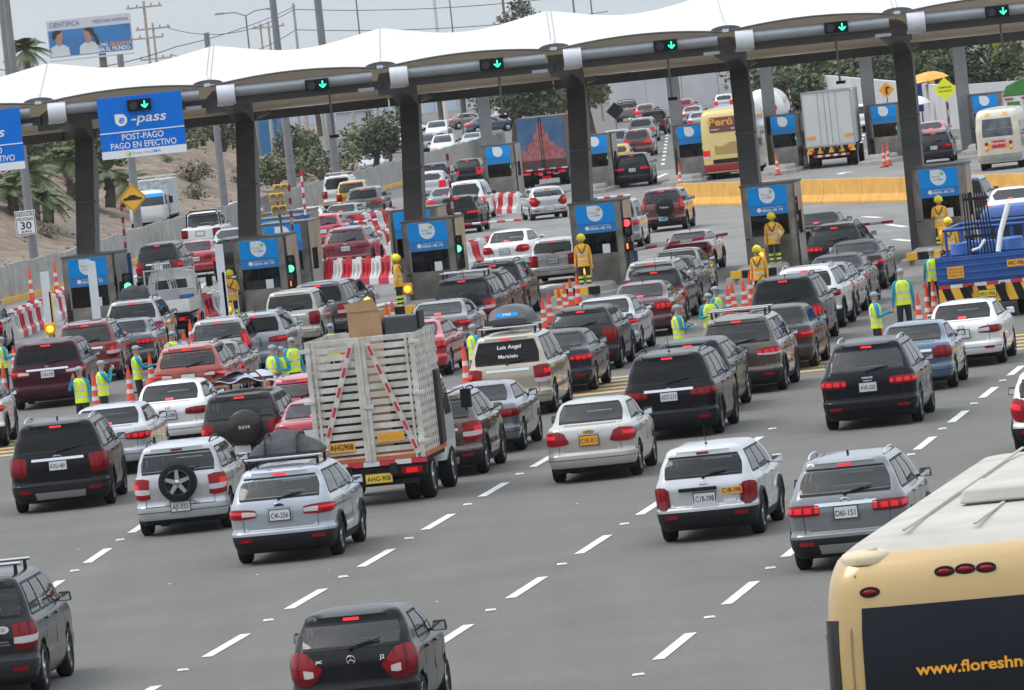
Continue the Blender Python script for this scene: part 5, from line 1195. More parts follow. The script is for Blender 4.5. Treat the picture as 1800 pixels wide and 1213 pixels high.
b = MB(); [b.tube((x, y, fz + .6), (x, y, fz + 1.35), .04, n=8) for x in (-1.0, -.4, .3, 1.0) for y in (-.3, 3.6)]; [b.tube((-1.05, y, fz + 1.35), (1.05, y, fz + 1.35), .045, n=8) for y in (-.3, 3.6)]; [b.tube((x, -.3, fz + 1.35), (x, 3.6, fz + 1.35), .04, n=8) for x in (-1.05, 1.05)]; b.build('stake_frame', [BLU], T)
b = MB(); n = 11
for i in range(n): x0 = -W / 2 + W * i / n; b.prism([(x0, -.42), (x0 + W / n, -.42), (x0 + W / n - (.14 if i < n - 1 else 0), 0), (x0 - (.14 if i else 0), 0)], .03, (0, y0 - .03, fz - .1), mi=i % 2)
b.build('chevron_board', [YBOX, BLACK], T)
b = MB(); b.box((-.75, y0 - .05, fz + .3), (.42, .02, .3)); b.box((.8, y0 - .05, fz + .4), (.45, .02, .18)); o = b.build('number_board', [PLATE_O], T); text('ARC-906', .14, 'lettering', INK, o, (.8, y0 - .065, fz + .4), width=.4, bold=.015)
for k, z in enumerate((.08, 0, -.08)): text(('ANCHO 2.40', 'ALTO 2.80', 'LARGO 7.0')[k], .07, 'lettering', INK, o, (-.75, y0 - .065, fz + .3 + z), width=.36)
plate(T, .0, y0 - .08, fz - .3, 'ARC-906', 'y', wd=.45)
for i, (x, y, w_) in enumerate(((-.7, .4, 'left rear'), (-.1, .5, 'middle rear'), (.6, .6, 'right rear'), (-.5, 1.3, 'left front'), (.5, 1.5, 'right front'))):
    b = MB(); b.lathe([(.27, 0), (.29, .02), (.285, .3), (.30, .32), (.285, .34), (.285, .62), (.30, .64), (.285, .66), (.28, .9), (.26, .93), (.001, .93)], 20, (x, y, fz + .05)); load('oil_drum', b, [mat('drum_blue', (.02, .10, .36), .35, noise=(3, .2))], 'blue drum standing %s on the blue dropside truck' % w_, 'drum', group='drums on the blue truck', T=T)
b = MB(); [b.tube((-.42 + .09 * i, y0 + .35, fz + .1), (-.42 + .07 * i, y0 + .45, fz + 2.25), .02, n=6) for i in range(9)]; b.box((-.08, y0 + .38, fz + 1.15), (.8, .05, .07)); b.box((-.1, y0 + .42, fz + 2.1), (.66, .05, .07)); load('steel_rods', b, [BLACK], 'upright bundle of black steel bars on the blue truck', 'steel bars', T=T)
b = MB(); b.path([(-.3, y0 + .25, fz + .8), (-.1, y0 + .2, fz + .85), (.05, y0 + .25, fz + 1.05)], .04, 8); b.path([(.35, y0 + .2, fz + .7), (.45, y0 + .4, fz + 1.2), (.7, y0 + .6, fz + 1.9)], .07, 8); load('hose', b, [WHITE], 'white hoses slung over the tail of the blue truck', 'hose', T=T)
# --- oncoming cage truck beyond the wall
T = thing('cage_truck', dp(284, 430, 405) * 1 - Vector((0, 0, dp(284, 430, 405).z)), 'oncoming white truck with blue visor and speckled load body behind the wall', 'truck', 'oncoming vehicles behind the wall', math.pi - rad(5))
S, yc = chassis(T, 2.0, 3.4, .8, -.9, .38, cabh=2.15)
b = MB(); b.box((0, .8, 1.75), (2.1, 3.4, 1.9)); b.build('load_body', [mat('tarp_speckled', (.55, .56, .57), .8, noise=(7, .6, (.25, .30, .34)))], T, .03)
b = MB(); [b.box((x, .8, 2.82), (.06, 4.4, .06)) for x in (-1, -.35, .35, 1)]; [b.box((0, y, 2.86), (2.1, .06, .05)) for y in (-.8, 0, .8, 1.6, 2.6, 3.0)]; b.build('roof_frame', [CW], T)
b = MB(); S.patch(b, [(100 + q, 1.82, 2.0) for q in frange(.5, 2, 6)], .02, 1); S.patch(b, [(100 + q, 1.82, 2.0) for q in frange(.5, 2, 6)], .02, 1, sg=-1); b.build('visor_strip', [SKY2], T)
# ------------------------------------------------------------------ the cars
bk_, nv, gr, dg, sv, wh, bg_, br, mr, rd, be, ch = (.011, .011, .013), (.014, .02, .035), (.10, .105, .115), (.028, .029, .032), (.40, .415, .44), (.77, .77, .76), (.44, .42, .385), (.075, .052, .038), (.075, .014, .02), (.42, .02, .025), (.46, .40, .29), (.22, .225, .235)
K = CHROME; LT = WHITE
# foreground
c1 = car('charcoal four wheel drive with roof bars and oval sticker cut by the lower left corner', 'box', -24, 1228, (.03, .031, .034), 4.4, W=1.81, H=1.72, light='v', white_lens=1, lit=0, tint='c', spare=(-.05, 'k'), cross=1, plt=None, pz=.55, foglow=1, clad=0)
S, B_, H_, W_, R_, F_ = T_SHELL[c1.name]; p = S.pt(.66, B_ - .1); b = MB(); b.prism([(.085 * math.cos(t), .055 * math.sin(t)) for t in frange(0, 6.1, 18)], .006, (p.x, p.y - .01, p.z)); o = b.build('sticker', [PLATE_W], c1); text('CI', .06, 'lettering', INK, o, (p.x, p.y - .022, p.z), bold=.015)
p = S.pt(.66, B_ - .3); text('GRAND', .035, 'lettering', K, c1, (p.x, p.y - .012, p.z + .03)); text('NOMADE', .035, 'lettering', K, c1, (p.x, p.y - .012, p.z - .012))
c2 = car('black hatchback with large red tail lights at the bottom centre', 'hatch', 640, 1278, (.011, .011, .013), 6.8, L=3.6, W=1.66, H=1.5, wb=2.39, ro=.58, light='boom', white_lens=2, lit=0, tint='c', words=[('JAC', -.72, .9, .05, K), ('J2', .70, .9, .075, LT)], badge='star', bz=.9, plt=None, pz=.40, rake=.36)
c3 = car('grey crossover with glowing red lamps and round badge beside the large coach', 'suv', 1508, 992, (.17, .175, .185), 8.6, L=4.55, W=1.84, H=1.66, light='hw', lit=2, tint='c', plt='D6I-151', badge='ovals', chrome=.99, clad=2, rails=K, ant='fin', belt=1.07, words=[('LIFE', .5, 1.02, .035, K)], rake=.40, tum=.92)
c4 = car('silver white estate car with dented tailgate and yellow number sticker', 'wagon', 1258, 944, (.52, .53, .54), 8.8, L=4.4, W=1.7, H=1.53, wb=2.6, ro=.9, light='rd', white_lens=0, lit=0, tint='m', plt='C1B-398', badge='ring', clad=1, belt=.98, rake=.24, third=2, ant='rod', pz=.70, cat='car')
S = T_SHELL[c4.name][0]; p = S.pt(.62, .82); b = MB(); b.box((p.x + .08, p.y - .002, .79), (.34, .01, .11)); o = b.build('number_sticker', [PLATE_O], c4); text('C1B-398', .1, 'lettering', INK, o, (p.x + .08, p.y - .012, .79), width=.31, bold=.015)
p = S.pt(0, .86); b = MB(); b.box((-.1, p.y - .025, .855), (.62, .05, .06)); b.build('tailgate_handle', [BLACK], c4, .012); b = MB(); b.box((.40, S.pt(.6, .62).y - .006, .62), (.2, .01, .08)); b.build('sticker', [PLATE_W], c4)
car('beige silver saloon with orange number plate and red lamps', 'sedan', 1053, 841, bg_, 7.4, L=4.3, W=1.71, H=1.5, light='tri', lit=1, tint='c', plt='C1R-911', pcol='o', badge='bow', wb=2.48, ro=.95, third=0, belt=1.0, rake=.55)
car('black crossover with chrome strip between its tail lamps behind the silver saloon', 'suv', 1192, 768, bk_, 7.6, L=4.82, W=1.94, H=1.74, light='h', lit=0, tint='d', plt='AOT-213', chrome=1, clad=1, wb=2.915, rails=BLACK, words=[('Jeep', 0, 1.035, .05, K)], ant='rod')
car('black car with open window just ahead of the chrome strip crossover', 'suv', 1226, 728, (.02, .021, .022), 7.8, L=4.4, W=1.8, H=1.6, light='h', tint='m')
car('brown crossover with roof bars and steamed rear window', 'suv', 1312, 691, br, 8, L=4.66, W=1.89, H=1.73, light='h', white_lens=3, lit=2, tint='c', plt='B6C-554', badge='h', cross=1, clad=1, third=1, foglow=1)
car('glossy black coupe shaped crossover with lit lamps and quad exhaust pipes', 'suv', 1540, 748, (.008, .008, .014), 7.8, L=4.85, W=1.94, H=1.7, light='hw', lit=2, tint='c', plt='AVK-050', rails=K, wb=2.9, exh=2, words=[('PORSCHE', 0, 1.0, .05, K), ('Cayenne S', 0, .945, .04, K)], rake=.40, foglow=1, belt=1.06, pz=.82, tum=.9)
car('blue saloon with small boot spoiler beside the white saloon', 'sedan', 1617, 686, (.055, .10, .17), 8.3, L=4.3, W=1.69, H=1.46, light='tri', lit=0, tint='c', wb=2.55, badge=None, chrome=.87, plt='C4R-630', third=0)
car('white saloon with silver red lamps behind the blue truck', 'sedan', 1703, 643, wh, 8.6, L=4.58, W=1.76, H=1.46, light='h', white_lens=2, lit=0, tint='m', badge='wing', plt=None, foglow=1)
car('white city hatchback cut by the right edge of the photo', 'hatch', 1864, 793, wh, 9, L=3.6, W=1.6, H=1.5, wb=2.4, ro=.6, light='boom', lit=1, tint='m', clad=1, plt='F2M-210')
car('black three row crossover with chrome bar and plate AXU-481', 'suv', 118, 893, (.010, .010, .011), 1.9, L=5.0, W=2.0, H=1.78, wb=2.86, ro=1.02, light='v', lit=0, tint='d', plt='AXU-481', badge='oval', chrome=1, clad=2, rails=K, ant='fin', exh=2, belt=1.12)
car('silver executive saloon between the black crossover and white saloon', 'sedan', 203, 833, (.45, .46, .48), 3.4, L=4.9, W=1.85, H=1.47, light='h', lit=2, tint='m', wb=2.94, ro=1.05, plt='AUE-344', exh=2, third=1, clad=0)
car('white saloon with round badge and plate in the left queue', 'sedan', 311, 785, wh, 4.6, L=4.65, W=1.78, H=1.48, light='h', lit=0, tint='m', plt='BDU-098', badge='vw', wb=2.65)
car('silver compact crossover with spare wheel on its tailgate', 'box', 332, 934, (.44, .45, .47), 4.6, L=4.2, W=1.73, H=1.66, wb=2.49, ro=.8, light='v', white_lens=1, lit=1, tint='c', plt='AJI-555', pz=.52, spare=(0, 'rim'), rails=BLACK, third=2, bump='paint')
c = car('dark brown crossover with tarpaulin load on its roof and covered spare wheel', 'box', 440, 828, (.045, .042, .04), 5.4, L=4.2, W=1.76, H=1.68, wb=2.49, light='v', lit=1, tint='c', spare=(.1, 'p', 'RAV4'), plt=None, pz=.5)
car('silver blue estate car carrying a black bag on its roof bars', 'wagon', 515, 982, (.36, .385, .43), 6.6, L=4.78, W=1.82, H=1.6, wb=2.745, ro=1.03, light='h', white_lens=2, lit=1, tint='c', plt='C4I-256', badge='oval', cross=1, clad=1, foglow=1, belt=1.03)
car('brown compact crossover right of the slatted truck', 'suv', 781, 838, (.085, .055, .035), 7.2, L=4.3, W=1.82, H=1.66, wb=2.67, ro=.82, light='v', white_lens=1, lit=1, tint='c', plt='F4C-552', rails=BLACK, clad=2, chrome=.93)
car('dark grey saloon right of the brown compact crossover', 'sedan', 852, 797, (.12, .128, .145), 7.2, L=4.55, W=1.78, H=1.44, light='h', lit=0, tint='m', wb=2.7, plt=None, rake=.72, tum=.92)
c = car('beige four wheel drive with roof box and lettering on rear window', 'suv', 909, 731, (.43, .375, .29), 7.2, L=4.76, W=1.885, H=1.85, wb=2.79, light='v', lit=1, white_lens=3, tint='d', plt='D0R-228', pz=.62, cross=1, belt=1.14, chrome=1.06, words=[('Luis Angel', .1, 1.56, .13, LT), ('Maricielo', .05, 1.36, .12, LT)], bump='paint')
car('navy blue saloon ahead of the beige four wheel drive', 'sedan', 987, 691, (.025, .03, .042), 7.2, L=4.56, W=1.78, H=1.46, light='h', lit=2, tint='c', wb=2.7, plt='AVH-140', foglow=1)
car('charcoal hatchback between the navy saloon and silver saloon', 'suv', 1036, 652, (.03, .031, .034), 7.4, L=4.2, W=1.76, H=1.6, light='v', lit=0, tint='c', plt='AJS-633', clad=1, ant='rod')
car('silver saloon with white and red lamps left of the maroon saloon', 'sedan', 1072, 624, (.40, .41, .42), 7.6, L=4.6, W=1.81, H=1.48, light='h', white_lens=3, lit=1, tint='c', wb=2.7, foglow=1, plt='C8E-417')
car('maroon saloon ahead of the silver saloon', 'sedan', 1136, 592, (.085, .014, .022), 7.8, L=4.28, W=1.7, H=1.47, light='tri', lit=2, tint='c', wb=2.5, badge='h', plt='C2P-361', ant='rod', words=[('ACCENT', .5, .9, .05, K)])
car('black hatchback queuing ahead of the maroon saloon', 'hatch', 1160, 567, (.016, .016, .018), 7.8, L=4.0, W=1.7, H=1.52, light='v', lit=1, tint='m', wb=2.5, ant='rod')
car('pale roofed people carrier ahead of the black hatchback', 'van', 1158, 553, (.26, .25, .23), 7.8, L=4.3, W=1.68, H=1.6, wb=2.6, tint='m', light='v', rails=BLACK)
car('charcoal saloon close to the fourth booth behind the boom', 'sedan', 1186, 541, (.05, .05, .052), 7.9, L=4.4, W=1.7, H=1.48, light='h', tint='m', ant='rod')
car('silver grey saloon foremost in the queue under the lowered boom', 'sedan', 1197, 524, (.20, .195, .185), 8, L=4.4, W=1.72, H=1.48, light='tri', lit=2, tint='m', wb=2.55)
car('old boxy red saloon just past the lowered boom', 'sedan', 1217, 480, (.20, .025, .04), 9, L=4.3, W=1.64, H=1.4, light='w', lit=0, tint='c', wb=2.45, third=0, clad=1, ant='rod')
car('grey blue people carrier leaving behind the fourth booth', 'van', 1092, 437, (.19, .22, .26), 6.5, L=4.4, W=1.74, H=1.85, wb=2.7, light='h', lit=1, chrome=1.02, lod=2)
car('dark red four wheel drive with covered spare wheel beyond the fourth booth', 'box', 1172, 406, (.12, .016, .022), 7.5, L=4.4, W=1.78, H=1.7, light='p', lit=2, tint='c', lod=2, spare=(.1, 'k', 'Tedesco'), clad=1, plt='7A', pcol='b', pz=.52)
car('silver hatchback turning left near the mural truck', 'hatch', 965, 385, (.47, .475, .48), -7.5, L=4.1, W=1.7, H=1.46, light='boom', lit=1, lod=2, tint='m', rake=.42, plt='AFS-327', pz=.5, foglow=1)
car('white saloon driving away right of the third booth', 'sedan', 900, 477, wh, 12, L=4.4, W=1.72, H=1.48, light='tri', lit=1, tint='c', plt='AEX-210')
car('silver hatchback driving away just left of the fourth booth', 'hatch', 980, 497, (.42, .42, .425), 7.5, L=4.1, W=1.7, H=1.5, light='v', lit=1, tint='d', plt='B4H-551')
car('black crossover with roof rails nearest the third booth signal', 'suv', 880, 560, (.02, .019, .018), 7.2, L=4.6, W=1.84, H=1.72, light='h', tint='m', rails=BLACK, ant='rod', lit=1)
car('black crossover with large red lamp between two other black ones', 'suv', 852, 577, (.016, .016, .018), 7.2, L=4.4, W=1.82, H=1.66, light='hw', lit=2, tint='c', rails=K)
car('black four wheel drive with spare wheel and light roof bar', 'box', 826, 592, (.018, .018, .02), 7.2, L=4.5, W=1.81, H=1.72, light='v', white_lens=1, lit=1, tint='c', spare=(.12, 'k', 'SUZUKI'), cross=1, ant='rod', pz=.5)
car('bright red coupe with black mirrors behind the slatted truck', 'sedan', 734, 664, (.50, .018, .035), 7.0, L=5.0, W=1.9, H=1.45, wb=3.0, ro=1.1, light='h', lit=2, tint='c', rake=.75, ant='rod', mirror_col=BLACK)
car('grey fastback saloon ahead of the bright red coupe', 'sedan', 780, 622, (.13, .132, .14), 7, L=4.7, W=1.82, H=1.44, light='h', tint='c', wb=2.8, rake=.75)
car('beige people carrier left of the charcoal crossover by the second booth', 'van', 522, 612, (.40, .38, .31), 5.8, L=4.2, W=1.67, H=1.7, wb=2.65, ro=.7, light='v', lit=0, tint='m', third=0, belt=1.06, chrome=.98)
car('charcoal crossover heading past the second booth', 'suv', 572, 598, (.055, .057, .06), 6.2, L=4.6, W=1.84, H=1.74, light='v', white_lens=1, lit=1, tint='d')
car('dark red saloon squeezed beside the charcoal crossover', 'sedan', 596, 577, (.07, .012, .016), 6.4, L=4.4, W=1.74, H=1.5, light='tri', lit=1, tint='m')
car('silver crossover with arched roof rails left of the beige people carrier', 'suv', 460, 656, (.27, .285, .31), 5.6, L=4.4, W=1.82, H=1.67, light='h', lit=1, tint='d', rails=K, ant='rod')
car('silver crossover with tall pillar lamps and black blind inside', 'suv', 397, 668, (.30, .30, .295), 5.2, L=4.5, W=1.79, H=1.68, light='p', lit=2, tint='c', rails=BLACK)
car('dark grey saloon right of the orange red crossover', 'sedan', 381, 702, (.075, .07, .08), 5, L=4.5, W=1.78, H=1.45, light='h', lit=2, tint='c', wb=2.7)
car('orange red crossover behind the white saloon', 'suv', 345, 722, (.33, .045, .025), 4.8, L=4.4, W=1.82, H=1.66, light='h', white_lens=2, lit=1, tint='c', rails=K, ant='rod', mirror_col=BLACK)
car('dark red crossover left of the dark saloon in the left queue', 'suv', 163, 672, (.16, .016, .02), 2.6, L=4.5, W=1.84, H=1.72, light='v', white_lens=1, lit=2, tint='c', rails=BLACK, chrome=.97)
car('maroon people carrier with chrome bar in the left queue', 'van', 96, 714, (.055, .012, .02), 1.9, L=5.15, W=2.01, H=1.74, light='h', white_lens=2, lit=1, tint='d', plt='CAU-390', badge='h2', chrome=1, belt=1.1)
car('dark grey saloon between the dark red crossover and the silver crossover', 'sedan', 228, 651, (.06, .062, .068), 3.6, L=4.5, W=1.76, H=1.47, light='h', lit=2, tint='m')
car('silver crossover carrying a black duffel bag near the first booth', 'suv', 245, 626, (.40, .40, .40), 3.8, L=4.6, W=1.84, H=1.72, light='rd', lit=2, tint='m', rails=BLACK, belt=1.08)
car('dark grey crossover passing right of the first booth', 'suv', 287, 508, (.035, .037, .042), 4.5, L=4.8, W=1.85, H=1.8, light='v', lit=1, tint='m', chrome=1.0, lod=2)
car('red saloon driving away between the first and second booths', 'sedan', 352, 487, (.36, .022, .03), 5, L=4.2, W=1.66, H=1.48, light='h', lit=0, tint='c', lod=2, third=0, plt='D1F-664')
car('black crossover half hidden by the second booth', 'suv', 421, 492, (.018, .018, .02), 5.5, L=4.5, W=1.82, H=1.68, light='h', lit=2, tint='m')
car('black car ahead of the half hidden black crossover', 'sedan', 412, 462, (.30, .31, .32), 5.2, L=4.5, W=1.76, H=1.47, light='h', lit=1)
car('white crew cab pickup with black sport bar by the wall', 'pickup', 361, 441, (.66, .66, .64), 5.2, light='v', lit=0, tint='c', lod=2, cat='pickup', third=0)
car('dark hatchback ahead of the white crew cab pickup', 'hatch', 428, 406, (.25, .25, .26), 5.4, L=4.0, light='tri', lit=2)
car('maroon four wheel drive cut by the left edge of the photo', 'box', -36, 628, (.06, .018, .02), 1.6, L=4.4, W=1.8, H=1.8, tint='m', light='v')
car('white crossover cut by the left edge below the cones', 'suv', -50, 790, wh, 1.2, L=4.4, W=1.85, H=1.66, tint='m', light='h', clad=1)
car('pinkish red hatchback hidden behind the left side of the slatted truck', 'hatch', 545, 778, (.40, .03, .05), 5.8, L=4.0, W=1.7, H=1.5, light='v', tint='c')
car('red saloon with black boot spoiler just left of the slatted truck', 'sedan', 567, 822, (.33, .018, .03), 6, L=4.4, W=1.74, H=1.42, light='tri', tint='c')
# beyond the booths
car('dark red crossover behind the second booth among striped barriers', 'suv', 617, 475, (.155, .014, .028), 6.6, L=4.7, W=1.88, H=1.68, light='hw', lit=0, tint='c', lod=2, badge='h', plt='BHU-655', rails=BLACK, clad=1, third=0, rake=.34)
car('bright pink red hatchback with open lid ahead of the dark red crossover', 'hatch', 574, 437, (.55, .03, .07), 6, L=3.8, W=1.66, H=1.5, tint='c', lod=2, light='v', third=2)
car('white hatchback left of the grey saloon beyond the second booth', 'hatch', 545, 421, wh, 6, L=3.9, W=1.66, H=1.48, light='boom', lit=1, lod=1)
car('grey saloon crossing ahead of the bright pink red hatchback', 'sedan', 606, 413, (.16, .165, .175), 10, L=4.5, W=1.78, H=1.44, lod=2, tint='m', light='h', lit=1)
car('grey crossover leaving behind a short lowered boom', 'suv', 645, 389, (.075, .075, .08), 6.5, L=4.7, W=1.87, H=1.68, light='hw', lit=1, lod=2, tint='d', plt='AHM-720', clad=1, rake=.36)
car('yellow taxi beyond the grey crossover', 'hatch', 623, 372, (.62, .36, .03), 5, L=4.0, W=1.7, H=1.62, lod=2, tint='m', light='v', lit=1, cat='taxi')
car('white four wheel drive with roof rack left of the yellow taxi', 'box', 600, 369, (.62, .62, .60), 5, L=4.4, W=1.78, H=1.85, lod=1, light='v', lit=0, cross=1)
car('black crossover leaving right of the third booth', 'suv', 812, 411, (.018, .018, .02), 6.8, L=4.4, W=1.84, H=1.66, light='h', lit=2, tint='d', lod=2, plt='C9U-515', ant='rod', clad=1)
car('white van like crossover ahead of the leaving black crossover', 'suv', 826, 388, wh, 7, L=4.8, W=1.85, H=1.85, light='v', lit=1, lod=1)
car('grey saloon left of the white van like crossover', 'sedan', 787, 383, (.15, .15, .16), 6, L=4.6, light='h', lit=1, lod=1)
car('dark blue crossover in the far lane left of the third pillar top', 'suv', 768, 342, (.025, .028, .04), 6, L=4.6, light='v', lit=1, lod=1)
car('black hatchback with pink lamps beside the far left booth', 'hatch', 826, 325, (.02, .02, .022), 6, light='v', lit=2, lod=1)
car('white car between the dark blue crossover and the wall', 'hatch', 760, 350, (.55, .55, .56), 6, light='v', lit=1, lod=0)
# right hand lanes
car('black saloon beyond the fifth booth under the lowered boom', 'sedan', 1443, 449, (.018, .018, .02), 7.5, L=4.6, W=1.8, H=1.46, light='hw', lit=1, tint='m', badge='h', lod=2, plt='AMX-712')
car('black crossover foremost in the queue at the fifth booth', 'suv', 1478, 487, (.028, .026, .025), 8.2, L=4.5, W=1.82, H=1.64, light='hw', lit=2, tint='m', rails=BLACK)
car('dark saloon with folded mirror second in the queue at the fifth booth', 'sedan', 1510, 512, (.022, .023, .026), 8.4, L=4.5, W=1.76, H=1.46, light='h', lit=1, tint='c')
car('grey black saloon third in the queue at the fifth booth', 'sedan', 1478, 540, (.03, .031, .034), 8.4, L=4.5, W=1.75, H=1.46, light='h', lit=1, tint='c', ant='rod')
car('bronze grey saloon left of the white crossover in the right queue', 'sedan', 1455, 560, (.075, .072, .07), 8.4, L=4.5, W=1.76, H=1.46, light='tri', lit=1, tint='c', ant='fin')
car('white crossover in the queue before the fifth booth', 'suv', 1428, 580, wh, 8.3, L=4.4, W=1.82, H=1.66, light='hw', lit=1, tint='m', rails=K, clad=1)
car('black crossover left of the white crossover in the right queue', 'suv', 1392, 607, (.022, .021, .021), 8.2, L=4.6, W=1.87, H=1.74, light='rd', lit=2, tint='d', rails=BLACK, ant='rod')
car('dark olive saloon just ahead of the brown crossover', 'sedan', 1375, 650, (.05, .048, .042), 8.1, L=4.5, W=1.78, H=1.5, light='h', lit=1, tint='m')
car('blue grey crossover leaving right of the sixth booth', 'suv', 1698, 398, (.05, .062, .085), 8, L=5.0, W=1.93, H=1.73, light='h', lit=0, lod=2, tint='d', badge='wing', plt='AKY-314', third=0)
car('white saloon beyond the blue dropside truck', 'sedan', 1783, 404, wh, 8, L=4.5, light='h', lit=1, lod=1, third=1)
# the farther plaza and the road beyond
car('black hatchback at the farther plaza left of the cream minibus', 'hatch', 1646, 287, (.022, .024, .03), 7, L=4.4, W=1.78, H=1.55, light='h', lit=1, lod=2, tint='m', plt='D2Z-118', wb=2.6, rails=BLACK)
car('pinkish red car just ahead of the black hatchback at the farther plaza', 'sedan', 1640, 262, (.45, .06, .09), 7, light='h', lit=1, lod=1)
car('white crossover passing right of the white box truck', 'suv', 1512, 232, wh, 6, light='hw', lit=1, lod=0)
car('black crossover at the farther plaza left of a booth with green signal', 'suv', 1117, 328, (.022, .022, .03), 6, L=4.6, W=1.84, H=1.7, light='hw', lit=2, lod=2, tint='m', plt='A2X-470')
car('dark red crossover second in the far lane beyond the black one', 'suv', 1124, 276, (.10, .02, .025), 6, light='h', lit=1, lod=1, W=1.88)
car('silver crossover left of the dark red crossover in the far lane', 'suv', 1087, 276, (.24, .25, .27), 5, light='h', lit=1, lod=1)
car('yellow taxi hidden behind the black crossover of the far lane', 'hatch', 1087, 300, (.60, .36, .03), 5, light='v', lod=0, cat='taxi')
car('grey crossover third in the far lane', 'suv', 1132, 251, (.20, .21, .225), 6, light='hw', lit=1, lod=1, rails=K)
car('dark pickup right of the grey crossover in the far lane', 'pickup', 1151, 238, (.022, .023, .026), 6, light='v', lit=0, lod=1, cat='pickup')
car('red and silver hatchback ahead of the dark pickup', 'hatch', 1136, 215, (.30, .10, .10), 6, light='h', lit=1, lod=0)
car('grey pickup farthest up the left far lane', 'pickup', 1104, 214, (.15, .15, .15), 6, light='v', lit=1, lod=1, cat='pickup')
car('small red car by the far grey wall', 'hatch', 1204, 206, (.40, .02, .05), 6, light='h', lit=1, lod=0)
car('white car at the far grey wall above the yellow coach', 'hatch', 1275, 197, (.55, .56, .57), 6, light='v', lit=1, lod=0)
car('grey saloon left of the yellow coach in the distance', 'sedan', 1220, 220, (.25, .27, .3), 6, light='h', lit=1, lod=0)
car('silver saloon just behind the yellow coach side', 'sedan', 1232, 233, (.34, .36, .38), 6, light='h', lit=1, lod=0)
ON = 'oncoming vehicles behind the wall'
def oncoming(label, kind, px, py, Y, col, **kw):
    p = dp(px, py, Y); T = car(label, kind, px, py, col, 184, lod=1, loc=Vector((p.x, Y, 0)), group=ON, **kw)
    S, B, H, W, R, F = T_SHELL[T.name]
    for sg in (1, -1):
        m = MB(); S.patch(m, [(100 + q, B - .38, B - .2) for q in (.4, .8, 1.1, 1.5)], .03, 2, sg=sg); m.build('headlight', [CLEAR], T)
    m = MB(); [S.patch(m, [(100 + q, B - .62, B - .4) for q in (1.2, 1.6, 2)], .03, 1, sg=sg) for sg in (1, -1)]; m.build('grille', [BLACK], T)
oncoming('oncoming silver car behind the wall left of the third pillar', 'sedan', 662, 305, 505, (.36, .38, .40)); oncoming('oncoming dark blue van right of the third pillar', 'van', 752, 270, 560, (.05, .06, .10))
oncoming('oncoming white pickup front right of the dark blue van', 'suv', 785, 275, 545, (.60, .60, .58)); oncoming('oncoming white van farther up the opposite road', 'van', 775, 250, 640, (.60, .60, .60)); oncoming('oncoming greenish car beside the white pickup', 'sedan', 836, 270, 560, (.28, .33, .32))
oncoming('white car parked on the far dirt slope', 'sedan', 705, 250, 600, (.60, .60, .62))
for px, py, k, col, w_ in ((805, 228, 'sedan', (.22, .15, .15), 'brown saloon parked by the pale far wall'), (838, 236, 'sedan', (.05, .08, .11), 'dark blue saloon parked by the pale far wall'), (882, 222, 'suv', (.45, .45, .46), 'white crossover parked by the pale far wall'), (690, 248, 'suv', (.6, .6, .6), 'white crossover parked under trees beyond the dirt slope')):
    p = gp(px, py); car(w_, k, px, py, col, 80, lod=0, loc=p, group='parked cars far away')

# things carried on car roofs
def on_roof(T, mb, mats, name, label, cat, x, y, bev=.03):
    S, B, H, W, R, F = T_SHELL[T.name]; o = mb.build(name, mats, None, bev); M = Matrix.Translation(T.location) @ Matrix.Rotation(T.rotation_euler.z, 4, 'Z') @ Matrix.Translation((x, y, H + .15)); o.matrix_world = M
    return tag(o, label, cat)
def find(l): return next(o for o in COL.objects if o.get('label') == l)
b = MB(); b.grid(lambda u, v: (-.62 + 1.24 * u, 1.15 * v - .1, (.30 + .05 * math.sin(u * 9 + v * 7) + .04 * math.sin(v * 11 + u * 3)) * (1 - abs(2 * u - 1) ** 3.2) * (1 - abs(2 * v - 1) ** 3.2) + .03), 26, 20)
b.box((0, .45, .02), (1.2, 1.1, .05)); [b.path([(x, -.12, .05), (x, .0, .3), (x, .4, .36), (x, .9, .3), (x, 1.05, .05)], .02, 5, 1) for x in (-.3, .25)]
o = on_roof(find('silver blue estate car carrying a black bag on its roof bars'), b, [mat('bag_black', (.018, .019, .022), .75, noise=(6, .5, (.05, .052, .06)), bump=.4), BLACK], 'roof_bag', 'lumpy black bag strapped to the roof of the silver blue estate', 'bag', 0, .2, 0)
b = MB(); b.grid(lambda u, v: (-.42 + .84 * u, .8 * v, -.14 + (.36 + .03 * math.sin(u * 12 + v * 5)) * (max(0, 1 - abs(2 * u - 1) ** 5) ** .5) * (max(0, 1 - abs(2 * v - 1) ** 5) ** .5)), 20, 16); b.box((0, .4, -.12), (.78, .74, .06)); b.path([(-.2, .1, .1), (0, .3, .28), (.2, .1, .1)], .025, 6)
on_roof(find('silver crossover carrying a black duffel bag near the first booth'), b, [MATS['bag_black']], 'roof_bag', 'black duffel bag on the roof near the first booth', 'bag', 0, .1, 0)
b = MB(); pr = [(.0, .30), (.12, .40), (.5, .43), (1.2, .40), (1.7, .24), (1.85, .1)]
b.grid(lambda u, v: ((.46 - .06 * abs(2 * v - 1) ** 4) * math.cos(math.pi * u) * -1, -.35 + 2.0 * v, .08 + (.36 * (math.sin(math.pi * u) ** .55)) * (min(1, .25 + v * 5) if v < .2 else 1 - max(0, (v - .6) / .4) ** 2 * .8)), 20, 18)
b.add([(.46 * math.cos(t) * -1, -.35, .08 + .09 * math.sin(t) ** .55) for t in frange(0.0, math.pi, 12)], [tuple(range(13))]); b.box((0, .65, .06), (.9, 1.98, .06))
o = on_roof(find('beige four wheel drive with roof box and lettering on rear window'), b, [mat('box_grey', (.06, .062, .066), .45)], 'roof_box', 'grey streamlined roof box with blue badge on the beige four wheel drive', 'roof box', -.02, .45, 0)
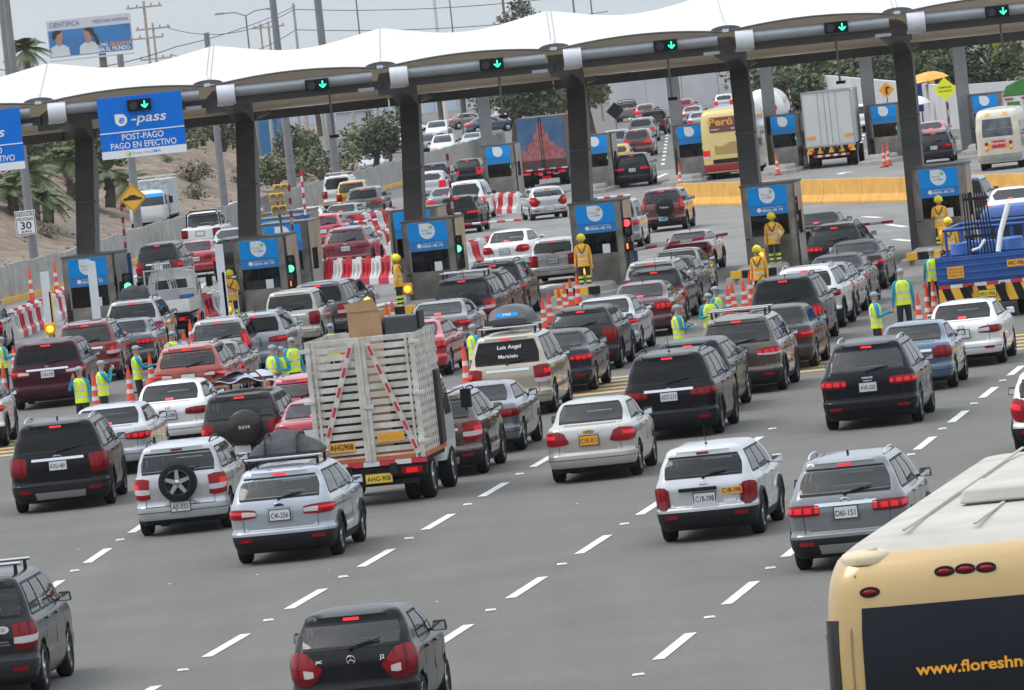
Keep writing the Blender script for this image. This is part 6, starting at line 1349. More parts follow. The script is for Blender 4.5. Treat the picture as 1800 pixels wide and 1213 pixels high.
b2 = MB(); b2.box((0, -.28, .24), (.5, .02, .1), 0, Matrix.Rotation(-.6, 3, 'X')); q = b2.build('label', [SKY2], o); text('YWS', .09, 'lettering', SIGNW, q, (0, -.30, .25), rx=55, bold=.015)
b = MB(); b.grid(lambda u, v: (-.7 + 1.4 * u, -.1 + 1.5 * v, .16 + .05 * math.sin(u * 14 + v * 6) - .14 * abs(2 * u - 1) ** 4 - .1 * abs(2 * v - 1) ** 4), 22, 16); b.box((0, .65, .04), (1.3, 1.4, .1), 1); b.path([(.5, -.2, .02), (.3, 0, .2), (-.2, .2, .22), (-.6, -.1, .05)], .02, 5, 1); b.grid(lambda u, v: (-.65 + .7 * u, 0 + .9 * v, .24 + .04 * math.sin(u * 9) - .1 * abs(2 * u - 1) ** 3), 10, 8, mi=2)
on_roof(c, b, [mat('tarp_blue', (.20, .28, .42), .7, noise=(5, .5, (.45, .45, .46))), mat('rope', (.10, .04, .03), .8), mat('tarp_red', (.25, .05, .06), .8, noise=(6, .5))], 'tarp_load', 'blue and red tarpaulin bundle tied on a dark brown car roof', 'bundle', 0, .25, 0) if False else None
o = on_roof(find('dark brown crossover with tarpaulin load on its roof and covered spare wheel'), b, [mat('tarp_blue', (.20, .28, .42), .7, noise=(5, .5, (.45, .45, .46))), mat('rope', (.10, .04, .03), .8), mat('tarp_red', (.25, .05, .06), .8, noise=(6, .5))], 'tarp_load', 'blue and red tarpaulin bundle tied on a dark brown car roof', 'bundle', 0, .25, 0)
# ------------------------------------------------------------------ people
def person_mesh(pose, pal):
    """skin modifier over a skeleton; returns a mesh with materials by body region"""
    sh = [Vector((s_ * .185, 0, 1.41)) for s_ in (1, -1)]
    arms = {'down': [(.05, -.03, -.29), (.07, .03, -.54)], 'front': [(.06, -.02, -.28), (-.02, .22, -.24)], 'hold': [(.07, .02, -.27), (.03, .28, -.16)], 'face': [(.06, .14, -.22), (-.12, .24, .06)], 'reach': [(.05, .14, -.24), (.04, .40, -.20)], 'hip': [(.16, -.06, -.24), (.02, .08, -.42)]}
    J = [(0, 0, .95, .125, .1, 't'), (0, -.005, 1.10, .118, .09, 's'), (0, 0, 1.28, .14, .098, 's'), (0, -.005, 1.42, .10, .075, 's'), (0, .0, 1.50, .052, .052, 'k'), (0, .015, 1.565, .066, .075, 'k'), (0, .022, 1.64, .076, .088, 'k'), (0, .012, 1.71, .058, .068, 'h')]
    E = [(i, i + 1) for i in range(7)]
    for k, s_ in enumerate((1, -1)):
        a = [Vector((v[0] * s_, v[1], v[2])) + sh[k] for v in arms[pose[k]]]; i = len(J)
        J += [(*sh[k], .062, .062, 's'), (*a[0], .046, .046, 's'), (*a[1], .032, .030, 's')]; E += [(3, i), (i, i + 1), (i + 1, i + 2)]
        d = (a[1] - a[0]).normalized(); u = Vector((s_, 0, 0)); u = (u - d * u.dot(d)).normalized(); n = d.cross(u)
        pm = a[1] + d * .07; J.append((*pm, .036, .022, 'k')); E.append((i + 2, i + 3))
        for f, (off, ln) in enumerate(((-.027, .062), (-.009, .075), (.009, .07), (.027, .055))):
            b0 = pm + u * off + d * .045; m1 = b0 + d * ln * .5 + n * .006; tp = b0 + d * ln * .9 + n * .03; j = len(J)
            J += [(*b0, .0105, .0105, 'k'), (*m1, .0095, .0095, 'k'), (*tp, .0085, .0085, 'k')]; E += [(i + 3, j), (j, j + 1), (j + 1, j + 2)]
        t0 = pm - u * .04 * s_ * (1 if pose[k] != 'x' else 1) - d * .02; j = len(J); J += [(*t0, .012, .012, 'k'), (*(t0 - u * .015 * s_ + d * .05), .0095, .0095, 'k')]; E += [(i + 3, j), (j, j + 1)]
    for s_ in (1, -1):
        i = len(J); J += [(s_ * .095, 0, .88, .098, .1, 't'), (s_ * .11, .015, .49, .072, .074, 't'), (s_ * .115, -.01, .11, .056, .06, 'b'), (s_ * .12, .05, .05, .045, .038, 'b'), (s_ * .125, .15, .035, .036, .03, 'b')]
        E += [(0, i), (i, i + 1), (i + 1, i + 2), (i + 2, i + 3), (i + 3, i + 4)]
    me = bpy.data.meshes.new('skeleton'); me.from_pydata([j[:3] for j in J], E, []); o = bpy.data.objects.new('skeleton', me); COL.objects.link(o)
    mo = o.modifiers.new('Skin', 'SKIN'); mo.use_smooth_shade = True
    if not me.skin_vertices:
        bm = bmesh.new(); bm.from_mesh(me); bm.verts.layers.skin.verify(); bm.to_mesh(me); bm.free()
    for v, j in zip(me.skin_vertices[0].data, J): v.radius = (j[3], j[4]); v.use_root = False
    me.skin_vertices[0].data[0].use_root = True
    sb = o.modifiers.new('Sub', 'SUBSURF'); sb.levels = sb.render_levels = 1
    r = bpy.data.meshes.new_from_object(o.evaluated_get(C.evaluated_depsgraph_get())); bpy.data.objects.remove(o); bpy.data.meshes.remove(me)
    r.materials.clear(); keys = 'stkhb'
    for k in keys: r.materials.append(pal[k])
    JV = [Vector(j[:3]) for j in J]
    for p in r.polygons:
        c = p.center; best, bd = None, 9
        for a_, b_ in E:
            A_, d_ = JV[a_], JV[b_] - JV[a_]; k_ = min(1, max(0, (c - A_).dot(d_) / d_.length_squared)); r_ = J[a_][3] * (1 - k_) + J[b_][3] * k_; e_ = (A_ + d_ * k_ - c).length - r_
            if e_ < bd: bd, best = e_, (a_ if k_ < .5 else b_)
        t = J[best][5]
        if t == 's' and c.z < .97 and best <= 3: t = 't'
        p.material_index = keys.index(t); p.use_smooth = True
    r.name = 'person'
    return r
TROU = mat('trousers_navy', (.018, .02, .03), .85, noise=(8, .3)); BOOT = mat('boots', (.015, .014, .013), .6); CYAN = mat('shirt_cyan', (.012, .26, .42), .8, noise=(8, .2))
NEON = mat('vest_neon', (.62, .80, .03), .7, noise=(9, .15)); REFL = mat('reflective_tape', (.55, .56, .56), .35, noise=(12, .15)); JACK = mat('jacket_yellow', (.78, .40, .03), .75, noise=(7, .25)); HELM = mat('helmet_yellow', (.85, .68, .02), .3, coat=.6); LIME = mat('tape_lime', (.70, .78, .05), .5)
CAPG = mat('cap_grey', (.30, .32, .34), .8); CAPB = mat('cap_blue', (.03, .33, .62), .7)
PALS = {'w': dict(s=CYAN, t=TROU, k=SKIN, h=HAIR, b=BOOT), 'f': dict(s=JACK, t=TROU, k=SKIN, h=HAIR, b=BOOT)}
_PM = {}
def torso_rings(rows, k=1.0):
    b = MB(); n = 20
    pts = [[(rx * k * math.cos(2 * math.pi * i / n), oy + ry * k * math.sin(2 * math.pi * i / n), z) for i in range(n)] for z, rx, ry, oy, m in rows]
    o = len(b.v); b.v += [p for r in pts for p in r]
    for j in range(len(rows) - 1):
        for i in range(n): b.f.append((j * n + i, j * n + (i + 1) % n, (j + 1) * n + (i + 1) % n, (j + 1) * n + i)); b.m.append(rows[j][4]); b.s.append(True)
    return b
def face(T):
    b = MB(); [b.sphere((s_ * .03, .098, 1.635), .011, 0, 8, 4, (1.3, .6, .8)) for s_ in (1, -1)]; b.box((0, .104, 1.572), (.05, .012, .01), 2); b.build('eyes', [INK, SKIN, mat('lips', (.22, .08, .07), .6)], T)
    b = MB(); b.sphere((0, .108, 1.602), .017, 0, 8, 5, (.8, .9, 1.4)); [b.sphere((s_ * .078, .012, 1.61), .022, 0, 8, 5, (.4, .8, 1.2)) for s_ in (1, -1)]; b.build('nose', [SKIN], T)
def person(kind, px, py, face_to, pose, label, h=1.70, z=0.0, extra=None):
    key = (kind, pose)
    if key not in _PM: _PM[key] = person_mesh(pose, PALS[kind])
    o = bpy.data.objects.new('person', _PM[key]); COL.objects.link(o); p = gp(px, py, z); o.location = p; o.rotation_euler.z = rad(face_to); s_ = h / 1.75; o.scale = (s_, s_, s_)
    tag(o, label, 'person', {'w': 'toll workers in neon vests', 'f': 'firefighters collecting at the booths'}[kind]); face(o)
    if kind == 'w':
        rows = [(.88, .185, .135, 0, 0), (.98, .18, .13, 0, 0), (1.0, .18, .131, 0, 1), (1.05, .18, .131, 0, 0), (1.14, .182, .132, 0, 1), (1.19, .186, .134, 0, 0), (1.33, .196, .138, 0, 0), (1.40, .185, .125, 0, 0), (1.45, .14, .10, 0, 0), (1.475, .085, .075, 0, 0)]
        torso_rings(rows).build('vest', [NEON, REFL], o)
        b = MB(); [b.box((s_ * .10, sy * .112, 1.29), (.045, .03, .2), 0) for s_ in (1, -1) for sy in (1, -1)]; b.build('vest_tape', [REFL], o)
        b = MB(); b.sphere((0, .01, 1.685), .098, 0, 14, 8, (.95, 1.08, .75)); v0 = [(.085 * math.cos(t), .085 + .11 * math.sin(t), 1.675) for t in frange(0, math.pi, 10)]; b.add(v0 + [(x, y, z + .014) for x, y, z in v0], [tuple(range(11))[::-1], tuple(range(11, 22))] + [(i, i + 1, i + 12, i + 11) for i in range(10)], 1); b.build('cap', [CAPG, CAPB], o)
        b = MB(); b.box((.0, .0, 0), (.03, .3, .03)); 
    else:
        rows = [(.80, .20, .15, 0, 0), (.95, .185, .14, 0, 0), (1.0, .18, .138, 0, 1), (1.05, .18, .138, 0, 0), (1.17, .186, .14, 0, 1), (1.22, .19, .14, 0, 0), (1.35, .20, .142, 0, 0), (1.41, .188, .13, 0, 0), (1.47, .10, .095, 0, 0), (1.51, .075, .08, 0, 0)]
        torso_rings(rows, .97).build('jacket', [JACK, REFL], o)
        b = MB(); [b.path([(s_ * .13, .10, 1.44), (s_ * .07, .15, 1.3), (0, .155, 1.2)], .016, 5) for s_ in (1, -1)]; [b.path([(s_ * .13, -.10, 1.44), (s_ * .07, -.15, 1.3), (0, -.155, 1.2)], .016, 5) for s_ in (1, -1)]; b.build('harness', [BLACK], o)
        b = MB(); b.sphere((0, .0, 1.68), .135, 0, 16, 9, (.98, 1.12, .95)); b.lathe([(.135, 1.63), (.155, 1.625), (.14, 1.66)], 18); b.path([(0, -.15, 1.70), (0, -.06, 1.80), (0, .08, 1.81), (0, .15, 1.72)], .018, 6, 0); b.box((0, .13, 1.72), (.18, .06, .07), 0); b.build('helmet', [HELM], o)
        b = MB(); [b.lathe([(.075, 1.46), (.08, 1.52)], 12)]; b.build('collar', [BLACK], o)
        for s_ in (1, -1):
            b = MB(); b.lathe([(.068, .18), (.07, .25), (.072, .31), (.075, .38), (.078, .44), (.082, .52)], 10, (s_ * .113, 0, 0), cap=False); b.m = [(k // 10) % 2 for k in range(len(b.m))]; b.build('leg_tape', [LIME, TROU], o)
    if extra == 'phone': b = MB(); b.box((.02, .30, 1.56), (.15, .02, .08)); q = b.build('phone', [WHITE], None); q.matrix_world = Matrix.Translation(o.location) @ Matrix.Rotation(o.rotation_euler.z, 4, 'Z') @ Matrix.Scale(s_, 4); tag(q, 'white phone held up by a worker in the left queue', 'phone')
    if extra == 'pad': b = MB(); b.box((-.02, .36, 1.23), (.16, .22, .02)); q = b.build('receipt_book', [PAPER], None); q.matrix_world = Matrix.Translation(o.location) @ Matrix.Rotation(o.rotation_euler.z, 4, 'Z') @ Matrix.Scale(s_, 4); tag(q, 'pale receipt book held by the worker ' + ('at the left edge' if px < 50 else 'with folded arms' if px < 500 else 'in profile beside the brown crossover'), 'book')
    return o
W_ = person
W_('w', 12, 702, -60, ('front', 'front'), 'worker in neon vest at the left edge beside a cone', extra='pad')
W_('w', 152, 772, 150, ('face', 'down'), 'worker with hand to mouth in front of the maroon people carrier', 1.72)
W_('w', 189, 758, -75, ('face', 'face'), 'worker holding up a white phone beside the maroon people carrier', 1.7, extra='phone')
W_('w', 250, 727, -80, ('reach', 'front'), 'worker reaching to the right behind an orange cone')
W_('w', 314, 697, 170, ('front', 'front'), 'worker with folded arms behind the orange red crossover', extra='pad')
W_('w', 592, 684, 175, ('front', 'front'), 'worker facing the camera behind the slatted truck', 1.66)
W_('w', 524, 716, -160, ('front', 'down'), 'worker farthest right of three left of the slatted truck', 1.7)
W_('w', 505, 728, 140, ('down', 'front'), 'worker in the middle of three left of the slatted truck', 1.62)
W_('w', 490, 730, -50, ('down', 'down'), 'worker leftmost of three left of the slatted truck, back turned', 1.68)
W_('w', 842, 694, -60, ('down', 'front'), 'worker with blue cap brim left of the beige four wheel drive', 1.68)
W_('w', 1201, 662, -75, ('hold', 'hold'), 'worker in profile holding out a paper left of the brown crossover', extra='pad')
W_('w', 1256, 636, -165, ('front', 'front'), 'worker with grey cap in front of a pair behind the brown crossover', 1.68)
W_('w', 1268, 622, -120, ('down', 'front'), 'worker at the back of a pair behind the brown crossover', 1.68)
W_('w', 1548, 641, -80, ('hold', 'reach'), 'worker in profile behind a cone above the glossy black crossover', 1.68)
W_('w', 1595, 600, 8, ('down', 'down'), 'worker seen from behind with black strap near the white saloon', 1.78)
W_('w', 1648, 552, 5, ('down', 'down'), 'worker seen from behind left of the blue truck', 1.72)
W_('f', 413, 572, 165, ('hip', 'front'), 'firefighter in yellow jacket left of the second booth', 1.72, .18)
W_('f', 657, 632, -10, ('down', 'down'), 'firefighter seen from behind with 54 on a yellow helmet', 1.66)
W_('f', 706, 549, 75, ('down', 'down'), 'firefighter turned left beside the third booth', 1.76, .18)
W_('f', 1031, 514, 172, ('down', 'down'), 'firefighter facing the camera before the fourth booth', 1.78, .18)
W_('f', 1341, 541, 160, ('down', 'down'), 'lower firefighter before the fifth booth nearest the camera', 1.72, .0)
W_('f', 1365, 474, 172, ('down', 'hip'), 'upper firefighter standing against the fifth booth', 1.76, .18)
W_('f', 1659, 445, 165, ('front', 'down'), 'firefighter facing the camera before the sixth booth', 1.76, .18)
W_('f', 1676, 486, -8, ('down', 'down'), 'firefighter seen from behind before the sixth booth', 1.70, .0)

# ------------------------------------------------------------------ orange cones
def cone_parts():
    a, b_ = MB(), MB(); a.box((0, 0, .02), (.36, .36, .04)); 
    b_.lathe([(.14, .04), (.105, .3)], 14, mi=0); b_.lathe([(.105, .3), (.095, .42)], 14, mi=1); b_.lathe([(.095, .42), (.082, .6)], 14, mi=0); b_.lathe([(.082, .6), (.072, .72)], 14, mi=1); b_.lathe([(.072, .72), (.055, .95), (.05, 1.0)], 14, mi=0)
    c = MB(); c.box((0, 0, 1.03), (.06, .04, .08)); c.path([(-.035, 0, 1.0), (-.035, 0, 1.12), (0, 0, 1.15), (.035, 0, 1.12), (.035, 0, 1.0)], .012, 5)
    return a.mesh('base', [RUBBER]), b_.mesh('body', [CONEO, STR_W]), c.mesh('handle', [CONEO])
CP = cone_parts()
def cone(px, py, label, h=1.0, z=.004):
    T = thing('traffic_cone', gp(px, py, z), label, 'traffic cone', 'orange cones with white bands', random.uniform(0, 1.5))
    for n_, me in zip(('base', 'body', 'handle'), CP): o = bpy.data.objects.new(n_, me); COL.objects.link(o); o.parent = T; o.scale = (.88, .88, h)
for px, py, w_, h in ((57, 531, 'nearer of two by the wall left of the first booth', 1.15), (101, 518, 'farther of two by the wall left of the first booth', 1.15), (218, 448, 'small and far by the wall, left of the bump sign pole', 1), (257, 442, 'far by the wall under the dark grey crossover roof', 1), (285, 438, 'far by the wall right of the bump sign pole', 1.0),
    (12, 712, 'at the left edge below a worker', 1.3), (28, 660, 'right of the worker at the left edge', 1.0), (170, 722, 'just right of the worker with hand to mouth', 1.15), (231, 708, 'between the maroon people carrier and the white saloon', 1.1), (250, 690, 'in front of the reaching worker', 1.3), (268, 678, 'right of the reaching worker', 1.0),
    (296, 640, 'left of the worker with folded arms', .9), (327, 632, 'right of the worker with folded arms', 1.0), (339, 618, 'next to the flatbed rear wheel', 1.1), (354, 600, 'behind the silver crossover with pillar lamps, left one', 1.1), (368, 590, 'behind the silver crossover with pillar lamps, right one', 1.1), (405, 520, 'between the black half hidden car and the firefighter', 1.1),
    (475, 705, 'left of three workers by the slatted truck', 1.1), (551, 690, 'short top seen left above the slatted truck', .8), (575, 678, 'left of the worker facing the camera', .9), (606, 660, 'right of the worker facing the camera', 1.0), (627, 652, 'tall one above the slatted truck', 1.15), (648, 622, 'close to the firefighter seen from behind', 1.2),
    (684, 590, 'left of two near the third booth nose', 1.1), (694, 584, 'right of two near the third booth nose', 1.1), (822, 684, 'left of the worker by the beige four wheel drive', 1.25),
    (958, 578, 'first in the line to the fourth booth, nearest', 1.0), (969, 570, 'second in the line to the fourth booth', 1.05), (986, 556, 'third in the line to the fourth booth', 1.0), (996, 549, 'fourth in the line to the fourth booth', 1.0), (1006, 540, 'fifth in the line to the fourth booth', 1.05), (1018, 536, 'sixth in the line to the fourth booth, farthest', 1.1),
    (1206, 640, 'in front of the worker holding out a paper', .9), (1283, 553, 'left of two behind the pair of workers', .95), (1291, 548, 'right of two behind the pair of workers', .95), (1311, 548, 'left of the lower firefighter', 1.05), (1323, 541, 'against the lower firefighter', 1.2), (1331, 534, 'behind the lower firefighter', 1.2),
    (1550, 618, 'in front of the worker in profile', 1.2), (1618, 577, 'nearest of the row left of the blue truck', 1.05), (1634, 567, 'second of the row left of the blue truck', 1.2), (1645, 555, 'third of the row left of the blue truck', 1.15), (1655, 549, 'fourth of the row left of the blue truck', 1.2), (1675, 500, 'at the feet of the firefighter seen from behind', 1.0),
    (1197, 330, 'at the nose of the far island right of the dark red car', 1.2), (1368, 308, 'before the farther plaza booth left of the white box truck', 1.1), (1555, 294, 'left of two before the farther booth', 1.1), (1563, 291, 'right of two before the farther booth', 1.1)):
    cone(px, py, 'orange cone ' + w_, h * (1.05 if px < 110 and py > 515 and py < 535 else .9 if py < 335 else .76))

# ------------------------------------------------------------------ trees, palms and plants
LEAF = [mat('leaf_%d' % i, c, .8, noise=(1.2, .35)) for i, c in enumerate(((.085, .12, .055), (.135, .16, .065), (.075, .09, .055), (.17, .175, .095)))]; BARK = mat('bark', (.12, .09, .07), .9, noise=(3, .4))
def tree(px, py, Y, h, r, label, kind=0, leaves=1500, name='tree', squash=1.0, z0=None, trunk=.35, cat='tree', grp='trees beyond the toll plaza'):
    p = dp(px, py, Y); base = Vector((p.x, Y, 0 if z0 is None else z0)); T = thing(name, base, label, cat, grp); rs = random.Random(int(px * 7 + py))
    b = MB(); tk = h * trunk; top = Vector((rs.uniform(-.3, .3), 0, tk)); b.tube((0, 0, 0), top, r * .07 + .08, r * .05 + .05, 8); blobs = []
    for i in range(9):
        a = rs.uniform(0, 6.28); k = rs.uniform(.25, .8); zz = tk + (h - tk) * rs.uniform(.15, .85); q = Vector((math.cos(a) * r * k, math.sin(a) * r * k, zz)); b.path([top * .9, top.lerp(q, .5) + Vector((0, 0, .3)), q], [r * .04 + .04, r * .025 + .03, .02], 5); blobs.append((q, r * rs.uniform(.35, .6)))
    b.build('trunk', [BARK], T); m = MB(); s0 = max(.13, r * .055); leaves = int(leaves * 1.6)
    for i in range(leaves):
        c, br_ = blobs[i % len(blobs)]; d = Vector((rs.gauss(0, 1), rs.gauss(0, 1), rs.gauss(0, 1))).normalized() * br_ * rs.uniform(.35, 1.05) ** .7; d.z *= .75 * squash; q = c + d; u = Vector((rs.gauss(0, 1), rs.gauss(0, 1), rs.gauss(0, .6))).normalized(); v = u.cross(Vector((rs.gauss(0, 1), rs.gauss(0, 1), 1))).normalized(); s_ = s0 * rs.uniform(.6, 1.4)
        m.add([q - u * s_, q - v * s_ * .6, q + u * s_, q + v * s_ * .6], [(0, 1, 2, 3)], (i % len(blobs)) % 2)
    m.build('crown', [LEAF[kind], LEAF[(kind + 1) % 4]], T)
    return T
def palm(px, py, Y, h, r, label, n=26, z0=0):
    p = dp(px, py, Y); T = thing('palm_tree', (p.x, Y, z0), label, 'palm tree', 'palms on the left bank'); rs = random.Random(int(px + py)); b = MB(); b.path([(0, 0, 0), (.1, 0, h * .5), (0, 0, h)], [.32, .26, .24], 10)
    [b.lathe([(.3, 0), (.33, .08), (.27, .2)], 8, (.05, 0, z)) for z in frange(.5, h, int(h * 2))]; b.build('trunk', [BARK], T); m = MB()
    for i in range(n):
        a = i * 2.4; el = rs.uniform(-.5, 1.3); d = Vector((math.cos(a), math.sin(a), 0)); pts = []
        for t in frange(0, 1, 8): pts.append(Vector((0, 0, h)) + d * r * math.cos(el) * t + Vector((0, 0, r * (math.sin(el) * t - .55 * t * t))))
        sd = Vector((-d.y, d.x, 0))
        for k in range(1, 8):
            dd = (pts[k + 1] - pts[k - 1]).normalized(); ln = r * .26 * math.sin(math.pi * (k / 8) ** .8 * .95 + .1)
            for s_ in (1, -1):
                for o_ in (0, .5): q = pts[k].lerp(pts[k + 1], o_); tip = q + sd * s_ * ln + dd * ln * .6 + Vector((0, 0, -ln * .35)); m.add([q - dd * .05, q + dd * r * .05, tip], [(0, 1, 2)], (i + k) % 2)
        m.path(pts, [.05 - .005 * k for k in range(9)], 4, 0)
    m.build('crown', [LEAF[1], LEAF[0]], T)
def palm_at(px, pyc, Y, r, label, n, z0): palm(px, pyc, Y, dp(px, pyc, Y).z - z0, r, label, n, z0)
palm_at(46, 88, 560, 2.1, 'tall palm left of the billboard above the canopy', 36, 0)
for px, pyc, Y, r, w_ in ((52, 305, 395, 2.0, 'behind the speed limit sign pole'), (18, 335, 390, 1.7, 'at the left edge above the dirt bank'), (80, 345, 392, 1.5, 'low and right of the speed limit sign'), (118, 282, 420, 1.9, 'just left of the first pillar'), (188, 305, 420, 2.1, 'between the first pillar and the bump sign'), (232, 318, 425, 1.7, 'right behind the bump sign pole'), (272, 335, 430, 1.6, 'left of the oncoming white truck'), (637, 238, 520, 1.7, 'with dark trunk left of the third pillar'), (676, 225, 540, 1.6, 'slim and close to the third pillar')):
    palm_at(px, pyc, Y, r, 'palm ' + w_, 26, 1.2 if px < 400 else 0)
for px, py, Y, h, r, w_, k, n in ((150, 300, 470, 5.6, 2.6, 'round green tree behind the first pillar', 0, 1500), (20, 320, 460, 5.5, 2.4, 'dark tree at the left edge', 2, 1200), (345, 240, 620, 6.5, 3.2, 'grey green tree right of the blue board', 3, 1200), (565, 280, 480, 2.2, 2.2, 'scrubby bush on the dirt mound', 3, 800), (655, 265, 500, 3.8, 2.6, 'dark scrub left of the third pillar', 2, 1300), (480, 300, 470, 2.4, 2.0, 'low bush left of the yellow lens boxes', 3, 800),
    (950, 240, 520, 7.6, 4.2, 'large bushy yellow green tree behind the mural truck', 1, 3200), (905, 250, 540, 7, 3, 'dark tree left of the mural truck', 2, 1600), (990, 250, 530, 7.4, 3.2, 'yellow green tree right behind the fourth pillar', 1, 1600), (1046, 260, 540, 8, 3.2, 'tall dark tree right of the fourth pillar', 2, 3200), (1090, 190, 800, 8.5, 5, 'distant tree with red blossom right of the tall dark tree', 0, 1000)):
    tree(px, py, Y, h, r, w_, k, n)
for px, py, Y, h, r, w_, k in ((178, 300, 445, 5.2, 2.2, 'between the first pillar and the lane board pole', 0), (238, 300, 480, 5.4, 2.4, 'behind the bump sign', 2), (305, 280, 505, 5.2, 2.4, 'above the oncoming white truck', 3), (398, 260, 560, 5.6, 2.6, 'left of the second pillar top', 2), (100, 260, 500, 6.2, 2.4, 'left of the first pillar top', 0), (530, 275, 500, 3.6, 2.0, 'on the mound between two grey poles', 3)):
    tree(px, py, Y, h, r, 'dusty tree ' + w_, k, 1300)
for i, px in enumerate((474, 503, 524, 538, 567, 621)):
    p = dp(px, 200, 590 + 12 * i); T = pole(Vector((p.x, 590 + 12 * i, 0)), p.z + 1.5, .17, 'pale concrete post in the row beyond the dirt mound', WOOD, 'utility_pole', 'pole', 0, 'pale posts beyond the dirt mound')
for px, Y, h, r, k in ((775, 800, 7.2, 3.2, 0), (815, 810, 7, 3, 2), (858, 800, 7.4, 3.2, 0), (895, 790, 7, 3, 2), (735, 780, 7, 3.2, 0), (700, 760, 7.4, 3.2, 2), (620, 760, 7, 3.4, 0), (560, 770, 7, 3.2, 2)):
    tree(px, 200, Y, h, r, 'thin trunked street tree in the far row, %s' % {775: 'right of the third pillar', 815: 'over the far parked cars', 858: 'behind the far grey pillar', 895: 'left of the mural truck', 735: 'behind the third pillar', 700: 'left of the third pillar', 620: 'over the dirt mound', 560: 'behind the pole left of the mound'}[px], k, 900, trunk=.62)
for i, (px, Y, h, r, k) in enumerate(((1385, 590, 4.2, 5, 3), (1415, 600, 5.0, 5, 0), (1450, 610, 5.2, 5, 3), (1490, 600, 6.5, 4.6, 2), (1520, 600, 4.6, 4.5, 3), (1550, 590, 6.2, 4.6, 2), (1580, 600, 4.2, 4, 0))):
    tree(px, 190, Y, h, r, ('grey green hedge tree behind the white box truck, %s of seven in a row' % nth[i] if i < 6 else 'grey green hedge tree at the right end of the row behind the sixth pillar'), k, 1300, trunk=.12, grp='hedge trees along the right side')
for px, w_ in ((1615, 'left of the yellow parasol'), (1660, 'behind the yellow parasol'), (1715, 'right of the pale pillar'), (1750, 'left of the grey mound')):
    tree(px, 170, 560, 4.5, 3.2, 'tall reed thicket ' + w_, 1, 1500, trunk=.08, name='reed_clump', cat='plant', grp='reeds along the right side', squash=1.5)
tree(930, 30, 900, 12.4, 3.6, 'treetop showing above the canopy at the top', 2, 1200, trunk=.5)

# ------------------------------------------------------------------ buildings and far structures
def building(name, label, x0, x1, yt, yb, Y, M, depth=14, wins=None, cat='building', roof=None):
    a, c = dp(x0, yt, Y), dp(x1, yb, Y); top = dp((x0 + x1) / 2, yt, Y).z; W = c.x - a.x; T = thing(name, ((a.x + c.x) / 2, Y, 0), label, cat)
    b = MB(); b.box((0, depth / 2, top / 2), (W, depth, top)); b.box((0, depth / 2, top + .1), (W + .3, depth + .3, .3)); b.build('wall', [M], T)
    for k, (u, v, ww, hh) in enumerate(wins or ()):
        b = MB(); b.box((u * W, -.06, v * top), (ww * W, .1, hh * top)); o = b.build('window', [GL_FAR], T); b = MB(); b.box((u * W, -.12, (v - hh / 2) * top), (ww * W * 1.1, .15, .2)); b.build('sill', [M], o)
    return T
BEI = mat('wall_beige', (.46, .38, .27), .85, noise=(.3, .2)); PALE = mat('wall_pale', (.52, .52, .53), .85, noise=(.3, .15)); BLW = mat('wall_blue', (.04, .16, .34), .7, noise=(.4, .2)); PBLUE = mat('wall_pale_blue', (.42, .48, .56), .85, noise=(.4, .15))
building('warehouse', 'beige warehouse with dark vertical windows behind the right lanes', 1146, 1330, 88, 178, 780, mat('wall_ochre', (.42, .31, .17), .85, noise=(.3, .2)), 30, [(x, .55, .05, .7) for x in (-.22, .05, .12, .38)])
building('storehouse', 'white blank walled building left of the beige warehouse', 1116, 1150, 125, 178, 770, PALE, 20); building('kiosk_tower', 'green and white tower block beside the fifth pillar', 1312, 1345, 85, 180, 770, mat('wall_green', (.02, .15, .12), .8), 12)
building('long_shed', 'pale blue long shed behind the far row of street trees', 720, 912, 172, 215, 900, PBLUE, 20); building('depot', 'blue walled depot behind the poles left of the third pillar', 448, 492, 200, 265, 640, BLW, 15); building('house', 'beige house with openings behind the blue lane board', 330, 452, 214, 285, 680, BEI, 15, [(-.3, .5, .08, .3), (0, .5, .08, .3), (.3, .5, .08, .3)]); building('house', 'pale ochre house left of the first pillar', 20, 130, 205, 300, 560, PALE, 12, [(.2, .55, .1, .3)]); building('house', 'sandy house behind the bump sign', 178, 335, 262, 320, 600, BEI, 12, [(-.2, .5, .1, .35), (.25, .5, .1, .35)]); building('lorry_depot', 'white and red shed over the dirt mound', 590, 660, 195, 250, 660, PALE, 14, [(.38, .5, .12, .9)])
def farwall(pts, h, label, M, t=.3):
    b = MB()
    for (x0, y0), (x1, y1) in zip(pts, pts[1:]):
        n = max(1, round(math.hypot(x1 - x0, y1 - y0) / 3))
        for i in range(n): a = Vector((x0 + (x1 - x0) * i / n, y0 + (y1 - y0) * i / n, 0)); c = a + Vector(((x1 - x0) / n, (y1 - y0) / n, 0)) * .985; d = (c - a); nx = Vector((-d.y, d.x, 0)).normalized() * t; b.add([a, c, c + nx, a + nx] + [p + Vector((0, 0, h)) for p in (a, c, c + nx, a + nx)], [(0, 1, 5, 4), (1, 2, 6, 5), (2, 3, 7, 6), (3, 0, 4, 7), (4, 5, 6, 7)])
    return tag(b.build('boundary_wall', [M]), label, 'wall')
g1, g2, g3, g4 = gp(1075, 203), gp(1330, 176), gp(1500, 200), gp(1670, 228)
farwall([(g1.x, g1.y), (g2.x, g2.y)], 3.2, 'long grey wall across the far end of the right lanes', PALE); farwall([(g2.x + 1, g2.y - 6), (g3.x, g3.y), (g4.x, g4.y), (g4.x + 14, g4.y - 40)], 2.6, 'pale wall running behind the white box truck', PALE); farwall([(-33, 905), (2, 890)], 4, 'pale wall beyond the opposite road', PBLUE)
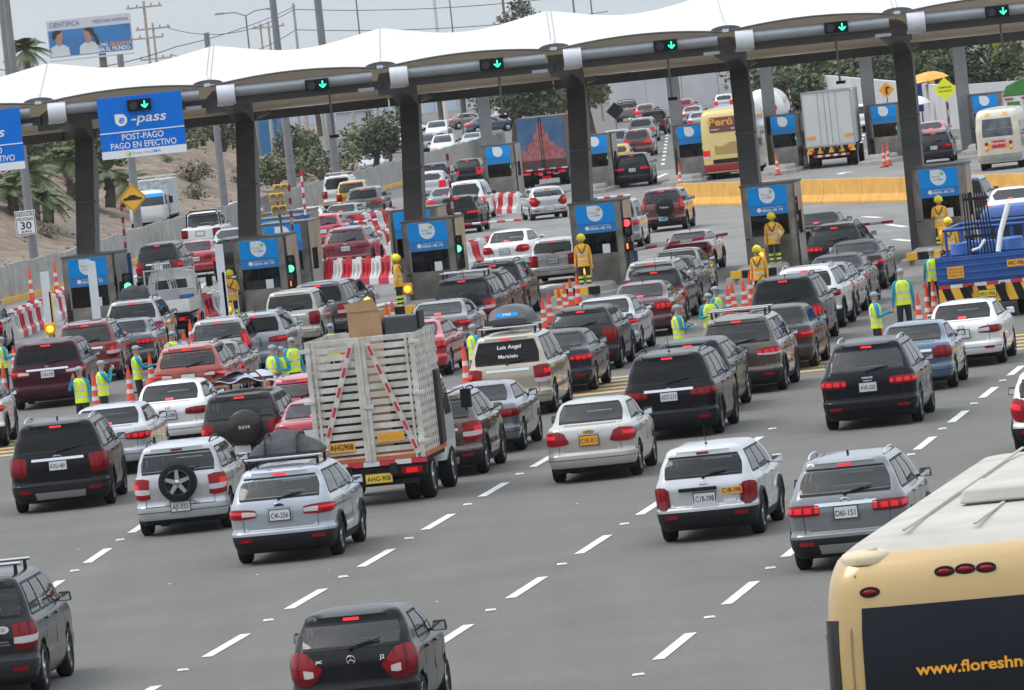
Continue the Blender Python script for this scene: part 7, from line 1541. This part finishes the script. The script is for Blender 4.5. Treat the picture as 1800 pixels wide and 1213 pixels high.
p = dp(1665, 105, 900); T = thing('overpass', (p.x, 900, 0), 'sandy overpass deck with railing at the upper right', 'bridge'); b = MB(); b.box((0, 0, p.z), (36, 8, 1.4)); b.build('deck', [mat('deck_sand', (.50, .36, .24), .85)], T); b = MB(); [b.box((x, -4, p.z + 1.3), (.15, .15, 1.4)) for x in frange(-18, 18, 24)]; b.box((0, -4, p.z + 2), (36, .15, .15)); b.build('railing', [PALE], T); b = MB(); [b.box((x, 0, p.z / 2), (1.6, 6, p.z)) for x in (-12, 0, 12)]; b.build('pier', [PALE], T)
p = dp(1800, 60, 640); b = MB(); b.lathe([(10, 0), (8.2, 3), (5.2, 7), (2.8, p.z - 1), (2.2, p.z)], 28, (p.x + 1.5, 640, 0)); tag(b.build('ribbed_mound', [mat('mound_grey', (.26, .25, .24), .9, noise=(2, .3), bump=.6)]), 'grey ribbed cone shaped mound at the right edge', 'mound')
p = dp(1757, 92, 560); b = MB(); b.box((p.x, 560, p.z), (.9, .1, 2.0)); tag(b.build('banner', [mat('banner_yellow', (.75, .68, .03), .6)]), 'narrow yellow banner near the grey mound', 'banner'); b = MB(); b.tube((p.x + .6, 560.1, 0), (p.x + .6, 560.1, p.z + 1.2), .08); tag(b.build('banner_pole', [POLE]), 'thin pole holding the narrow yellow banner', 'pole')
p = dp(1612, 66, D2 - 1.2); T = thing('lane_board', p, 'blue board reading PAGO EN seen through the canopy gap', 'sign'); b = MB(); b.box((0, .03, 0), (2.4, .06, 1.1)); b.build('board', [BLUE], T); text('PAGO EN', .42, 'lettering', SIGNW, T, (0, -.01, 0), width=1.7, bold=.015)
# low scrub on the bank
sc = random.Random(11); proto = []
for k in range(3):
    m = MB()
    for i in range(420):
        a, e, r_ = sc.uniform(0, 6.28), sc.uniform(.05, 1.4), sc.uniform(.2, 1); q = Vector((math.cos(a) * math.cos(e), math.sin(a) * math.cos(e), math.sin(e) * .8)) * r_; u = Vector((sc.gauss(0, 1), sc.gauss(0, 1), sc.gauss(0, 1))).normalized(); v = u.cross(q + Vector((.1, .2, .3))).normalized(); z_ = sc.uniform(.04, .11); m.add([q - u * z_, q - v * z_ * .5, q + u * z_ * 1.6, q + v * z_ * .5], [(0, 1, 2, 3)], i % 2)
    proto.append(m.mesh('scrub', [LEAF[(2, 3, 0)[k]], mat('dry_twig', (.16, .12, .08), .9)]))
for i in range(60):
    u, v = sc.uniform(.1, .5), sc.uniform(.15, .95); x, y, z = bank(1 - (1 - u) if False else u, v); o = bpy.data.objects.new('scrub', proto[i % 3]); COL.objects.link(o); o.location = (x, y, z - .05); s_ = sc.uniform(.5, 1.5); o.scale = (s_, s_, s_ * sc.uniform(.7, 1.2)); o.rotation_euler.z = sc.uniform(0, 6)
    tag(o, 'low dry scrub growing on the dirt bank', 'shrub', 'scrub on the dirt bank')
# parasols and traders at the right
def parasol(px, py, Y, r, h, M, label):
    p = dp(px, py, Y); T = thing('parasol', (p.x, Y, 0), label, 'parasol', 'parasols of street traders'); b = MB(); b.lathe([(r, h - .55), (r * .75, h - .25), (r * .4, h - .05), (.001, h)], 10, cap=False); o = b.build('canopy', [M], T); b = MB(); b.tube((0, 0, 0), (0, 0, h), .04); b.build('pole', [POLE], T); T.rotation_euler.x = -.0; T.rotation_euler.y = -.12
parasol(1646, 200, 470, 1.35, dp(1646, 124, 470).z, YELB, 'yellow parasol of a street trader at the right'); parasol(1617, 210, 465, .95, dp(1617, 168, 465).z, PAPER, 'cream parasol low beside the sixth pillar')
for px, c_, w_, sz in ((1622, (.02, .05, .22), 'dark blue cloth stall panel', (.75, 2.3)), (1610, (.03, .32, .30), 'turquoise cloth stall panel', (.6, 2.2)), (1640, (.70, .40, .08), 'yellow orange cloth stall panel', (.6, 1.9)), (1655, (.05, .25, .55), 'light blue cloth stall panel', (.7, 1.5))):
    p = dp(px, 205, 475); b = MB(); b.box((p.x, 475, sz[1] / 2 + .9), (sz[0], .12, sz[1])); b.box((p.x, 475, .45), (.08, .08, .9)); tag(b.build('stall_panel', [mat('cloth_' + w_.split()[0], c_, .8, noise=(4, .4))]), w_ + ' of a street trader at the right', 'stall')
T = thing('diamond_sign', dp(1661, 157, 420), 'bright yellow diamond sign with black lettering right of the parasol', 'sign'); b = MB(); b.prism([(0, -.66), (.66, 0), (0, .66), (-.66, 0)], .03, (0, 0, 0)); b.build('plate', [mat('sign_lime', (.85, .85, .02), .5)], T)
for tx, z in (('DISMINUIR', .1), ('VELOCIDAD', -.1)): text(tx, .15, 'lettering', INK, T, (0, -.035, z), width=.72, bold=.015)
b = MB(); b.tube((0, .05, .3), (0, .05, -T.location.z), .045); b.build('post', [POLE], T)
T = thing('diamond_sign', dp(1558, 158, 470), 'orange diamond sign with black arrow partly hidden by the sixth pillar', 'sign'); b = MB(); b.prism([(0, -.5), (.5, 0), (0, .5), (-.5, 0)], .03, (0, 0, 0)); b.build('plate', [mat('sign_orange', (.85, .35, .02), .5)], T); b = MB(); b.box((0, -.05, -.08), (.1, .02, .38)); b.box((.07, -.05, .13), (.24, .02, .1)); b.build('symbol', [INK], T); b = MB(); b.tube((0, .05, .3), (0, .05, -T.location.z), .05); b.build('post', [POLE], T)
T = thing('diamond_sign', dp(1081, 195, 560), 'black backed diamond sign on thin post in the far lane', 'sign'); b = MB(); b.prism([(0, -.65), (.65, 0), (0, .65), (-.65, 0)], .03, (0, 0, 0)); b.build('plate', [BLACK], T); b = MB(); b.tube((.0, .05, .3), (.0, .05, -T.location.z), .05); b.build('post', [POLE], T)


def skypole(px, py, Y, r, label, M=WOOD, arms=0, lamp=0, name='utility_pole', grp=None):
    p = dp(px, py, Y); return pole(Vector((p.x, Y, 0)), p.z, r, label, M, name, 'pole', arms, grp, lamp), p
P1, a1 = skypole(252, 2, 640, .16, 'tall pale utility pole with four crossarms right of the billboard', arms=4); P2, a2 = skypole(268, 40, 660, .13, 'shorter utility pole with crossarms right of the tall pale one', arms=3); P3, a3 = skypole(515, 6, 640, .15, 'pale utility pole left of the tall grey light pole', arms=0)
skypole(457, 41, 700, .12, 'left one of a pair of short poles beyond the canopy'); skypole(471, 38, 700, .14, 'right one of a pair of short poles beyond the canopy', arms=1); skypole(432, 28, 620, .09, 'double armed street lamp above the canopy', POLE, lamp=1, name='street_lamp'); skypole(625, -8, 640, .09, 'thin dark lamp post above the third canopy peak', POLE, name='street_lamp'); skypole(760, -25, 700, .22, 'pale lattice like mast right of the third canopy peak', mat('mast_pale', (.6, .58, .56), .7)); skypole(788, -20, 640, .08, 'thin dark post right of the pale mast', POLE); skypole(882, -15, 640, .14, 'brown post left of the treetop', mat('post_brown', (.2, .15, .12), .8)); skypole(1005, -20, 660, .12, 'left one of two posts above the fourth canopy peak', POLE); skypole(1036, -20, 660, .09, 'right one of two posts above the fourth canopy peak', POLE)
T = thing('street_lamp', dp(5, 40, 420) * 1, 'thick grey post at the far left above the canopy', 'pole'); T.location.z = 0; zt2 = dp(8, 8, 420).z; b = MB(); b.tube((0, 0, 0), (0, 0, zt2 + 1), .2, .15, 10); b.build('shaft', [POLE], T)
WIRE = mat('wire', (.05, .05, .055), .6)
def wire(a, c, sag, label):
    b = MB(); b.path([Vector(a).lerp(Vector(c), t) - Vector((0, 0, sag * 4 * t * (1 - t))) for t in frange(0, 1, 24)], .03, 4); tag(b.build('cable', [WIRE]), label, 'cable', 'overhead cables between the poles')
for k, (z1, z2) in enumerate(((.6, .5), (2.9, 2.2), (5.6, 4.2))):
    wire((a2.x + 1.3, 660, a2.z - z1), (a3.x, 640, a3.z - z2), 1.2, 'cable sagging between the two utility poles, %s' % ('highest', 'middle', 'lowest')[k]); wire((a3.x, 640, a3.z - z2), (a3.x + 26, 640, a3.z - z2 - 1.2), .6, 'cable running right from the pale utility pole, %s' % ('highest', 'middle', 'lowest')[k])
wire(dp(-20, 120, 520), dp(310, 82, 520), .8, 'thick cable crossing below the billboard'); wire(dp(310, 82, 520), dp(520, 10, 620), .3, 'cable rising to the right past the first canopy peak')
# billboard
c0, c1_ = dp(84, 72, 1100), dp(232, 56, 1100); bw = c1_.x - c0.x; p = dp(158, 63, 1100); hh = 66 / FOC * 1100; T = thing('billboard', (p.x, 1100, p.z), 'large blue and white billboard with two people in white coats on a mast', 'billboard'); T.rotation_euler.y = rad(0)
b = MB(); b.box((0, .3, 0), (bw, .5, hh)); b.box((0, -.1, -hh / 2 - .4), (bw, 1.2, .25)); b.build('panel', [mat('bill_white', (.62, .63, .66), .6)], T); b = MB(); b.box((.0, .02, -hh * .12), (bw * .97, .06, hh * .70)); b.build('blue_field', [mat('bill_blue', (.03, .20, .50), .6, noise=(.15, .3))], T)
text('CIENTIFICA', 1.0, 'lettering', mat('bill_navy', (.08, .14, .35), .6), T, (-bw * .29, .0, hh * .37), width=bw * .36); text('MEDICINA HUMANA', .7, 'lettering', MATS['bill_navy'], T, (bw * .26, .0, hh * .36), width=bw * .42)
text('GIULIANA', .75, 'lettering', PLATE_O, T, (bw * .35, -.05, -hh * .28), width=bw * .26, bold=.02); text('TOMA', .75, 'lettering', SIGNW, T, (bw * .13, -.05, -hh * .28), width=bw * .14, bold=.02); text('GUIA EL MUNDO.', .8, 'lettering', SIGNW, T, (bw * .25, -.05, -hh * .40), width=bw * .44, bold=.02)
COAT = mat('coat_white', (.62, .64, .66), .8)
for x, s_, hm in ((-.02, -1, HAIR), (-.37, 1, HAIR)):
    b = MB(); f = lambda pts: [(x * bw + s_ * u * bw, v * hh) for u, v in (pts if s_ > 0 else pts[::-1])]
    b.prism(f([(-.12, -.46), (.12, -.46), (.11, -.25), (.05, -.16), (-.03, -.14), (-.10, -.22)]), .06, (0, -.02, 0), mi=0)
    b.prism(f([(-.02, -.18), (.03, -.18), (.035, -.06), (.055, .0), (.045, .06), (.055, .10), (.04, .19), (-.04, .2), (-.05, .04)]), .09, (0, -.02, 0), mi=1)
    b.prism(f([(-.075, .02), (-.03, .0), (-.02, .10), (.03, .16), (.045, .21), (-.02, .235), (-.07, .18)]), .12, (0, -.02, 0), mi=2)
    if s_ < 0: b.prism(f([(-.13, -.26), (-.09, -.25), (-.06, .03), (-.075, .08), (-.10, .0)]), .12, (0, -.02, 0), mi=2)
    b.build('portrait', [COAT, SKIN, hm], T)
b = MB(); b.tube((bw * .12, .9, -hh / 2), (bw * .12, .9, -p.z), .55, n=12); b.build('mast', [POLE], T)

# far off wood that closes the view
rs = random.Random(3); m = MB()
for i in range(9000):
    Y = rs.uniform(950, 1150); x = rs.uniform(-90, 130); hgt = 3.2 + 2.4 * math.sin(x * .13) + 1.5 * math.sin(x * .41 + 1); z = rs.uniform(.1, 1) * hgt; q = Vector((x, Y, z)); u = Vector((rs.gauss(0, 1), rs.gauss(0, .5), rs.gauss(0, .8))).normalized() * rs.uniform(.5, 1.1); v = u.cross(Vector((rs.gauss(0, .3), 1, rs.gauss(0, .3)))).normalized() * rs.uniform(.4, .9)
    m.add([q - u, q - v, q + u, q + v], [(0, 1, 2, 3)], rs.choice((0, 0, 1, 2)))
o = m.build('far_trees', [LEAF[0], LEAF[3], LEAF[2]]); tag(o, 'hazy belt of trees closing the view behind the far road', 'trees', None, 'stuff')
# rubble and litter on the dirt bank
rs = random.Random(5)
m = MB()
for i in range(700):
    v = rs.random(); u = rs.uniform(.55, .9); x, y, z = bank(1 - u, v) if False else bank(rs.uniform(.05, .4), v); s_ = rs.uniform(.03, .13)
    m.sphere((x, y, z + s_ * .3), s_, i % 3, 6, 4, (rs.uniform(.7, 1.4), rs.uniform(.7, 1.4), rs.uniform(.5, .9)))
tag(m.build('rubble', [DIRT, CONCRETE, mat('rubble_brown', (.16, .11, .08), .9)]), 'stones and rubble scattered over the dirt bank', 'rubble', None, 'stuff')
# the air
HAZE = True
if HAZE:
    b = MB(); b.box((0, 720, 24), (900, 1500, 52)); o = b.build('haze', []); o['kind'] = 'stuff'
    M = bpy.data.materials.new('haze'); M.use_nodes = True; n = M.node_tree
    for x in list(n.nodes): n.nodes.remove(x)
    out = n.nodes.new('ShaderNodeOutputMaterial'); v = n.nodes.new('ShaderNodeVolumePrincipled'); v.inputs['Color'].default_value = (.86, .90, .95, 1); v.inputs['Density'].default_value = .00004; v.inputs['Anisotropy'].default_value = .2
    n.links.new(v.outputs[0], out.inputs['Volume']); o.data.materials.append(M)
